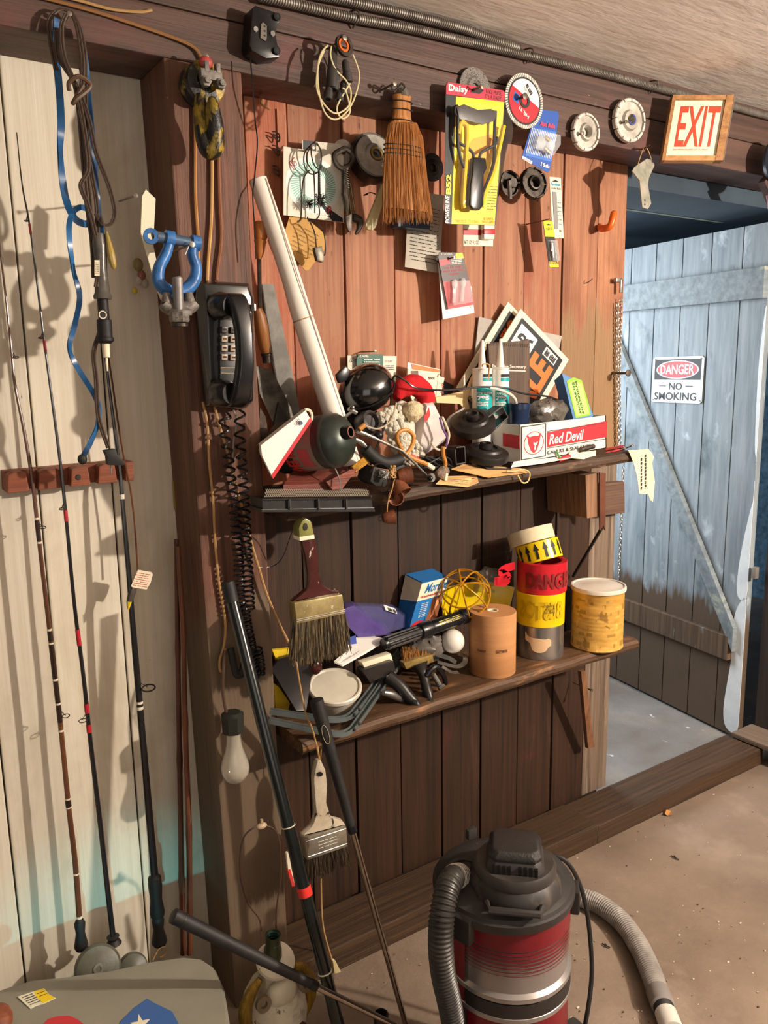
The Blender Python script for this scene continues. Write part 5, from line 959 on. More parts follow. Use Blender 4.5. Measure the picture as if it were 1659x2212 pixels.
c3 = W(1170, 1212, c.y); r4 = 47*S1; h4 = .048
t = tape('yellow tape roll printed with black up arrows tilted inside the red roll', c3, r4, .036, h4, mat('#f0cf14', '#e6c20e', rough=.3, bump=.03), tl, core=flat('#8a6a4c', .7))
uu, ww = ortho(tl); vd = (CP-c3); vd = (vd-tl*tl.dot(vd)).normalized(); sd = tl.cross(vd).normalized()
for k in range(-3, 5):
    A0 = k*.42-.1; fn = lambda u, v, A0=A0: c3+(vd*math.cos(A0+u)+sd*math.sin(A0+u))*(r4+.0009)+tl*(h4*v)
    t.p('arrow', MB().add([fn(-.06, .12), fn(.06, .12), fn(.06, .55), fn(.13, .55), fn(0, .92), fn(-.13, .55), fn(-.06, .55)], [(0, 1, 2, 6), (3, 4, 5), (2, 3, 5, 6)]), m_blk, sm=False)
c4 = c3+tl*(h4+.001)+V((-.012, 0, 0)); tape('cream masking tape roll tilted on top of the tape stack', c4, 50*S1, .038, .034, mat('#e2d3b4', '#d2c29e', rough=.7, bump=.1), tl)
# yellow tape unrolled behind, cage lamp
t = T('caution_tape_roll', 'loose yellow caution tape spread behind the brown paper roll', 'tape')
P = smooth([W(x, y, z) for x, y, z in ((1104, 1290, .04), (1080, 1284, .06), (1050, 1278, .08), (1015, 1280, .09), (975, 1288, .07), (955, 1300, .05))], 6); t.p('tape', MB().ribbon([p+V((0, 0, -.012)) for p in P], .075, .0015, NC), mat('#dcc016', '#c4a90e', rough=.3)); 
t = T('lamp_guard', 'yellow wire cage lamp guard lying on the lower shelf behind the flashlight', 'lamp guard')
c = W(1003, 1284, .02); R_ = 56*S(1003, 1284, .02); m_cage = mat('#c88f1c', '#a87214', rough=.35, metal=.2); ax = V((-.5, -.45, .55)).normalized(); uu, ww = ortho(ax)
for k in range(4):
    an = math.pi*k/4+.3; d = uu*math.cos(an)+ww*math.sin(an); t.p('rib', MB().tube([c+d*R_*math.cos(b)+ax*R_*.95*math.sin(b) for b in [-.5+(math.pi+1.0)*i/22 for i in range(23)]], .0022, 6), m_cage)
for hh in (-.42, .05, .6): rr = R_*math.sqrt(max(.05, 1-hh*hh)); t.p('hoop', MB().tube([c+ax*R_*.95*hh+(uu*math.cos(b)+ww*math.sin(b))*rr for b in [2*math.pi*i/28 for i in range(28)]], .0022, 6, True), m_cage)
for i in range(3): t.p('wire_end', MB().tube([W(960+i*14, 1318, .0), W(966+i*14, 1336-i*4, -.01)], .0018, 5), m_yel)
# weatherstrip box
t = T('weatherstrip_box', 'blue and white weatherstrip box lettered Mortite leaning at the shelf back', 'box')
Yb_ = .045; F_ = [W(x, y, Yb_) for x, y in ((883, 1362), (940, 1345), (970, 1247), (912, 1258))]; B_ = [W(x, y, .105) for x, y in ((850, 1360), (905, 1340), (934, 1228), (876, 1240))]
m_bb = flat('#1f6db0', .4); t.p('carton', MB().add(F_+B_, [(0, 1, 2, 3), (7, 6, 5, 4), (0, 4, 5, 1), (1, 5, 6, 2), (2, 6, 7, 3), (3, 7, 4, 0)]), m_bb, sm=False)
f = Fr(F_[0], F_[1], F_[3]); t.p('white_top', f.rect(0, .60, 1, .97, 0, .0006), m_cream, sm=False); f2 = Fr(B_[0], F_[0], B_[3]); t.p('white_side', MB().prism([B_[0].lerp(B_[3], .55), F_[0].lerp(F_[3], .60), F_[3].lerp(F_[0], .02), B_[3].lerp(B_[0], .02)], V((-.0006, -.0006, 0))), m_cream, sm=False)
t.p('lettering', f.text('Mortite', .20, .74, 1.05, .93, .0012, shear=.3, bold=.02), m_bb, label='blue script Mortite'); t.p('lettering', f.text('Weatherstrip and', .08, .63, .98, .70, .0012, bold=.03), m_inkr)
t.p('picture', f.poly([(.55, .08), (1, .08), (1, .58), (.62, .58), (.6, .3)], 0, .0006), flat('#8a4e2c', .5), sm=False, label='brown printed picture'); t.p('hand_print', f.poly([(.72, .15), (.82, .2), (.84, .35), (.9, .45), (.86, .58), (.78, .5), (.76, .3)], .0006, .001), flat('#e09a6a', .5), sm=False)
t.p('print', f.scrib(.22, .22, .48, .54, 8, .0012, .2), m_white, sm=False); t.p('red_burst', f.disc(.28, .06, .26, .10, 0, .0008, 24), m_red, sm=False)
# blister of purple
t = T('blister_package', 'purple bag and clear blister package with barcode beside the weatherstrip box', 'package')
t.p('bag', loft([[W(x, y, .06) for x, y in ((742, 1300), (760, 1298), (830, 1345), (850, 1370), (770, 1372), (740, 1340))], [W(x, y, .02) for x, y in ((745, 1315), (765, 1308), (825, 1355), (835, 1372), (775, 1378), (748, 1350))]]), mat('#5b4a8e', '#43366c', rough=.3, sc=(14, 14, 14), bump=.4), bev=.002)
t.p('blister', loft([[W(x, y, .09) for x, y in ((752, 1300), (845, 1304), (878, 1325), (880, 1352), (820, 1365), (760, 1330))], [W(x, y, .03) for x, y in ((760, 1308), (845, 1312), (872, 1330), (870, 1358), (830, 1370), (770, 1338))]]), mat('#6a6aa0', rough=.06, bump=0, alpha=.45), bev=.003)
f = Fr((833, 1318, .026), (858, 1326, .026), (828, 1306, .026)); t.p('label', f.rect(0, 0, 1, 1, 0, .001), m_white, sm=False); t.p('barcode', f.scrib(.25, .1, .95, .75, 1, .0014, .5), m_ink, sm=False)
# flashlight / torch handle
t = T('flashlight', 'black ribbed flashlight lying across the lower shelf in front of the weatherstrip box', 'flashlight')
A = W(828, 1392, -.03); B = W(1010, 1328, .0); d = B-A; l = d.length; u = d.normalized()
t.p('ribbed_handle', MB().lathe(A, d, [(0, 0), (.012, .0), (.0135, .01), (.0135, l*.40), (.017, l*.41), (.019, l*.44), (.019, l*.52), (.015, l*.54)], 28), m_bk)
for k in range(12): an = 2*math.pi*k/12; o1, o2 = ortho(u); q = (o1*math.cos(an)+o2*math.sin(an))*.0138; t.p('rib', MB().tube([A+q+u*.008, A+q+u*l*.38], .0016, 5), mat('#3a3836', rough=.25, bump=0))
t.p('barrel', MB().lathe(A, d, [(.014, l*.53), (.0165, l*.55), (.0165, l*.88), (.019, l*.89), (.019, l*.98), (.012, l*1.0), (0, l*1.0)], 28), m_bk)
g = Fr(A+u*l*.60+V((0, -.017, .004)), A+u*l*.86+V((0, -.017, .004)), A+u*l*.60+V((0, -.010, .014))); t.p('print', g.scrib(0, 0, 1, 1, 3, .001, .2), flat('#c8b83a', .5), sm=False)
t.p('tip_hook', MB().tube(smooth([B, B+V((.01, -.01, -.005)), B+V((.012, -.014, -.02)), B+V((.0, -.012, -.03))], 4), .003, 7), flat('#a05a48', .4))
# white bulb globe
t = T('light_bulb', 'white light bulb lying on the lower shelf left of the brown paper roll', 'light bulb')
c = W(978, 1385, .0); t.p('globe', MB().ell(c, 26*S(978, 1385, 0)), mat('#e6e2da', '#dcd6cc', rough=.25, bump=0), label='white globe'); t.p('base', MB().tube([c+V((.015, .02, .004)), c+V((.035, .05, .006))], .012, 14), m_steel)
# white paper sheets
t = T('paper_envelope', 'white printed paper packet behind the hanging paint brush', 'paper')
t.p('sheet', MB().prism([W(x, y, z) for x, y, z in ((722, 1432, -.05), (745, 1412, -.03), (760, 1382, .02), (800, 1376, .03), (836, 1384, 0), (790, 1412, -.03), (740, 1440, -.06))], V((0, 0, .004))), m_white, sm=False); f = Fr((735, 1432, -.075), (770, 1412, -.075), (742, 1424, -.075)); t.p('print', f.scrib(0, 0, 1, 1, 2, .001, .3), m_ink, sm=False)
t.p('blue_print', Fr((752, 1398, -.0), (770, 1392, -.0), (750, 1378, -.0)).rect(0, 0, 1, 1, 0, .001), flat('#3c4f9a', .5), sm=False)
# U-shaped grey steel brackets
def uflat(label, L, w_, m, sc_=None):
    t = T('steel_bracket', label, 'bracket'); P = smooth([W(x, y, z) for x, y, z in L], 8); mb = MB(); vs = []; k = len(P)
    for i in range(k):
        d = (P[min(i+1, k-1)]-P[max(i-1, 0)]).normalized(); sx = d.cross(V((0, 0, 1))).normalized(); up = sx.cross(d).normalized()
        for a_, b_ in ((-1, 0), (-1, 1), (-.75, 1), (-.75, .16), (.75, .16), (.75, 1), (1, 1), (1, 0)): vs.append(P[i]+sx*a_*w_/2+up*b_*w_*.7)
    mb.add(vs, [(i*8+j, i*8+(j+1) % 8, i*8+8+(j+1) % 8, i*8+8+j) for i in range(k-1) for j in range(8)]+[tuple(range(8)), tuple((k-1)*8+j for j in range(8))]); t.p('channel', mb, m, sm=False)
    for q in (.62, .7, .93): p = P[int(q*(k-1))]; t.p('hole', MB().ell(p+V((0, -.009, .006)), .0035), flat('#2a2a2a'))
    return t
m_gs = mat('#6f7878', '#565e5e', rough=.4, metal=.3, sc=(10, 10, 10))
uflat('grey curved steel channel bracket on the lower shelf, front one of two', [(580, 1560, -.05), (640, 1573, -.08), (700, 1586, -.11), (735, 1590, -.12), (757, 1582, -.118), (775, 1560, -.10), (828, 1485, -.03), (882, 1410, .04)], .013, m_gs)
uflat('grey curved steel channel bracket on the lower shelf, rear one of two', [(582, 1540, -.02), (640, 1549, -.05), (705, 1558, -.085), (735, 1558, -.09), (757, 1550, -.085), (775, 1530, -.07), (820, 1470, .0), (866, 1408, .06)], .013, m_gs)
# round tub
t = T('plastic_tub', 'round translucent white plastic tub of steel balls with flat lid on the lower shelf', 'tub')
c, r, h = stand(728, 1545, 104, 1488, lower(.8)+.012); r = 54*S(728, 1490, c.y); h = .055; c = c+V((0, .012, -.004)); tubax = V((-.10, -.30, .95)).normalized(); m_tubw = mat('#d8d0c0', rough=.25, bump=0, alpha=.6)
t.p('tub', MB().lathe(c, tubax, [(0, 0), (r*.82, 0), (r*.86, .003), (r*.98, h*.9), (r*.96, h*.9), (r*.84, .004), (0, .004)], 40), m_tubw)
t.p('lid', MB().lathe(c, tubax, [(r*1.02, h*.84), (r*1.08, h*.86), (r*1.08, h*.98), (r*1.04, h*1.02), (r*.98, h*1.02), (r*.93, h*.96), (0, h*.96)], 40), mat('#d6cfbe', '#c8c0ae', rough=.35, bump=.02))
rd = random.Random(2); mb = MB()
for i in range(24): an = rd.uniform(0, 6.28); rr = r*rd.uniform(.2, .74); mb.ell(c+V((rr*math.cos(an), rr*math.sin(an), .010)), .005, seg=8, rings=5)
t.p('steel_balls', mb, m_steel, kind='stuff')
# yellow and black case at left
t = T('tool_case', 'black and yellow plastic stapler case at the left end of the lower shelf', 'case')
t.p('yellow_board', MB().prism([W(x, y, .10) for x, y in ((584, 1402), (625, 1398), (680, 1430), (600, 1440))], NC*.01), mat('#e6c61c', '#c8a810', sc=(30, 30, 30)), sm=False)
t.p('body', loft([[W(x, y, z) for x, y, z in ((586, 1440, .06), (600, 1418, .08), (640, 1408, .08), (672, 1440, .04), (660, 1530, -.02), (640, 1532, -.02))], [W(x, y, z-.03) for x, y, z in ((586, 1446, .06), (602, 1424, .08), (645, 1414, .08), (676, 1446, .04), (662, 1536, -.02), (640, 1536, -.02))]]), mat('#2a2626', '#191717', rough=.4), bev=.003)
t.p('yellow_side', MB().prism([W(x, y, .03) for x, y in ((586, 1472), (598, 1480), (622, 1515), (618, 1530), (590, 1535))], NC*.012), mat('#d8b81c', '#b89a10'), bev=.003)
# lying brushes
m_br = mat('#b07a3a', '#7a4c20', rough=.7, sc=(200, 200, 40)); m_ferr = mat('#b49a5c', '#8a7040', rough=.4, metal=.5, sc=(40, 40, 40))
def hairs(A, B, tip, n, m, t, r=.0007, seed=1, curl=.004):   # bristles from edge A-B along tip vector
    rd = random.Random(seed); mb = MB()
    for i in range(n):
        p = A.lerp(B, rd.random())+V((0, rd.uniform(-.006, .006), 0)); q = p+tip*rd.uniform(.8, 1.06)+V((rd.uniform(-curl, curl), rd.uniform(-curl, curl), rd.uniform(-curl, curl)))
        mb.tube([p, p.lerp(q, .55)+V((rd.uniform(-curl, curl)*.4, rd.uniform(-curl, curl)*.4, 0)), q], [r, r*.9, r*.4], 4)
    t.p('bristles', mb, m, kind='stuff')
t = T('paint_brush', 'ginger bristled paint brush lying on the lower shelf, its ferrule facing front', 'paint brush')
t.p('ferrule', MB().prism([W(x, y, -.02) for x, y in ((872, 1432), (934, 1414), (938, 1430), (878, 1446))], V((0, .018, 0))), m_ferr, bev=.001)
hairs(W(872, 1430, -.01), W(936, 1414, -.01), W(902, 1393, .02)-W(905, 1422, -.01), 260, m_br, t, seed=3)
hd = mat('#2a2523', '#1a1716', rough=.35, spots=[('#8a8076', 60, .7, .04)])
t.p('handle', MB().tube(smooth([W(x, y, z) for x, y, z in ((905, 1436, -.025), (915, 1460, -.04), (922, 1490, -.06), (932, 1522, -.08))], 5), [.022, .012, .011, .012, .006], 14), hd); t.p('hang_hole', MB().lathe(W(932, 1512, -.088), (0, -.6, .8), [(0, 0), (.005, 0), (.005, .001), (0, .001)], 14), flat('#050505'))
t = T('paint_brush', 'black handled paint brush lying left of the ginger brush, handle to the front', 'paint brush')
t.p('handle', MB().tube(smooth([W(x, y, z) for x, y, z in ((838, 1462, -.03), (862, 1480, -.05), (884, 1506, -.07), (908, 1530, -.09))], 5), [.016, .015, .014, .013, .006], 14), hd); t.p('hang_hole', MB().lathe(W(897, 1516, -.092), (0, -.5, .8), [(0, 0), (.005, 0), (.005, .001), (0, .001)], 14), flat('#050505'))
t.p('ferrule', MB().prism([W(x, y, -.02) for x, y in ((782, 1432), (845, 1412), (850, 1430), (790, 1448))], V((0, .02, 0))), m_cream, bev=.002, label='cream wooden ferrule block'); t.p('dark_block', MB().prism([W(x, y, -.035) for x, y in ((784, 1450), (850, 1428), (856, 1450), (800, 1476))], V((0, .03, 0))), hd, bev=.002)
t = T('putty_tool', 'silver rounded metal handle under the black handled brush', 'tool'); t.p('body', MB().tube(smooth([W(x, y, -.06) for x, y in ((828, 1496), (845, 1500), (870, 1512))], 4), [.006, .009, .007], 12), m_steel)
t = T('caulk_cutter', 'small black clamp with a steel bolt at the front of the lower shelf', 'clamp')
t.p('arch', MB().tube(smooth([W(x, y, -.05) for x, y in ((920, 1460), (940, 1440), (958, 1460), (962, 1478))], 5), .006, 8), m_bk); t.p('bolt', MB().tube([W(935, 1456, -.055), W(952, 1484, -.065)], .006, 10), m_steel); t.p('bolt_head', MB().lathe(W(952, 1482, -.066), (.2, -.5, -.5), [(0, 0), (.009, 0), (.009, .006), (0, .006)], 6), m_steel)
t = T('steel_strip_clip', 'bent silver steel strap with a loop end lying left of the brown paper roll', 'strap')
for L, w_ in (([(940, 1412, -.0), (970, 1422, -.01), (985, 1432, -.02)], .016), ([(945, 1430, -.01), (985, 1440, -.03), (1003, 1432, -.02), (1004, 1418, -.01), (990, 1412, 0)], .012), ([(955, 1440, -.03), (975, 1452, -.045), (990, 1452, -.045)], .010)): t.p('strip', MB().ribbon(smooth([W(*q) for q in L], 5), w_, .0015, (0, -.4, 1)), m_steel)
t = T('crumpled_foil', 'crumpled grey plastic bag heaped behind the flashlight and bulb', 'bag'); t.p('bag', MB().ell(W(915, 1400, .03), .05, .04, .03, seg=26, rings=16).jit(.014, 60), mat('#6c6660', '#4a4540', rough=.3, bump=.2)); 
t = T('clear_bag', 'clear crumpled plastic bag behind the yellow tape and lamp guard', 'bag'); t.p('bag', MB().ell(W(1055, 1255, .09), .05, .02, .035, seg=26, rings=16).jit(.014, 50), mat('#a8a098', rough=.1, bump=.2, alpha=.35))
t = T('book_row_box', 'dark box end standing between the tape stack and the coffee can', 'box'); t.p('box', MB().prism([W(x, y, .06) for x, y in ((1222, 1265), (1236, 1268), (1238, 1398), (1222, 1396))], V((0, .04, 0))), flat('#1e1a1a', .5), sm=False)
# ---- hanging paint brushes
def pbrush(label, Y, hpts, hm, ferr, fm, n, bm_, tipdy, band=None, seed=1, mt=None, nl=None):
    t = T('paint_brush', label, 'paint brush'); mid = Y
    P = [W(x, y, Y) for x, y in hpts]; t.p('handle', MB().prism([p+V((0, .008, 0)) for p in P], NC*.016), hm, bev=.0055)
    F4 = [W(x, y, Y) for x, y in ferr]; t.p('ferrule', MB().prism([p+V((0, .014, 0)) for p in F4], NC*.028), fm, bev=.003)
    rd = random.Random(seed); mb = MB(); A, B = F4[3], F4[2]; dn = V((0, 0, -1))
    for i in range(n):
        k = rd.random(); p = A.lerp(B, k)+V((0, rd.uniform(-.012, .012), .003)); L_ = tipdy*S(ferr[0][0], ferr[3][1], Y)*rd.uniform(.78, 1.02)*(1-.18*abs(k-.5)); q = p+dn*L_+V(((k-.5)*.018+rd.gauss(0, .0035), rd.gauss(0, .005), 0))
        mb.tube([p, p.lerp(q, .5)+V((rd.gauss(0, .0012), rd.gauss(0, .0015), 0)), q], [.0011, .0009, .0004], 4)
    t.p('bristles', mb, bm_, kind='stuff'); return t, F4
m_b1 = mat('#8c7a5c', '#2c2620', rough=.6, sc=(220, 220, 12), bump=.2, lo=.4, hi=.6)
t, F4 = pbrush('large worn paint brush with dark red handle and brass ferrule hanging under the upper shelf', -.13,
    [(653, 1125), (661, 1119), (672, 1126), (678, 1160), (684, 1205), (686, 1240), (694, 1262), (715, 1272), (731, 1272), (733, 1284), (633, 1302), (628, 1296), (645, 1284), (662, 1270), (664, 1245), (658, 1205), (648, 1165), (646, 1140)],
    mat('#4c2420', '#321512', rough=.2, clear=.6, sc=(10, 10, 10), bump=.03, spots=[('#cfc4b4', (50, 50, 30), .63, .03)]), [(628, 1298), (732, 1280), (738, 1322), (634, 1344)], mat('#b0a070', '#8a7a50', rough=.35, metal=.5, sc=(30, 30, 30), spots=[('#e0d8c4', 45, .64, .03)]), 1300, m_b1, 108)
tp = [W(x, y, -.1475) for x, y in ((653, 1125), (661, 1119), (672, 1126), (679, 1156), (647, 1162), (646, 1140))]; t.p('handle_tip', MB().prism(tp, V((0, .025, 0))), mat('#8a8a4c', '#6a6838', rough=.3), bev=.002, label='olive painted handle tip'); t.p('cream_band', MB().prism([W(x, y, -.148) for x, y in ((647, 1160), (679, 1155), (680, 1164), (648, 1169))], V((0, .026, 0))), m_cream, bev=.001)
t.p('hang_hole', MB().prism([W(660+4*math.cos(a_), 1138+8*math.sin(a_), -.149) for a_ in [2*math.pi*i/14 for i in range(14)]], NC*.0008), flat('#100c08'), sm=False)
g = Fr(F4[3], F4[2], F4[0]); 
for v in (.12, .2): t.p('crimp_line', MB().tube([g.P(0, v, .0145), g.P(1, v, .0145)], .0008, 5), m_steel)
t.p('red_tip', MB().ell(W(682, 1440, -.12), .013, .01, .016), mat('#3c1814', rough=.25, bump=0), label='dark red rounded end below the bristles')
t, F4 = pbrush('smaller paint-caked brush with steel ferrule hanging under the lower shelf', -.10,
    [(682, 1640), (690, 1638), (700, 1660), (704, 1690), (702, 1730), (712, 1762), (735, 1768), (742, 1776), (742, 1782), (650, 1806), (650, 1800), (672, 1780), (680, 1755), (676, 1715), (674, 1680), (678, 1655)],
    mat('#c4b8a4', '#a89a84', rough=.45, sc=(20, 20, 20), bump=.4, spots=[('#2e261e', (38, 38, 26), .60, .04)]), [(651, 1804), (741, 1778), (744, 1822), (656, 1852)], mat('#a8a090', '#8c8474', rough=.3, metal=.6, sc=(30, 30, 30)), 420, mat('#5c4a36', '#1e1812', rough=.6, sc=(220, 220, 12)), 66, seed=7)
g = Fr(F4[3], F4[2], F4[0])
for v in (.16, .85): t.p('crimp_line', MB().tube([g.P(.02, v, .0145), g.P(.98, v, .0145)], .0007, 5), m_steel)
t.p('print', g.scrib(.3, .3, .75, .72, 3, .0148, .12), m_white, sm=False); t.p('hang_hole', MB().prism([W(691+6*math.cos(a_), 1672+5*math.sin(a_), -.1095) for a_ in [2*math.pi*i/14 for i in range(14)]], NC*.0008), flat('#100c08'), sm=False)
t.p('string', MB().tube(smooth([W(690, 1642, -.10), W(688, 1620, -.10), W(686, 1600, -.09)], 4), .0012, 5), m_tan)
wire('hanging_wire', 'thin tan wire running down in front of the large paint brush bristles', 'wire', [(640, 1430, -.15), (648, 1480, -.14), (660, 1540, -.13), (676, 1580, -.12), (690, 1640, -.11)], -.14, .0018, m_tan)
wire('hanging_wire', 'thin dark wire loop curving under the upper shelf beside the large brush', 'wire', [(640, 1118, -.09), (630, 1150, -.06), (612, 1200, -.03), (592, 1222, 0), (560, 1226, 0)], -.05, .0009, m_bk)
# ================================================================ things on the upper shelf
def cardp(t, name, pts, Y, m, th=.0015, label=None, off=0): return t.p(name, MB().prism([p+NC*off for p in LL(pts, Y)], NC*th), m, sm=False, label=label)
# red devil box
t = T('caulk_box', 'open white and red cardboard box with devil emblem, lettered Red Devil', 'box')
Yf, Ybk = -.085, -.012; A, B, Cc, Dd = W(1122, 1000, Yf), W(1310, 968, Yf), W(1309, 897, Yf), W(1122, 918, Yf); bk = V((0, Ybk-Yf, 0))
m_cb = mat('#e2ddd2', '#d0cabd', rough=.7, sc=(9, 9, 9), bump=.04)
t.p('front_panel', MB().prism([A, B, Cc, W(1250, 905, Yf), Dd], V((0, .003, 0))), m_cb, sm=False); t.p('side_panel', MB().prism([A, A+bk, Dd+bk, Dd], V((.003, 0, 0))), m_cb, sm=False)
t.p('side_panel', MB().prism([B, B+bk, Cc+bk, Cc], V((-.003, 0, 0))), m_cb, sm=False); t.p('back_panel', MB().prism([A+bk, B+bk, Cc+bk, Dd+bk], V((0, -.003, 0))), m_cb, sm=False); t.p('floor_panel', MB().prism([A, B, B+bk, A+bk], V((0, 0, .002))), m_cb, sm=False)
f = Fr(A, B, Dd); m_rr = flat('#c8242e', .5)
t.p('red_band', f.poly([(.30, .30), (1, .32), (1, .78), (.30, .70)], 0, .0008), m_rr, sm=False)
for q in ((.30, .72, 1, .735), (.30, .265, 1, .28)): t.p('rule', f.rect(*q, 0, .001), m_ink, sm=False)
gs = Fr(A+bk, A, Dd+bk); t.p('red_side', MB().prism([gs.P(0, .42, 0), gs.P(1, .36, 0), gs.P(1, .72, 0), gs.P(0, .76, 0)], V((-.0008, 0, 0))), m_rr, sm=False)
t.p('emblem_panel', f.rect(.015, .06, .285, .95, 0, .0008), m_ink, sm=False); t.p('emblem_field', f.rect(.027, .085, .273, .925, .0008, .0012), m_cb, sm=False)
t.p('emblem_ring', MB().tube([f.P(.15+.105*math.cos(a), .47+.30*math.sin(a), .0014) for a in [2*math.pi*i/36 for i in range(36)]], .0009, 5, True), m_rr)
hd_ = [(.15, .20), (.18, .27), (.198, .38), (.212, .50), (.215, .58), (.228, .72), (.195, .64), (.15, .67), (.105, .64), (.072, .72), (.085, .58), (.088, .50), (.102, .38), (.12, .27)]
t.p('devil_head', f.poly(hd_, .0012, .0018), m_rr, sm=False, label='red horned head emblem'); t.p('face_cutout', f.poly([(.145, .50), (.165, .47), (.192, .50), (.183, .42), (.168, .40), (.172, .31), (.158, .27), (.152, .33), (.158, .40), (.142, .44)], .0018, .0021), m_cb, sm=False)
t.p('lettering', f.text('Red Devil', .315, .36, .715, .64, .0015, shear=.25, bold=.02), m_white, label='white italic letters Red Devil'); t.p('lettering', f.text('CAULKS & SEALANTS', .30, .10, .80, .20, .0015, bold=.01), m_ink)
t.p('lettering', f.text('R', .247, .82, .26, .87, .0015), m_rr)
# contents of the box
t = T('blue_cup', 'dark blue round plastic cup inside the caulk box with a wooden spoon across', 'cup')
c, r_ = W(1120, 915, -.048), 24*S(1120, 890, -.05); t.p('cup', MB().lathe(c, (0, 0, 1), [(0, -.04), (r_*.9, -.04), (r_*.98, .028), (r_, .03), (r_, .034), (r_*1.05, .034), (r_*1.05, .046), (r_*.9, .046), (r_*.85, -.03), (0, -.03)], 32), mat('#1c2c4c', '#142038', rough=.25, bump=0))
t = T('brush_handle', 'white curved handle sticking up out of the dark blue cup', 'handle'); t.p('handle', MB().tube(smooth(LL([(1058, 838), (1080, 842), (1102, 852), (1112, 862), (1115, 872)], -.05), 5), [.0025, .0035, .004, .0032], 9), mat('#d8d0c4', rough=.3, bump=0))
t = T('grey_plastic_bag', 'crumpled grey see-through plastic bag in the caulk box', 'bag'); t.p('bag', MB().ell(W(1185, 890, -.04), .058, .028, .030, seg=30, rings=18).jit(.012, 70), mat('#77706a', '#4a4642', rough=.2, bump=.2, alpha=.8))
t = T('cleaning_pad_box', 'blue cardboard box with green lettered label leaning in the caulk box', 'box')
Yq = -.05; F_ = LL([(1240, 912), (1284, 903), (1254, 826), (1214, 806)], Yq); Bq = LL([(1222, 905), (1262, 900), (1238, 822), (1197, 822)], Yq+.03)
m_bl2 = mat('#5f8cc0', '#4a74a8', rough=.5, sc=(20, 20, 20), bump=.03); t.p('carton', MB().add(F_+Bq, [(0, 1, 2, 3), (7, 6, 5, 4), (0, 4, 5, 1), (1, 5, 6, 2), (2, 6, 7, 3), (3, 7, 4, 0)]), m_bl2, sm=False)
f = Fr(F_[0], F_[1], F_[3]+(F_[2]-F_[1]-(F_[3]-F_[0]))*.3); t.p('green_label', f.poly([(.12, .08), (.85, .08), (.90, .2), (.88, .86), (.55, .95), (.18, .9)], 0, .0008), flat('#8fc83c', .4), sm=False); t.p('label_core', f.poly([(.18, .12), (.8, .12), (.82, .8), (.5, .88), (.24, .84)], .0008, .0011), flat('#bfe07a', .4), sm=False)
g = Fr(f.P(.35, .86), f.P(.32, .14), f.P(.62, .86)); t.p('lettering', g.text('Protecting\nStretching', 0, 0, 1, 1, .0018, bold=.02), flat('#1f5a2a', .5), label='dark green vertical lettering')
# pencils, papers on the shelf right end
t = T('red_folder', 'flat red paper folder lying at the right end of the upper shelf', 'paper'); t.p('sheet', MB().prism([W(*q) for q in ((1285, 988, -.06), (1340, 972, -.07), (1348, 964, -.03), (1290, 975, .0))], V((0, 0, .004))), m_rr, sm=False)
t = T('crumpled_paper', 'crumpled cream paper scrap with brown streaks before the caulk box', 'paper'); t.p('paper', MB().prism([W(*q) for q in ((1228, 990, -.09), (1260, 992, -.092), (1288, 984, -.08), (1278, 968, -.06), (1250, 966, -.06))], V((0, 0, .012))).jit(.004, 60), m_cream, sm=False)
t = T('marker_pen', 'short red marker lying against the caulk box front', 'pen'); t.p('barrel', MB().tube([W(1206, 994, -.09), W(1230, 986, -.09)], .0055, 10), m_rr)
t = T('green_pencil', 'thin green pencil stub leaning at the caulk box front', 'pencil'); t.p('barrel', MB().tube([W(1202, 974, -.089), W(1211, 994, -.092)], .0025, 6), flat('#5a9a4a', .5))
t = T('magnetic_bit_holder', 'dark metal bit holder lying on papers before the caulk box', 'tool'); t.p('barrel', MB().tube([W(1254, 972, -.092), W(1282, 964, -.088)], .006, 8), m_dsteel)
nailT(1350, 967, .0, -.10, 'upright nail in the front edge at the right shelf end', r=.0014, dx=0, dz=.02); nailT(1366, 962, -.05, -.095, 'nail pinning the handwritten note to the shelf end', r=.0014, dz=.02)
t = T('paper_note', 'torn cream handwritten note hanging from the right end of the upper shelf', 'note')
L = [(1356, 972), (1376, 972), (1400, 970), (1407, 978), (1412, 988), (1408, 1000), (1414, 1040), (1410, 1084), (1404, 1080), (1400, 1068), (1380, 1066), (1376, 1030), (1368, 1000), (1362, 985)]
cardp(t, 'sheet', L, -.105, mat('#e8dfb8', '#d8cda0', rough=.8), .001); f = Fr((1380, 985, -.105), (1380, 1060, -.105), (1398, 980, -.105)); t.p('handwriting', f.scrib(0, 0, 1, 1, 2, .0022, .18, seed=6), m_ink, sm=False)
# sale signs
m_or = flat('#e8702c', .5); 
def sign(label, T_, R_, L_, Y, words):
    t = T('cardboard_sign', label, 'sign'); To, Ro, Lo = (W(*q, Y) for q in (T_, R_, L_)); Bo = Ro+Lo-To; f = Fr(Bo, Ro, Lo)
    t.p('board', f.rect(0, 0, 1, 1, 0, .003), m_cream, sm=False); t.p('black_field', f.rect(.055, .08, .945, .92, .003, .0034), m_blk, sm=False); return t, f
t, f = sign('orange and black FOR SALE sign on its corner, front of two', (1123, 667), (1227, 777), (1010, 852), .075, 0)
t.p('white_panel', f.rect(.52, .56, .90, .88, .0034, .0038), m_white, sm=False); t.p('lettering', f.text('FOR', .56, .60, .86, .84, .0042, bold=.03), m_blk)
t.p('lettering', f.text('SALE', .12, .13, .80, .52, .0040, bold=.05), m_or, label='big orange letters SALE'); t.p('barcode_label', f.rect(.83, .16, .92, .40, .0034, .0038), m_white, sm=False); t.p('barcode', Fr(f.P(.84, .18), f.P(.84, .38), f.P(.91, .18)).scrib(0, 0, 1, 1, 1, .0042, .5), m_ink, sm=False)
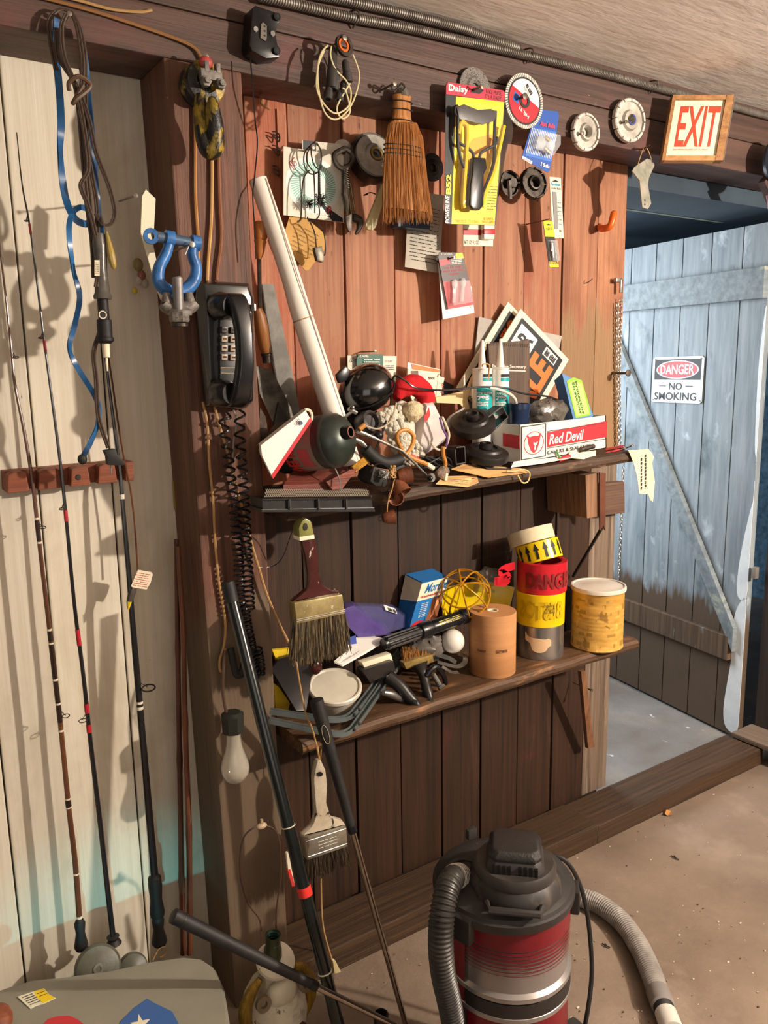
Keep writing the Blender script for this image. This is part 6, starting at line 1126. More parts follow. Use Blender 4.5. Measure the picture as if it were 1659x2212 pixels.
t, f = sign('orange and black sign mostly hidden behind the FOR SALE sign', (1096, 652), (1200, 762), (984, 838), .095, 0)
t.p('lettering', f.text('THIS', .42, .5, .9, .86, .0042, bold=.06), m_or, label='orange letters')
t = T('grey_cardboard', 'grey cardboard sheet leaning behind the orange and black signs', 'cardboard'); cardp(t, 'sheet', [(1010, 900), (1033, 684), (1120, 706), (1212, 726), (1196, 800), (1160, 950), (1010, 950)], .108, mat('#b0aaa2', '#9a948c', rough=.8), .003)
# steno pad
t = T('steno_pad', 'brown wood-grain steno pad with wire spiral top lettered Executive Secretary', 'notepad')
L = [(1050, 742), (1139, 735), (1139, 862), (1140, 930), (1060, 935)]; cardp(t, 'cover', L, .04, wood('#5c4636', '#33271e'), .008); f = Fr((1052, 930, .031), (1140, 928, .031), (1051, 742, .031))
t.p('lettering', f.text('Executive Secretary', .12, .72, .94, .77, .001, bold=.02), flat('#d8cfc0', .5)); t.p('rule', f.rect(.1, .695, .94, .707, 0, .0008), flat('#d8cfc0', .5), sm=False)
for i in range(20): p = f.P(.03+.95*i/19, 1.0, -.004); t.p('spiral_ring', MB().tube([p+V((.001*math.sin(a), -.0055*math.cos(a), .0045*math.sin(a))) for a in [2*math.pi*k/10 for k in range(10)]], .0006, 4, True), m_steel)
# caulk tubes
m_tealb = flat('#1aa0a4', .4)
for i, (px, w_, yt, ytip, lb) in enumerate(((1041, 42, 796, 735, 'white and teal silicone sealant tube numbered 795, left of two'), (1080, 38, 795, 732, 'white and teal silicone sealant tube numbered 795, right of two'))):
    t = T('sealant_tube', lb, 'sealant tube'); Yt = -.0-.012*i; q = W(px, 880, Yt); r_ = w_/2*S(px, 850, Yt); c = V((q.x, q.y, zu(q.x))); zt = lambda y: W(px, y, Yt).z-c.z; H = zt(yt)
    t.p('cartridge', MB().lathe(c, (0, 0, 1), [(0, 0), (r_, 0), (r_, H-.003), (r_*1.04, H-.002), (r_*1.04, H), (r_*.5, H+.002), (0, H+.002)], 32), m_white)
    t.p('nozzle', MB().lathe(c, (0, 0, 1), [(.0095, H), (.0085, H+.01), (.003, zt(ytip)), (0, zt(ytip)+.001)], 16), flat('#efeadd', .35))
    a = az(c)-.25; fn = lambda u, v: c+V((math.cos(a+u)*(r_+.0006), math.sin(a+u)*(r_+.0006), v))
    def patch(u0, u1, v0, v1, m, nm): n = 10; t.p(nm, MB().add([fn(u0+(u1-u0)*j/n, v0) for j in range(n+1)]+[fn(u0+(u1-u0)*j/n, v1) for j in range(n+1)], [(j, j+1, j+n+2, j+n+1) for j in range(n)]), m)
    patch(-.3, 1.8, zt(895), zt(836), m_tealb, 'teal_panel'); patch(.35, 1.8, zt(823), zt(816), m_tealb, 'teal_strip'); patch(.35, 1.8, zt(814), zt(808), m_ink, 'black_strip')
    cyltext(c, r_, 'DOW CORNING', a+.62, 1.6, zt(852), zt(846), m_white, t, bold=.03, off=.0016); cyltext(c, r_, '795', a+.40, 1.2, zt(864), zt(854), m_white, t, bold=.06, off=.0018, label='white numbers 795'); cyltext(c, r_, 'silicone\nbuilding', a+.35, 1.1, zt(877), zt(866), m_white, t, bold=.03, off=.0016)
t = T('string_bit', 'tan twist of string hung over the left sealant tube', 'string'); t.p('twine', MB().tube(smooth(LL([(1042, 792), (1044, 787), (1052, 786), (1057, 790), (1056, 805), (1055, 822)], -.035), 5), .0018, 5), m_tan)
# black plastic couplings
m_bp = mat('#2b2724', '#191614', rough=.42, sc=(12, 12, 12), bump=.08, spots=[('#5a5048', 40, .66, .1)])
def coupling(label, px, py, Y, r_, ax):
    t = T('pipe_coupling', label, 'pipe coupling'); c = W(px, py, Y); ax = V(ax).normalized(); uu, ww = ortho(ax)
    t.p('disc', MB().lathe(c, ax, [(0, -.012), (r_, -.012), (r_*1.02, 0), (r_, .004), (r_*.92, .006), (r_*.72, .008), (r_*.66, .013), (r_*.5, .014), (r_*.46, .010), (0, .010)], 36), m_bp); t.p('hub', MB().lathe(c+ax*.012, ax, [(0, 0), (r_*.3, 0), (r_*.28, .010), (r_*.2, .012), (r_*.18, .007), (0, .007)], 24), m_bp); return t, c, ax
t, c, ax = coupling('black plastic disc fitting with box lug, tilted, upper of two before the sealant tubes', 1022, 912, -.045, .049, (-.35, -.35, .85))
def ubox(L, Y, dep, t, nm='box_lug'): 
    P = LL(L, Y); n = len(P)
    for i in range(n-1): t.p(nm, MB().bar(P[i]+V((0, dep/2, 0)), P[i+1]+V((0, dep/2, 0)), dep, .003, (0, 0, 1)) if abs((P[i+1]-P[i]).normalized().z) < .9 else MB().bar(P[i]+V((0, dep/2, 0)), P[i+1]+V((0, dep/2, 0)), .003, dep, (0, 1, 0)), m_bp, sm=False, bev=.0006)
ubox([(1052, 904), (1064, 932), (1098, 902), (1086, 878), (1052, 904)], -.07, .03, t)
t, c, ax = coupling('black plastic disc fitting with box lugs lying flat, lower of two beside the caulk box', 1048, 978, -.06, .052, (-.05, -.25, .97))
ubox([(986, 967), (1004, 965), (1006, 1000), (986, 1004), (984, 972)], -.088, .03, t); ubox([(1042, 992), (1052, 1012), (1104, 1014), (1106, 1000)], -.094, .03, t, 'trough_lug')
t = T('dark_disc', 'thin dark disc standing behind the upper black fitting', 'disc'); t.p('disc', MB().lathe(W(1060, 930, -.0), (-.4, -.8, .35), [(0, -.001), (.052, -.001), (.052, .002), (0, .002)], 36), m_bp)
t = T('flat_cable', 'fan of grey translucent flat cable strands behind the black fittings', 'cable')
for i in range(7): t.p('strand', MB().tube(smooth(LL([(958+i*2, 930-i*1), (968+i*3, 905), (985+i*3, 892-i*2)], .0), 4), .002, 5), flat('#a89e96', .3))
# top scraps behind: green card, white card, hardware envelopes
t = T('bulb_card', 'dark green and white lamp card nailed behind the glossy black helmet', 'package'); cardp(t, 'card', [(770, 765), (827, 765), (827, 800), (770, 800)], .09, flat('#1f5a48', .5), .0015)
tx(t, 'SYLVANIA', (772, 772), (795, 772), (772, 767), .088, m_white, bold=.02); f = Fr((785, 795, .088), (820, 795, .088), (785, 774, .088)); t.p('print', f.scrib(0, 0, 1, 1, 4, .002), m_white, sm=False); t.p('nail', nail(811, 759, .115, .05, r=.0014), m_nail)
t = T('supplier_card', 'white card with script lettering behind the dark green lamp card', 'card'); cardp(t, 'card', [(750, 768), (856, 769), (854, 850), (752, 850)], .1, m_paper, .0012); tx(t, 'De', (757, 782), (768, 782), (757, 772), .098, m_ink, shear=.3); tx(t, 'CO., INC.', (831, 783), (848, 783), (831, 778), .098, m_ink); t.p('print', Fr((832, 800, .098), (850, 800, .098), (832, 788, .098)).scrib(0, 0, 1, 1, 3, .002), m_ink, sm=False)
t = T('paper_bag', 'cream hardware store envelope lettered ACE Hardware behind the red hat', 'paper bag'); cardp(t, 'bag', [(876, 830), (880, 797), (948, 805), (952, 860), (900, 900)], .07, m_cream, .004)
tx(t, 'ACE', (884, 817), (903, 819), (885, 807), .065, m_inkr, bold=.03, label='red letters ACE'); tx(t, 'Hardware', (905, 817), (937, 820), (906, 809), .065, m_ink, bold=.02)
t = T('orange_envelope', 'orange edged white envelope behind the cream hardware envelope', 'envelope'); cardp(t, 'envelope', [(878, 812), (880, 783), (950, 798), (948, 840)], .085, m_white, .002); cardp(t, 'orange_edge', [(889, 786), (950, 799), (948, 812), (890, 797)], .083, m_or, .001)
t = T('cream_slip', 'narrow cream paper slip beside the hardware envelope', 'paper'); cardp(t, 'slip', [(946, 812), (960, 816), (950, 860), (940, 870)], .066, m_cream, .001)
t = T('black_card', 'small black card with red lettering right of the cream slip', 'card'); cardp(t, 'card', [(957, 822), (980, 833), (975, 852), (952, 852)], .07, m_blk, .0015); tx(t, 'SUP', (955, 850), (958, 828), (950, 849), .067, m_inkr)
t = T('wooden_slingshot_fork', 'pale flat Y-shaped wood piece behind the plastic bag and sealant tube', 'wood'); cardp(t, 'wood', [(938, 858), (1005, 844), (1018, 812), (1012, 848), (1006, 862), (1014, 893), (1008, 894), (990, 872), (940, 870)], .03, flat('#dcbf8c', .6), .006)
# helmet, headlamp etc
t = T('helmet', 'glossy black ridged helmet shell lying on the upper shelf behind the white tube', 'helmet')
m_gl = mat('#101012', '#08080a', rough=.12, bump=0, clear=1); Rm = Matrix.Rotation(-.5, 3, 'Y') @ Matrix.Rotation(.3, 3, 'X'); c = W(792, 842, -.005)
t.p('shell', MB().ell(c, .060, .052, .050, Rm, 36, 22, f=lambda d: 1-.10*max(0, abs(math.sin(3*math.atan2(d.y, d.x)))-.75)+(.03 if d.z > 0 else -.05)), m_gl)
t.p('rim', MB().tube([c+Rm@V((.061*math.cos(a), .053*math.sin(a), -.006)) for a in [2*math.pi*i/36 for i in range(36)]], .0025, 6, True), m_bk)
t.p('strap_tab', MB().prism(LL([(722, 810), (740, 790), (752, 800), (745, 822), (728, 828)], .0), NC*.012), m_bk, bev=.003)
t = T('dark_pouch', 'black fabric pouch in shadow beneath the glossy helmet', 'pouch'); t.p('pouch', MB().ell(W(765, 890, .03), .06, .03, .035, seg=20, rings=12).jit(.008, 30), mat('#171412', '#0e0c0b', rough=.8))
t = T('headlamp', 'dark grey round headlamp with silver bracket right of the green gas canister', 'headlamp')
c = W(796, 912, -.06); t.p('housing', MB().lathe(c, (.2, -.85, .3), [(0, -.02), (.021, -.02), (.024, .0), (.022, .010), (.017, .012), (.014, .004), (0, .003)], 28), mat('#3c3836', '#262322', rough=.4)); t.p('bracket', MB().tube(LL([(745, 902), (765, 885)], -.07), .003, 6).tube(LL([(753, 883), (770, 892)], -.07), .004, 8), m_steel); t.p('bolt', MB().ell(W(761, 880, -.075), .005), m_steel)
# santa hat
t = T('red_felt_hat', 'bright red felt hat with cream knitted pompom slumped on the upper shelf', 'hat')
Pn = smooth(LL([(858, 862), (868, 842), (890, 832), (912, 842), (921, 868), (916, 895)], -.03), 6); t.p('felt', MB().tube(Pn, [.010, .019, .022, .022, .018, .008], 18).jit(.004, 45), mat('#d01820', '#a8101a', rough=.9, sc=(60, 60, 60), bump=.2)); t.p('pompom', MB().ell(W(892, 888, -.06), .022, .02, .021, seg=24, rings=16).jit(.004, 120), mat('#e2d2b0', '#c8b48c', rough=.95, sc=(200, 200, 200), bump=.6), label='cream knitted pompom')
t = T('white_knit_glove', 'white curly knitted glove hanging in folds below the red hat', 'glove')
rd = random.Random(9); m_kn = mat('#ded8c8', '#bcb4a0', rough=.95, sc=(120, 120, 120), bump=.6); mb = MB()
mb.ell(W(868, 925, -.035), .032, .016, .058)
for i in range(300):
    u = rd.random(); v = rd.uniform(-1, 1); x = 835+u*60+v*22; y = 885+u*115-v*12; mb.ell(W(x, y, -.055-.012*(1-v*v)+rd.uniform(-.004, .004)), rd.uniform(.004, .0075), seg=8, rings=6)
t.p('knit', mb, m_kn); t.p('cuff_print', Fr((888, 990, -.085), (905, 996, -.085), (889, 978, -.085)).scrib(0, 0, 1, 1, 1, .001, .4), m_inkr, sm=False)
t = T('shopping_bag', 'thin white plastic shopping bag with red print bunched beside the knit glove', 'bag')
P_ = LL([(912, 862), (930, 858), (948, 905), (960, 950), (935, 970), (915, 985), (895, 960), (900, 915)], -.035); t.p('bag', loft([[p+V((0, .03, 0)) for p in P_], P_, [sum(P_, V())/8+(p-sum(P_, V())/8)*.8+V((0, -.018, 0)) for p in P_]]).jit(.006, 45), mat('#ddd4d0', '#c8bcb6', rough=.35, bump=.2, sc=(20, 20, 20), alpha=.85), bev=.004)
g = Fr((915, 910, -.062), (928, 912, -.062), (917, 878, -.062)); t.p('red_print', g.poly([(.1, 0), (.6, .1), (1, .5), (.7, 1), (.4, .6), (0, .4)], 0, .001), m_inkr, sm=False)
P_ = LL([(905, 800), (925, 812), (930, 850), (922, 862), (905, 840)], -.01); t.p('bag_top', loft([[p+V((0, .03, 0)) for p in P_], P_]).jit(.005, 60), mat('#e2dcd6', rough=.35, bump=.2, alpha=.7))
# gas canister and telephone book
t = T('gas_canister', 'green and grey propane canister lying on its side, dome toward the camera, lettered COLEMAN', 'gas canister')
c = W(716, 952, -.105); ax = V((.42, -.88, .16)).normalized(); r_ = .051
t.p('can', MB().lathe(c, ax, [(0, -.125), (r_*.8, -.125), (r_*.98, -.115), (r_, -.10), (r_, .0), (r_*1.03, .002), (r_*1.03, .006), (r_*.96, .012)], 44), mat('#4a4a46', '#363634', rough=.4, metal=.3, sc=(10, 10, 10)))
t.p('dome', MB().lathe(c, ax, [(r_*1.0, .006), (r_*.97, .014), (r_*.84, .026), (r_*.6, .036), (r_*.3, .041), (0, .042)], 44), mat('#3b4640', '#262f2b', rough=.35, metal=.3, sc=(16, 16, 16), bump=.05, dirt=.3), label='dark green dome')
uu = ax.cross(V((0, 0, 1))).normalized(); ww = uu.cross(ax).normalized(); v_ = c+ax*.036-uu*(-.012)+ww*.006
v_ = c+ax*.034+uu*.010+ww*.010
t.p('valve', MB().lathe(v_, ax, [(0, 0), (.013, 0), (.0125, .012), (.011, .018), (.008, .018), (.007, .010), (0, .010)], 24), m_bk, label='black valve collar'); t.p('valve_rim', MB().ring(v_+ax*.0175, ax, .0105, .0085, .0015, 24), flat('#8a5a4c', .4)); t.p('relief_vent', MB().ring(c+ax*.032+uu*.022-ww*.018, ax, .0045, .0022, .003, 16), m_dsteel)
fa = lambda ang, h, o: c+ax*h+(uu*math.cos(ang)+ww*math.sin(ang))*(r_+o)
mb = MB(); n = 22
t.p('grey_label', MB().add([fa(-1.7+3.0*j/n, -.062, .0006) for j in range(n+1)]+[fa(-1.7+3.0*j/n, -.012, .0006) for j in range(n+1)], [(j, j+1, j+n+2, j+n+1) for j in range(n)]), flat('#7c7468', .5)); t.p('lettering', text('COLEMAN', lambda u, v: fa(.25-1.75*u, -.052-.026*(1-v), .0018), bold=.04), m_inkr, label='red letters COLEMAN'); t.p('red_print', MB().add([fa(-.9+.8*j/8, -.046, .0012) for j in range(9)]+[fa(-1.0+.8*j/8, -.022, .0012) for j in range(9)], [(j, j+1, j+10, j+9) for j in range(8)]), flat('#a84850', .5))
t = T('telephone_book', 'white tapered booklet with red edge leaning left of the gas canister', 'book')
L = LL([(660, 886), (563, 962), (566, 985), (590, 1034), (672, 908)], -.130); t.p('block', MB().prism(L, V((.012, .035, 0))), m_white, sm=False, bev=.001); t.p('red_edge', MB().prism([p+NC*.001 for p in LL([(590, 1034), (674, 908), (670, 902), (586, 1027)], -.130)], V((.012, .035, 0))), flat('#c41c2c', .4), sm=False)
t.p('cream_rim', MB().tube(smooth([W(658, 884, -.130), W(668, 886, -.125), W(674, 896, -.123), W(673, 908, -.127)], 5), .0025, 6), m_cream)
g = Fr((642, 920, -.132), (650, 908, -.132), (637, 915, -.132)); t.p('lettering', g.text('AT&T', 0, 0, 1, 1, .001, bold=.02), m_ink); t.p('logo', MB().lathe(W(650, 914, -.132), NC, [(0, 0), (.0035, 0), (.0035, .0006), (0, .0006)], 16), flat('#3c4a6a'))
# long white paper tube
t = T('paper_tube', 'long white rolled paper tube with rubber band leaning diagonally across the boards', 'tube')
P = [W(557, 388, .055), W(625, 590, .03), W(655, 690, .015), W(757, 1003, -.035)]; P = smooth(P, 6); t.p('roll', MB().tube(P, [.0175, .0185, .0195, .0215, .0225], 28), mat('#eee8dc', '#e2dace', rough=.55, sc=(4, 4, 4), bump=0)); d = (P[1]-P[0]).normalized()
t.p('roll_edge', MB().tube([P[0]+(P[-1]-P[0])*k+V((.008, -.018-.003*k, 0)) for k in (.0, .5, 1)], .0012, 5), flat('#c8b8a8'))
t.p('grey_opening', MB().lathe(P[0]-d*.0005, -d, [(0, -.003), (.0165, -.003), (.0165, .001), (0, .001)], 24), flat('#8a8680')); m_i = min(range(len(P)), key=lambda i: abs((P[i]-W(655, 690, .015)).length)); q = P[m_i]; u1, u2 = ortho(d)
t.p('rubber_band', MB().tube([q+(u1*math.cos(a)+u2*math.sin(a))*.0208 for a in [2*math.pi*i/24 for i in range(24)]], .0013, 5, True), m_tan)
# saws and knives behind tube
t = T('drywall_saw', 'wide grey steel blade standing behind the white tube by the post', 'blade'); cardp(t, 'blade', [(563, 614), (590, 614), (604, 680), (625, 780), (650, 905), (636, 935), (612, 900), (590, 800), (574, 700)], .105, mat('#827f78', '#5e5b55', rough=.6, metal=.2, sc=(16, 16, 16), spots=[('#d8d0a0', 50, .68, .05)]), .003)
t = T('joint_knife', 'mottled dark blade with a turned wooden handle beside the telephone', 'knife'); cardp(t, 'blade', [(552, 790), (586, 800), (612, 850), (648, 925), (618, 975), (600, 940), (560, 850)], .09, mat('#6c665c', '#3c3832', rough=.4, metal=.4, sc=(26, 26, 26), spots=[('#b0a898', 30, .62, .08)]), .003)
A = W(556, 664, .06); B = W(579, 782, .075); d = B-A; l = d.length; t.p('handle', MB().lathe(A, d, [(0, 0), (.008, .002), (.0125, l*.15), (.0135, l*.4), (.012, l*.7), (.009, l*.82)], 20), mat('#9a6434', '#6e4420', rough=.45, sc=(40, 40, 8)), label='worn wooden handle'); t.p('ferrule', MB().lathe(A, d, [(.009, l*.82), (.0115, l*.84), (.0115, l*.87), (.010, l*.88), (.011, l), (0, l)], 20), m_dsteel)
t.p('dark_blade_edge', MB().prism(LL([(600, 868), (644, 950), (612, 985), (588, 930)], .085), NC*.003), mat('#3a342e', '#241f1a', rough=.5), sm=False)
t = T('chisel', 'orange-brown turned wooden chisel handle left of the white tube', 'chisel'); A = W(565, 480, .06); B = W(560, 560, .06); d = B-A; l = d.length
t.p('handle', MB().lathe(A, d, [(0, -.002), (.012, 0), (.0135, .003), (.0125, l*.42), (.0105, l*.48), (.0125, l*.52), (.0105, l*.58), (.009, l*.8), (.004, l)], 22), mat('#c07a38', '#9a5a24', rough=.35, sc=(30, 30, 5), clear=.3)); t.p('blade', MB().tube([B, W(562, 700, .06)], .004, 6), m_dsteel)
t = T('rusty_scraper', 'dark rusty flat iron leaning in the corner under the telephone book', 'scraper'); cardp(t, 'blade', [(560, 880), (572, 900), (588, 1000), (572, 1010), (556, 950)], .05, mat('#5a4a40', '#2c241e', rough=.8, sc=(40, 40, 40), bump=.5, spots=[('#a89888', 60, .66, .06)]), .004)
# bungee cord, hooks
m_rb = mat('#c8883c', '#a86c28', rough=.4, sc=(14, 14, 14), bump=.05)
t = T('bungee_hook', 'orange rubber coated loop hook with long stem lying over the knit glove', 'hook')
t.p('loop', MB().tube(smooth(LL([(872, 978), (860, 955), (858, 940), (868, 930), (882, 930), (893, 943), (890, 962), (880, 978), (876, 980)], -.10), 6), .0042, 10), m_rb); t.p('stem', MB().tube(smooth(LL([(862, 974), (890, 990), (915, 1000), (925, 1005)], -.10), 5), .0050, 10), m_rb); t.p('tip', MB().tube(LL([(922, 1003), (936, 1012)], -.10), .0052, 10), m_cream)
t = T('bungee_hook', 'short orange rubber coated hook hanging below the striped cord', 'hook'); t.p('hook', MB().tube(smooth(LL([(957, 965), (958, 985), (962, 1002), (956, 1022)], -.09), 5), [.004, .0045, .0045, .004], 10), m_rb); t.p('wire', MB().tube(smooth(LL([(932, 955), (940, 968), (952, 972), (962, 966), (970, 940), (962, 915), (955, 900)], -.085), 6), .0026, 7), flat('#d8c8b0', .4)); t.p('stripes', MB().tube(smooth(LL([(950, 902), (956, 925), (966, 945), (964, 966)], -.088), 5), .0022, 6), flat('#6a4a7a', .5), label='purple striped cord')
t = T('wire_scrub_tool', 'rough grey sponge-like block at the end of the orange hook stem', 'sponge'); t.p('block', MB().ell(W(955, 1020, -.095), .018, .010, .013, seg=20, rings=12).jit(.004, 90), mat('#a08a78', '#6c5a4c', rough=.9, sc=(200, 200, 200), bump=.7)); t.p('cream_stub', MB().tube(LL([(964, 1022), (962, 1038)], -.10), .004, 8), m_cream)
t = T('steel_rod_tool', 'long steel rod tool with black ball end crossing toward the shelf edge', 'tool')
t.p('rod', MB().tube(LL([(770, 930), (812, 948)], -.11), .0042, 10).tube(LL([(812, 948), (870, 975), (925, 1030)], -.11), [.003, .0028, .0022], 9), m_steel); t.p('end_ring', MB().lathe(W(928, 1032, -.112), (.2, -.9, .1), [(.0, 0), (.0085, 0), (.0095, .004), (.0085, .008), (0, .008)], 20), m_steel); t.p('ball', MB().ell(W(929, 1033, -.124), .006), m_bk)
t = T('black_knob_tool', 'shiny black knob on a steel pin right of the gas canister', 'tool'); t.p('knob', MB().ell(W(817, 940, -.10), .0105, seg=20, rings=14), m_bk); t.p('orange_clamp', MB().tube(LL([(776, 928), (788, 918)], -.115), .005, 8), m_rb)
t = T('foam_grip', 'black foam grip elbow with steel tube before the white knit glove', 'grip')
t.p('foam', MB().tube(smooth(LL([(788, 968), (810, 990), (835, 1000), (866, 992)], -.105), 6), .0125, 18), mat('#1c1b1a', '#121110', rough=.65, bump=.1, sc=(100, 100, 100))); t.p('tube', MB().tube(smooth(LL([(762, 948), (780, 955), (795, 972)], -.105), 5), .0045, 10), m_steel)
t = T('webbing_strap', 'short orange-yellow woven strap poking out beneath the foam grip', 'strap'); t.p('webbing', MB().ribbon(smooth([W(764, 1014, -.10), W(782, 1000, -.105), W(802, 986, -.10), W(806, 992, -.10)], 5), .016, .002, (0.2, -1, .1)), mat('#d09a34', '#a87420', rough=.8, sc=(260, 260, 260), bump=.6))
t = T('power_adapter', 'black plug-in power adapter with white print below the foam grip', 'adapter')
Pa = LL([(800, 1040), (808, 1008), (840, 1018), (836, 1052), (812, 1050)], -.115); t.p('body', MB().prism(Pa, V((-.012, .030, .006))), m_rub, bev=.002); g = Fr((817, 1030, -.116), (838, 1035, -.116), (820, 1014, -.116)); t.p('print', g.scrib(0, 0, 1, 1, 6, .0012, .22), m_white, sm=False)
t.p('cord', MB().tube(smooth(LL([(800, 1020), (812, 1004), (832, 1006), (848, 1030), (838, 1058), (822, 1062)], -.118), 5), .0013, 5), m_bk)
t = T('black_case', 'black rounded tool case lying under the foam grip at the shelf front', 'case'); t.p('case', loft([LL([(845, 998), (872, 1000), (888, 1012), (892, 1040), (880, 1048), (850, 1044)], -.05), LL([(845, 998), (872, 1000), (888, 1012), (892, 1040), (880, 1048), (850, 1044)], -.095)]), m_rub, bev=.004)
# rusty bells
m_bell = mat('#8a5236', '#5c3424', rough=.5, metal=.3, sc=(30, 30, 30), bump=.3)
bells = ((868, 1028, (1, -.2, .1), .019, 'rusty brown bell, top of four strung with twine, mouth to the right'), (860, 1050, (.2, -.6, -.8), .020, 'rusty brown bell with open mouth, second of four strung with twine'), (852, 1078, (-.3, -.8, .3), .016, 'rusty brown hook bell below the shelf edge, third of four'), (836, 1118, (.9, -.3, .1), .016, 'rusty brown bell hanging lowest under the shelf, last of four'))
for i, (x, y, ax, r_, lb) in enumerate(bells):
    t = T('rusty_bell', lb, 'bell', 'rusty bells strung over the shelf edge'); c = W(x, y, -.125); ax = V(ax).normalized()
    t.p('bell', MB().lathe(c-ax*r_*.6, ax, [(0, 0), (r_*.55, .001), (r_*.8, r_*.5), (r_*.9, r_*1.2), (r_*1.0, r_*1.5), (r_*.92, r_*1.5), (r_*.7, r_*.6), (0, r_*.3)], 20), m_bell); t.p('hanger', MB().ring(c-ax*r_*.85, ax.cross(V((.3, .5, .7))), r_*.35, r_*.22, .002, 14), m_dsteel)
t = T('twine', 'knotted tan twine tying the rusty bells at the shelf edge', 'twine')
rd = random.Random(12)
for i in range(9): P = smooth([W(848+rd.uniform(-6, 8), 1004+rd.uniform(0, 30), -.14+rd.uniform(-.006, .006)) for _ in range(5)], 5); t.p('loop', MB().tube(P, .0014, 5), m_tan)
t.p('string', MB().tube(smooth(LL([(852, 1035), (846, 1060), (838, 1085), (836, 1106)], -.135), 5), .0012, 5), m_tan)
# shelf front tags
t = T('hang_tag', 'brown paper tag with handwriting lying over the front shelf edge', 'tag'); Pt = [W(*q) for q in ((942, 1046, -.112), (1010, 1052, -.112), (1034, 1043, -.112), (1030, 1028, -.09), (958, 1030, -.08))]; t.p('tag', MB().prism(Pt, V((0, 0, .0012))), mat('#d8b078', '#c49a60', rough=.8), sm=False); f = Fr((965, 1046, -.113), (1010, 1049, -.113), (968, 1034, -.10)); t.p('handwriting', f.scrib(0, 0, 1, 1, 3, .002, .1, seed=3), m_ink, sm=False)
t = T('hang_tag', 'long tan paper tag strip under the lower black fitting', 'tag'); Pt = [W(*q) for q in ((975, 1014, -.09), (1055, 1032, -.108), (1140, 1022, -.105), (1125, 1012, -.09), (1000, 1004, -.06))]; t.p('tag', MB().prism(Pt, V((0, 0, .0012))), mat('#c89c64', '#b08450', rough=.8), sm=False)
wire('rubber_loop', 'cream rubber band loop hanging over the shelf edge', 'band', [(1094, 1018, -.108), (1112, 1018, -.112), (1130, 1014, -.114), (1144, 1022, -.116), (1140, 1040, -.116), (1128, 1042, -.116), (1118, 1026, -.114)], -.11, .0018, flat('#d8bc84', .5))
t = T('white_paper_strip', 'white paper strip lying before the caulk box', 'paper'); t.p('strip', MB().prism([W(*q) for q in ((1104, 1010, -.098), (1168, 1002, -.100), (1260, 985, -.098), (1240, 982, -.08), (1110, 998, -.085))], V((0, 0, .001))), m_white, sm=False)
t = T('cable_coil', 'tangle of thin black cable lying between the glove and black fittings', 'cable'); rd = random.Random(5)
for i in range(7): P = smooth([W(905+rd.uniform(0, 75), 985+rd.uniform(0, 28), -.07+rd.uniform(-.015, .015)) for _ in range(6)], 6); t.p('loop', MB().tube(P, .002, 6), m_rub)
wire('headphone_wire', 'thin black wire looping from the helmet over the signs to the blue box', 'wire', [(800, 1005, -.06), (840, 890, -.07), (846, 840, -.04), (852, 812, -.05), (875, 822, -.06), (900, 838, -.065), (960, 843, -.05), (1040, 836, -.045), (1090, 838, -.05), (1130, 850, -.05), (1180, 856, -.05), (1206, 864, -.05)], -.05, .0022, m_bk)
wire('grey_earphone_wire', 'thin grey wire curving from the headlamp across the knit glove', 'wire', [(790, 920, -.10), (815, 926, -.10), (838, 915, -.10), (850, 895, -.10), (856, 870, -.095)], -.05, .0017, flat('#b8a890', .4))
# left end of the upper shelf: wood scraps, mesh tray
t = T('wood_scrap', 'dark red wooden block lying under the gas canister at the shelf end', 'wood'); t.p('block', MB().prism([W(*q) for q in ((612, 1062, -.09), (740, 1058, -.09), (752, 1020, -.05), (640, 1020, -.04))], V((0, 0, .012))), wood('#6a3226', '#48201a', 'x'), sm=False, bev=.001)
t = T('wood_scrap', 'split red-brown wooden slat tilted over the block under the gas canister', 'wood'); t.p('slat', MB().prism([W(*q) for q in ((700, 1040, -.095), (752, 1014, -.095), (768, 1012, -.095), (735, 1055, -.095), (714, 1058, -.095))], NC*.008), wood('#7a3c2c', '#54281e', 'x'), sm=False, bev=.001)
wire('wire_hook', 'pale bent wire standing in front of the wooden scraps', 'wire', [(722, 1008, -.11), (732, 1030, -.115), (736, 1050, -.12), (732, 1062, -.12)], -.11, .0014, m_steel)
t = T('gutter_mesh_tray', 'black plastic tray with white mesh top jutting from the left end of the upper shelf', 'tray')
Yg = -.135; A, B = W(565, 1108, Yg), W(808, 1106, Yg); m_tr = mat('#1f1d1c', '#141312', rough=.4)
t.p('body', MB().prism(LL([(566, 1078), (568, 1104), (806, 1098), (802, 1076)], Yg), V((0, .05, 0))), m_tr, sm=False, bev=.001); t.p('lip', MB().prism(LL([(565, 1100), (565, 1107), (811, 1106), (809, 1096)], Yg-.004), V((0, .05, 0))), m_tr, sm=False, bev=.001)
f = Fr((572, 1076, Yg), (798, 1074, Yg), (576, 1058, Yg+.045)); t.p('mesh_backing', f.rect(-.02, -.05, 1.02, 1.05, -.004, -.002), m_tr, sm=False)
mb = MB()
for i in range(54):
    for j in range(5):
        u = (i+.5*(j % 2))/54; v = j/5+.05; 
        for du, dv in ((1/54, .2), (-1/54, .2)): mb.add([f.P(u-.0025, v, .001), f.P(u+.0025, v, .001), f.P(u+du/2+.0025, v+dv, .001), f.P(u+du/2-.0025, v+dv, .001)], [(0, 1, 2, 3)])
t.p('mesh', mb, flat('#c8c0ac', .5), kind='stuff', sm=False)
for x in (626, 688, 748): t.p('rib', MB().prism(LL([(x-3, 1078), (x, 1078), (x+1, 1100), (x-2, 1100)], Yg-.003), NC*.004), mat('#3c3936', rough=.4), sm=False)
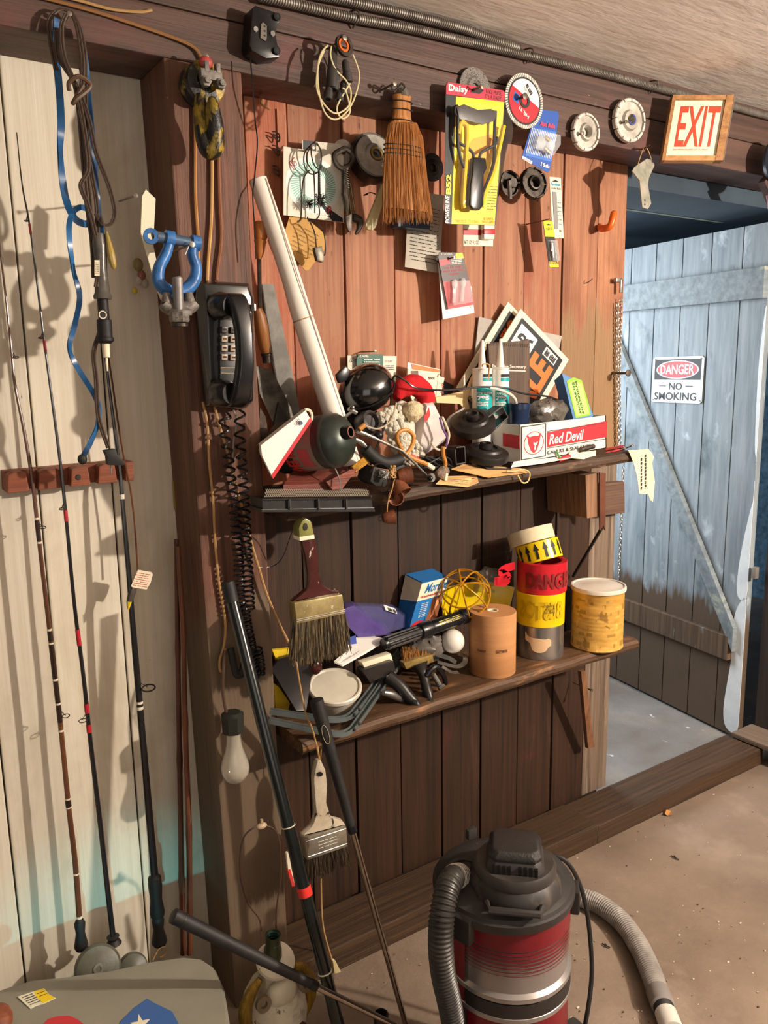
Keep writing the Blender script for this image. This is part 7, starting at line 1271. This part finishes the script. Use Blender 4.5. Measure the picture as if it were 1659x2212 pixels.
# wall paper scraps under shelf etc
# ================================================================ shop vacuum
t = T('shop_vacuum', 'red, silver and black shop vacuum standing on the dirt floor at the bottom', 'vacuum cleaner')
zl = .44; a_, b_ = WZ(935, 1885, zl), WZ(1243, 1912, zl); c = (a_+b_)/2; r_ = (a_-b_).length/2; c = V((c.x, c.y, 0)); cl = c.copy(); c = c+V((.010, -.004, 0)); m_lid = mat('#3a3634', '#24211f', rough=.55, sc=(7, 7, 7), bump=.08, spots=[('#7a6c5e', 6, .56, .2), ('#c8bcae', 60, .72, .03)])
q = c+V((math.cos(az(c)), math.sin(az(c)), 0))*r_*.84
def vz(y, px=1110, rr=.84): 
    q = c+V((math.cos(az(c)), math.sin(az(c)), 0))*r_*rr; d = ray(px, y); k = V((q.x-CP.x, q.y-CP.y, 0)).length/V((d.x, d.y, 0)).length; return CP.z+d.z*k
rb = r_*.87
prof = [(0, .03), (rb*.92, .03), (rb*.95, .05)]
for z in (vz(2203), vz(2160)): prof += [(rb*.97, z-.010), (rb*1.03, z-.004), (rb*1.03, z+.004), (rb*.97, z+.010)]
prof += [(rb*.985, zl-.02), (0, zl-.02)]
m_sil = mat('#b4aeaa', '#989290', rough=.32, metal=.6, sc=(5, 5, 5), bump=.02, dirt=.15)
t.p('tank', MB().lathe(c, (0, 0, 1), prof, 56), m_sil, label='silver tank with raised rings')
m_vr = mat('#8a1424', '#6c0d1a', rough=.35, sc=(5, 5, 5), bump=.02, dirt=.3); av = az(c)
def band(z0, z1, a0, a1, m, nm='band', off=.0012, label=None):
    n = 26; t.p(nm, MB().add([c+V((math.cos(av+a0+(a1-a0)*j/n)*(rb*.985+off), math.sin(av+a0+(a1-a0)*j/n)*(rb*.985+off), z)) for z in (z0, z1) for j in range(n+1)], [(j, j+1, j+n+2, j+n+1) for j in range(n)]), m, label=label)
zt_ = zl-.022; zr = vz(2056)
band(zr, zt_, -2.0, 2.0, m_vr, 'red_band', label='red upper band')
for k in range(7): z = zr-.0045-.0068*k; hh = .0026-.00033*k; band(z-hh, z+hh, -.75, 1.4, m_vr, 'red_stripe')
band(.05, zt_, -1.25, -.72, m_vr, 'red_panel', .0035, label='red vertical panel')
band(vz(2198), vz(2168), -.7, 1.6, flat('#2a2624', .5), 'black_band', .004); band(.05, vz(2212), -.7, 1.6, m_vr, 'red_stripe', .0008)
t.p('lid', MB().lathe(cl, (0, 0, 1), [(r_*.88, zl-.022), (r_*.98, zl-.018), (r_, zl-.008), (r_, zl-.002), (r_*.97, zl), (r_*.95, zl+.006), (r_*.72, zl+.022), (r_*.5, zl+.026), (0, zl+.026)], 56), m_lid, bev=0)
for px_, py_, sx in ((1000, 2005, -1), (1243, 1925, 1)):
    q = WZ(px_, py_, zl-.015); d = (q-c); d.z = 0; d.normalize(); s2 = V((-d.y, d.x, 0)); q = cl+d*(r_*.99)+V((0, 0, zl-.024)); t.p('latch', MB().box6(q, d*.008, s2*.018, V((0, 0, .022))), m_lid, bev=.003, sm=False)
q = WZ(1018, 1808, zl+.01); t.p('clip', MB().box6(q+V((0, 0, .008)), V((.010, 0, 0)), V((0, .005, 0)), V((0, 0, .010))), m_lid, bev=.001)
hc = WZ(1112, 1868, zl+.05); hc = V((hc.x, hc.y, 0)); Rh = r_
t.p('motor_skirt', MB().lathe(hc, (0, 0, 1), [(Rh*.66, zl+.012), (Rh*.64, zl+.03), (Rh*.57, zl+.042), (Rh*.50, zl+.05), (0, zl+.05)], 12), m_lid, bev=.004)
t.p('motor_ring', MB().lathe(hc, (0, 0, 1), [(Rh*.56, zl+.044), (Rh*.56, zl+.054), (Rh*.52, zl+.062), (0, zl+.062)], 40), mat('#4a4440', '#2e2a27', rough=.5, dirt=.2))
vh = V((math.cos(av), math.sin(av), 0)); sh = V((-vh.y, vh.x, 0))
def rbox(z0, z1, k0, k1, sx=.36, sy=.34, off=V()): 
    rows = []
    for z, k in ((z0, k0), (z0+(z1-z0)*.5, (k0+k1)/2+.02), (z1-.004, k1), (z1, k1*.93)):
        rows.append([hc+off+sh*(Rh*sx*k*a)+vh*(Rh*sy*k*b)+V((0, 0, z)) for a, b in ((-1, -.7), (-.75, -1), (.75, -1), (1, -.7), (1, .7), (.75, 1), (-.75, 1), (-1, .7))])
    return loft(rows)
mo = t.p('motor_housing', rbox(zl+.045, zl+.082, 1.15, .98), m_lid, bev=.003, label='black motor housing'); t.p('handle_cap', rbox(zl+.080, zl+.096, 1.0, .90), mat('#2c2927', '#201d1c', rough=.4, bscale=(300, 300, 300), bump=.3), bev=.003)
for i in range(9):
    if i == 4: continue
    u_ = (i-4)*.16; q = hc+vh*(Rh*.34*1.08)+sh*(Rh*.34*u_*1.3)+V((0, 0, zl+.064)); t.p('vent_slot', MB().box6(q, sh*.0022, vh*.003, V((0, 0, .011))), flat('#080808', .5), par=mo, sm=False)
q = hc+vh*Rh*.62+V((0, 0, zl+.022)); t.p('carry_handle', MB().tube([q-sh*.045-vh*.01, q-sh*.04+vh*.008, q+sh*.04+vh*.008, q+sh*.045-vh*.01], .006, 8), m_lid)
pq = WZ(1003, 1872, zl+.03); t.p('hose_port', MB().lathe(V((pq.x, pq.y, zl+.008)), (-.05, -.1, 1), [(.034, 0), (.034, .014), (.031, .018), (.024, .018), (.022, 0)], 30), m_lid)
hs_ = m_hose = mat('#3a3733', '#24211f', rough=.4, sc=(20, 20, 20), bump=0, dirt=.2)
hp = smooth([V((pq.x-.012, pq.y, zl+.0)), V((pq.x-.02, pq.y-.01, zl+.025)), W(972, 1905, pq.y-.03), W(957, 1960, pq.y-.05), W(952, 2030, pq.y-.06), W(957, 2100, pq.y-.06), W(972, 2170, pq.y-.05), W(990, 2260, pq.y-.04)], 10); t.p('hose', screw_ribs(hp, .019, .0072, .0022, 16), hs_, label='black ribbed hose'); t.p('hose_collar', screw_ribs(hp[8:17], .0195, .0060, .0022, 16), flat('#b8b0a6', .4), label='pale collar of the hose')
for px_, py_ in ((1262, 2150), (1262, 2200)): pass
q = c+(V((.6, -.35, 0)).normalized())*rb*1.12; t.p('caster_bracket', MB().box6(V((q.x, q.y, .09)), V((.028, 0, 0)), V((0, .022, 0)), V((0, 0, .035))), m_lid, bev=.006); t.p('caster', MB().lathe(V((q.x+.01, q.y, .024)), (0, 1, 0), [(0, -.01), (.024, -.01), (.024, .01), (0, .01)], 20), m_rub)
for an in (2.4, 3.9): q = c+V((math.cos(an), math.sin(an), 0))*rb*1.0; t.p('caster', MB().lathe(V((q.x, q.y, .024)), (0, 1, 0), [(0, -.01), (.024, -.01), (.024, .01), (0, .01)], 20), m_rub); t.p('caster_stem', MB().tube([V((q.x, q.y, .03)), V((q.x, q.y, .07))], .012, 10), m_lid)
yv = c.y; t.p('power_cord', MB().tube(smooth([W(1192, 1848, yv+.02), W(1222, 1860, yv), W(1248, 1900, yv-.01), W(1266, 1960, yv-.02), W(1276, 2040, yv-.03), W(1278, 2110, yv-.04), W(1270, 2180, yv-.05), W(1258, 2240, yv-.05)], 7), .0042, 8), m_rub)
t = T('vacuum_hose', 'light grey ribbed vacuum hose curving over the floor right of the vacuum', 'hose')
P = smooth([WZ(x, y, .024) for x, y in ((1215, 1925), (1245, 1936), (1292, 1952), (1340, 1988), (1378, 2040), (1404, 2095), (1420, 2140))], 10); t.p('hose', screw_ribs(P, .0215, .0062, .0020, 16), mat('#9a948e', '#7c7670', rough=.45, sc=(20, 20, 20), bump=0))
e = P[-1]; n_ = WZ(1432, 2172, .024); u_ = (n_-e).normalized(); t.p('cuff', MB().lathe(e, u_, [(.022, -.002), (.0245, .002), (.0245, (n_-e).length), (.021, (n_-e).length+.003), (0, (n_-e).length+.003)], 24), mat('#8e8884', rough=.4)); t.p('black_thread', MB().lathe(n_, u_, [(.018, 0), (.021, .002), (.018, .005), (.021, .008), (.018, .011), (.021, .014), (.018, .017)], 24), m_rub); t.p('nozzle', MB().lathe(n_+u_*.016, u_, [(.019, 0), (.022, .003), (.023, .05), (.0, .052)], 24), flat('#d8d2c8', .4), label='white nozzle')
# floor debris
rd = random.Random(8)
t = T('dead_leaf', 'small curled orange-brown leaf lying on the dirt floor by the threshold', 'leaf'); t.p('leaf', MB().add([WZ(*q) for q in ((1434, 1754, .002), (1440, 1748, .008), (1450, 1752, .004), (1452, 1760, .006), (1442, 1762, .003), (1436, 1758, .009))], [(0, 1, 5), (1, 2, 4, 5), (2, 3, 4)]), flat('#b8814a', .7), sm=False)
for x, y, lb in ((1458, 1852, 'tiny dark twig cluster on the floor, nearest the threshold timber'), (1309, 2042, 'tiny dark debris on the floor inside the hose curve')):
    t = T('twig', lb, 'twig'); t.p('twig', MB().tube([WZ(x-8, y-4, .003), WZ(x, y+1, .005), WZ(x+9, y+5, .003)], .0016, 5).tube([WZ(x-2, y-4, .003), WZ(x+4, y+3, .004)], .0012, 5), flat('#2c201a', .8))
t = T('floor_debris', 'scattered grit and plaster crumbs over the dirt floor', 'debris', kind='stuff'); mb = MB()
for i in range(260):
    p = WZ(rd.uniform(720, 1659), rd.uniform(1700, 2210), 0)
    if p.y > -.04 or p.x > 2.4: continue
    s_ = rd.uniform(.0008, .0026); mb.ell(p+V((0, 0, s_*.5)), s_*rd.uniform(.7, 2), s_, s_*.6, seg=5, rings=3)
t.p('crumbs', mb, mat('#cfc0aa', '#4a3c30', rough=.9, sc=(30, 30, 30), lo=.45, hi=.55))
finish()
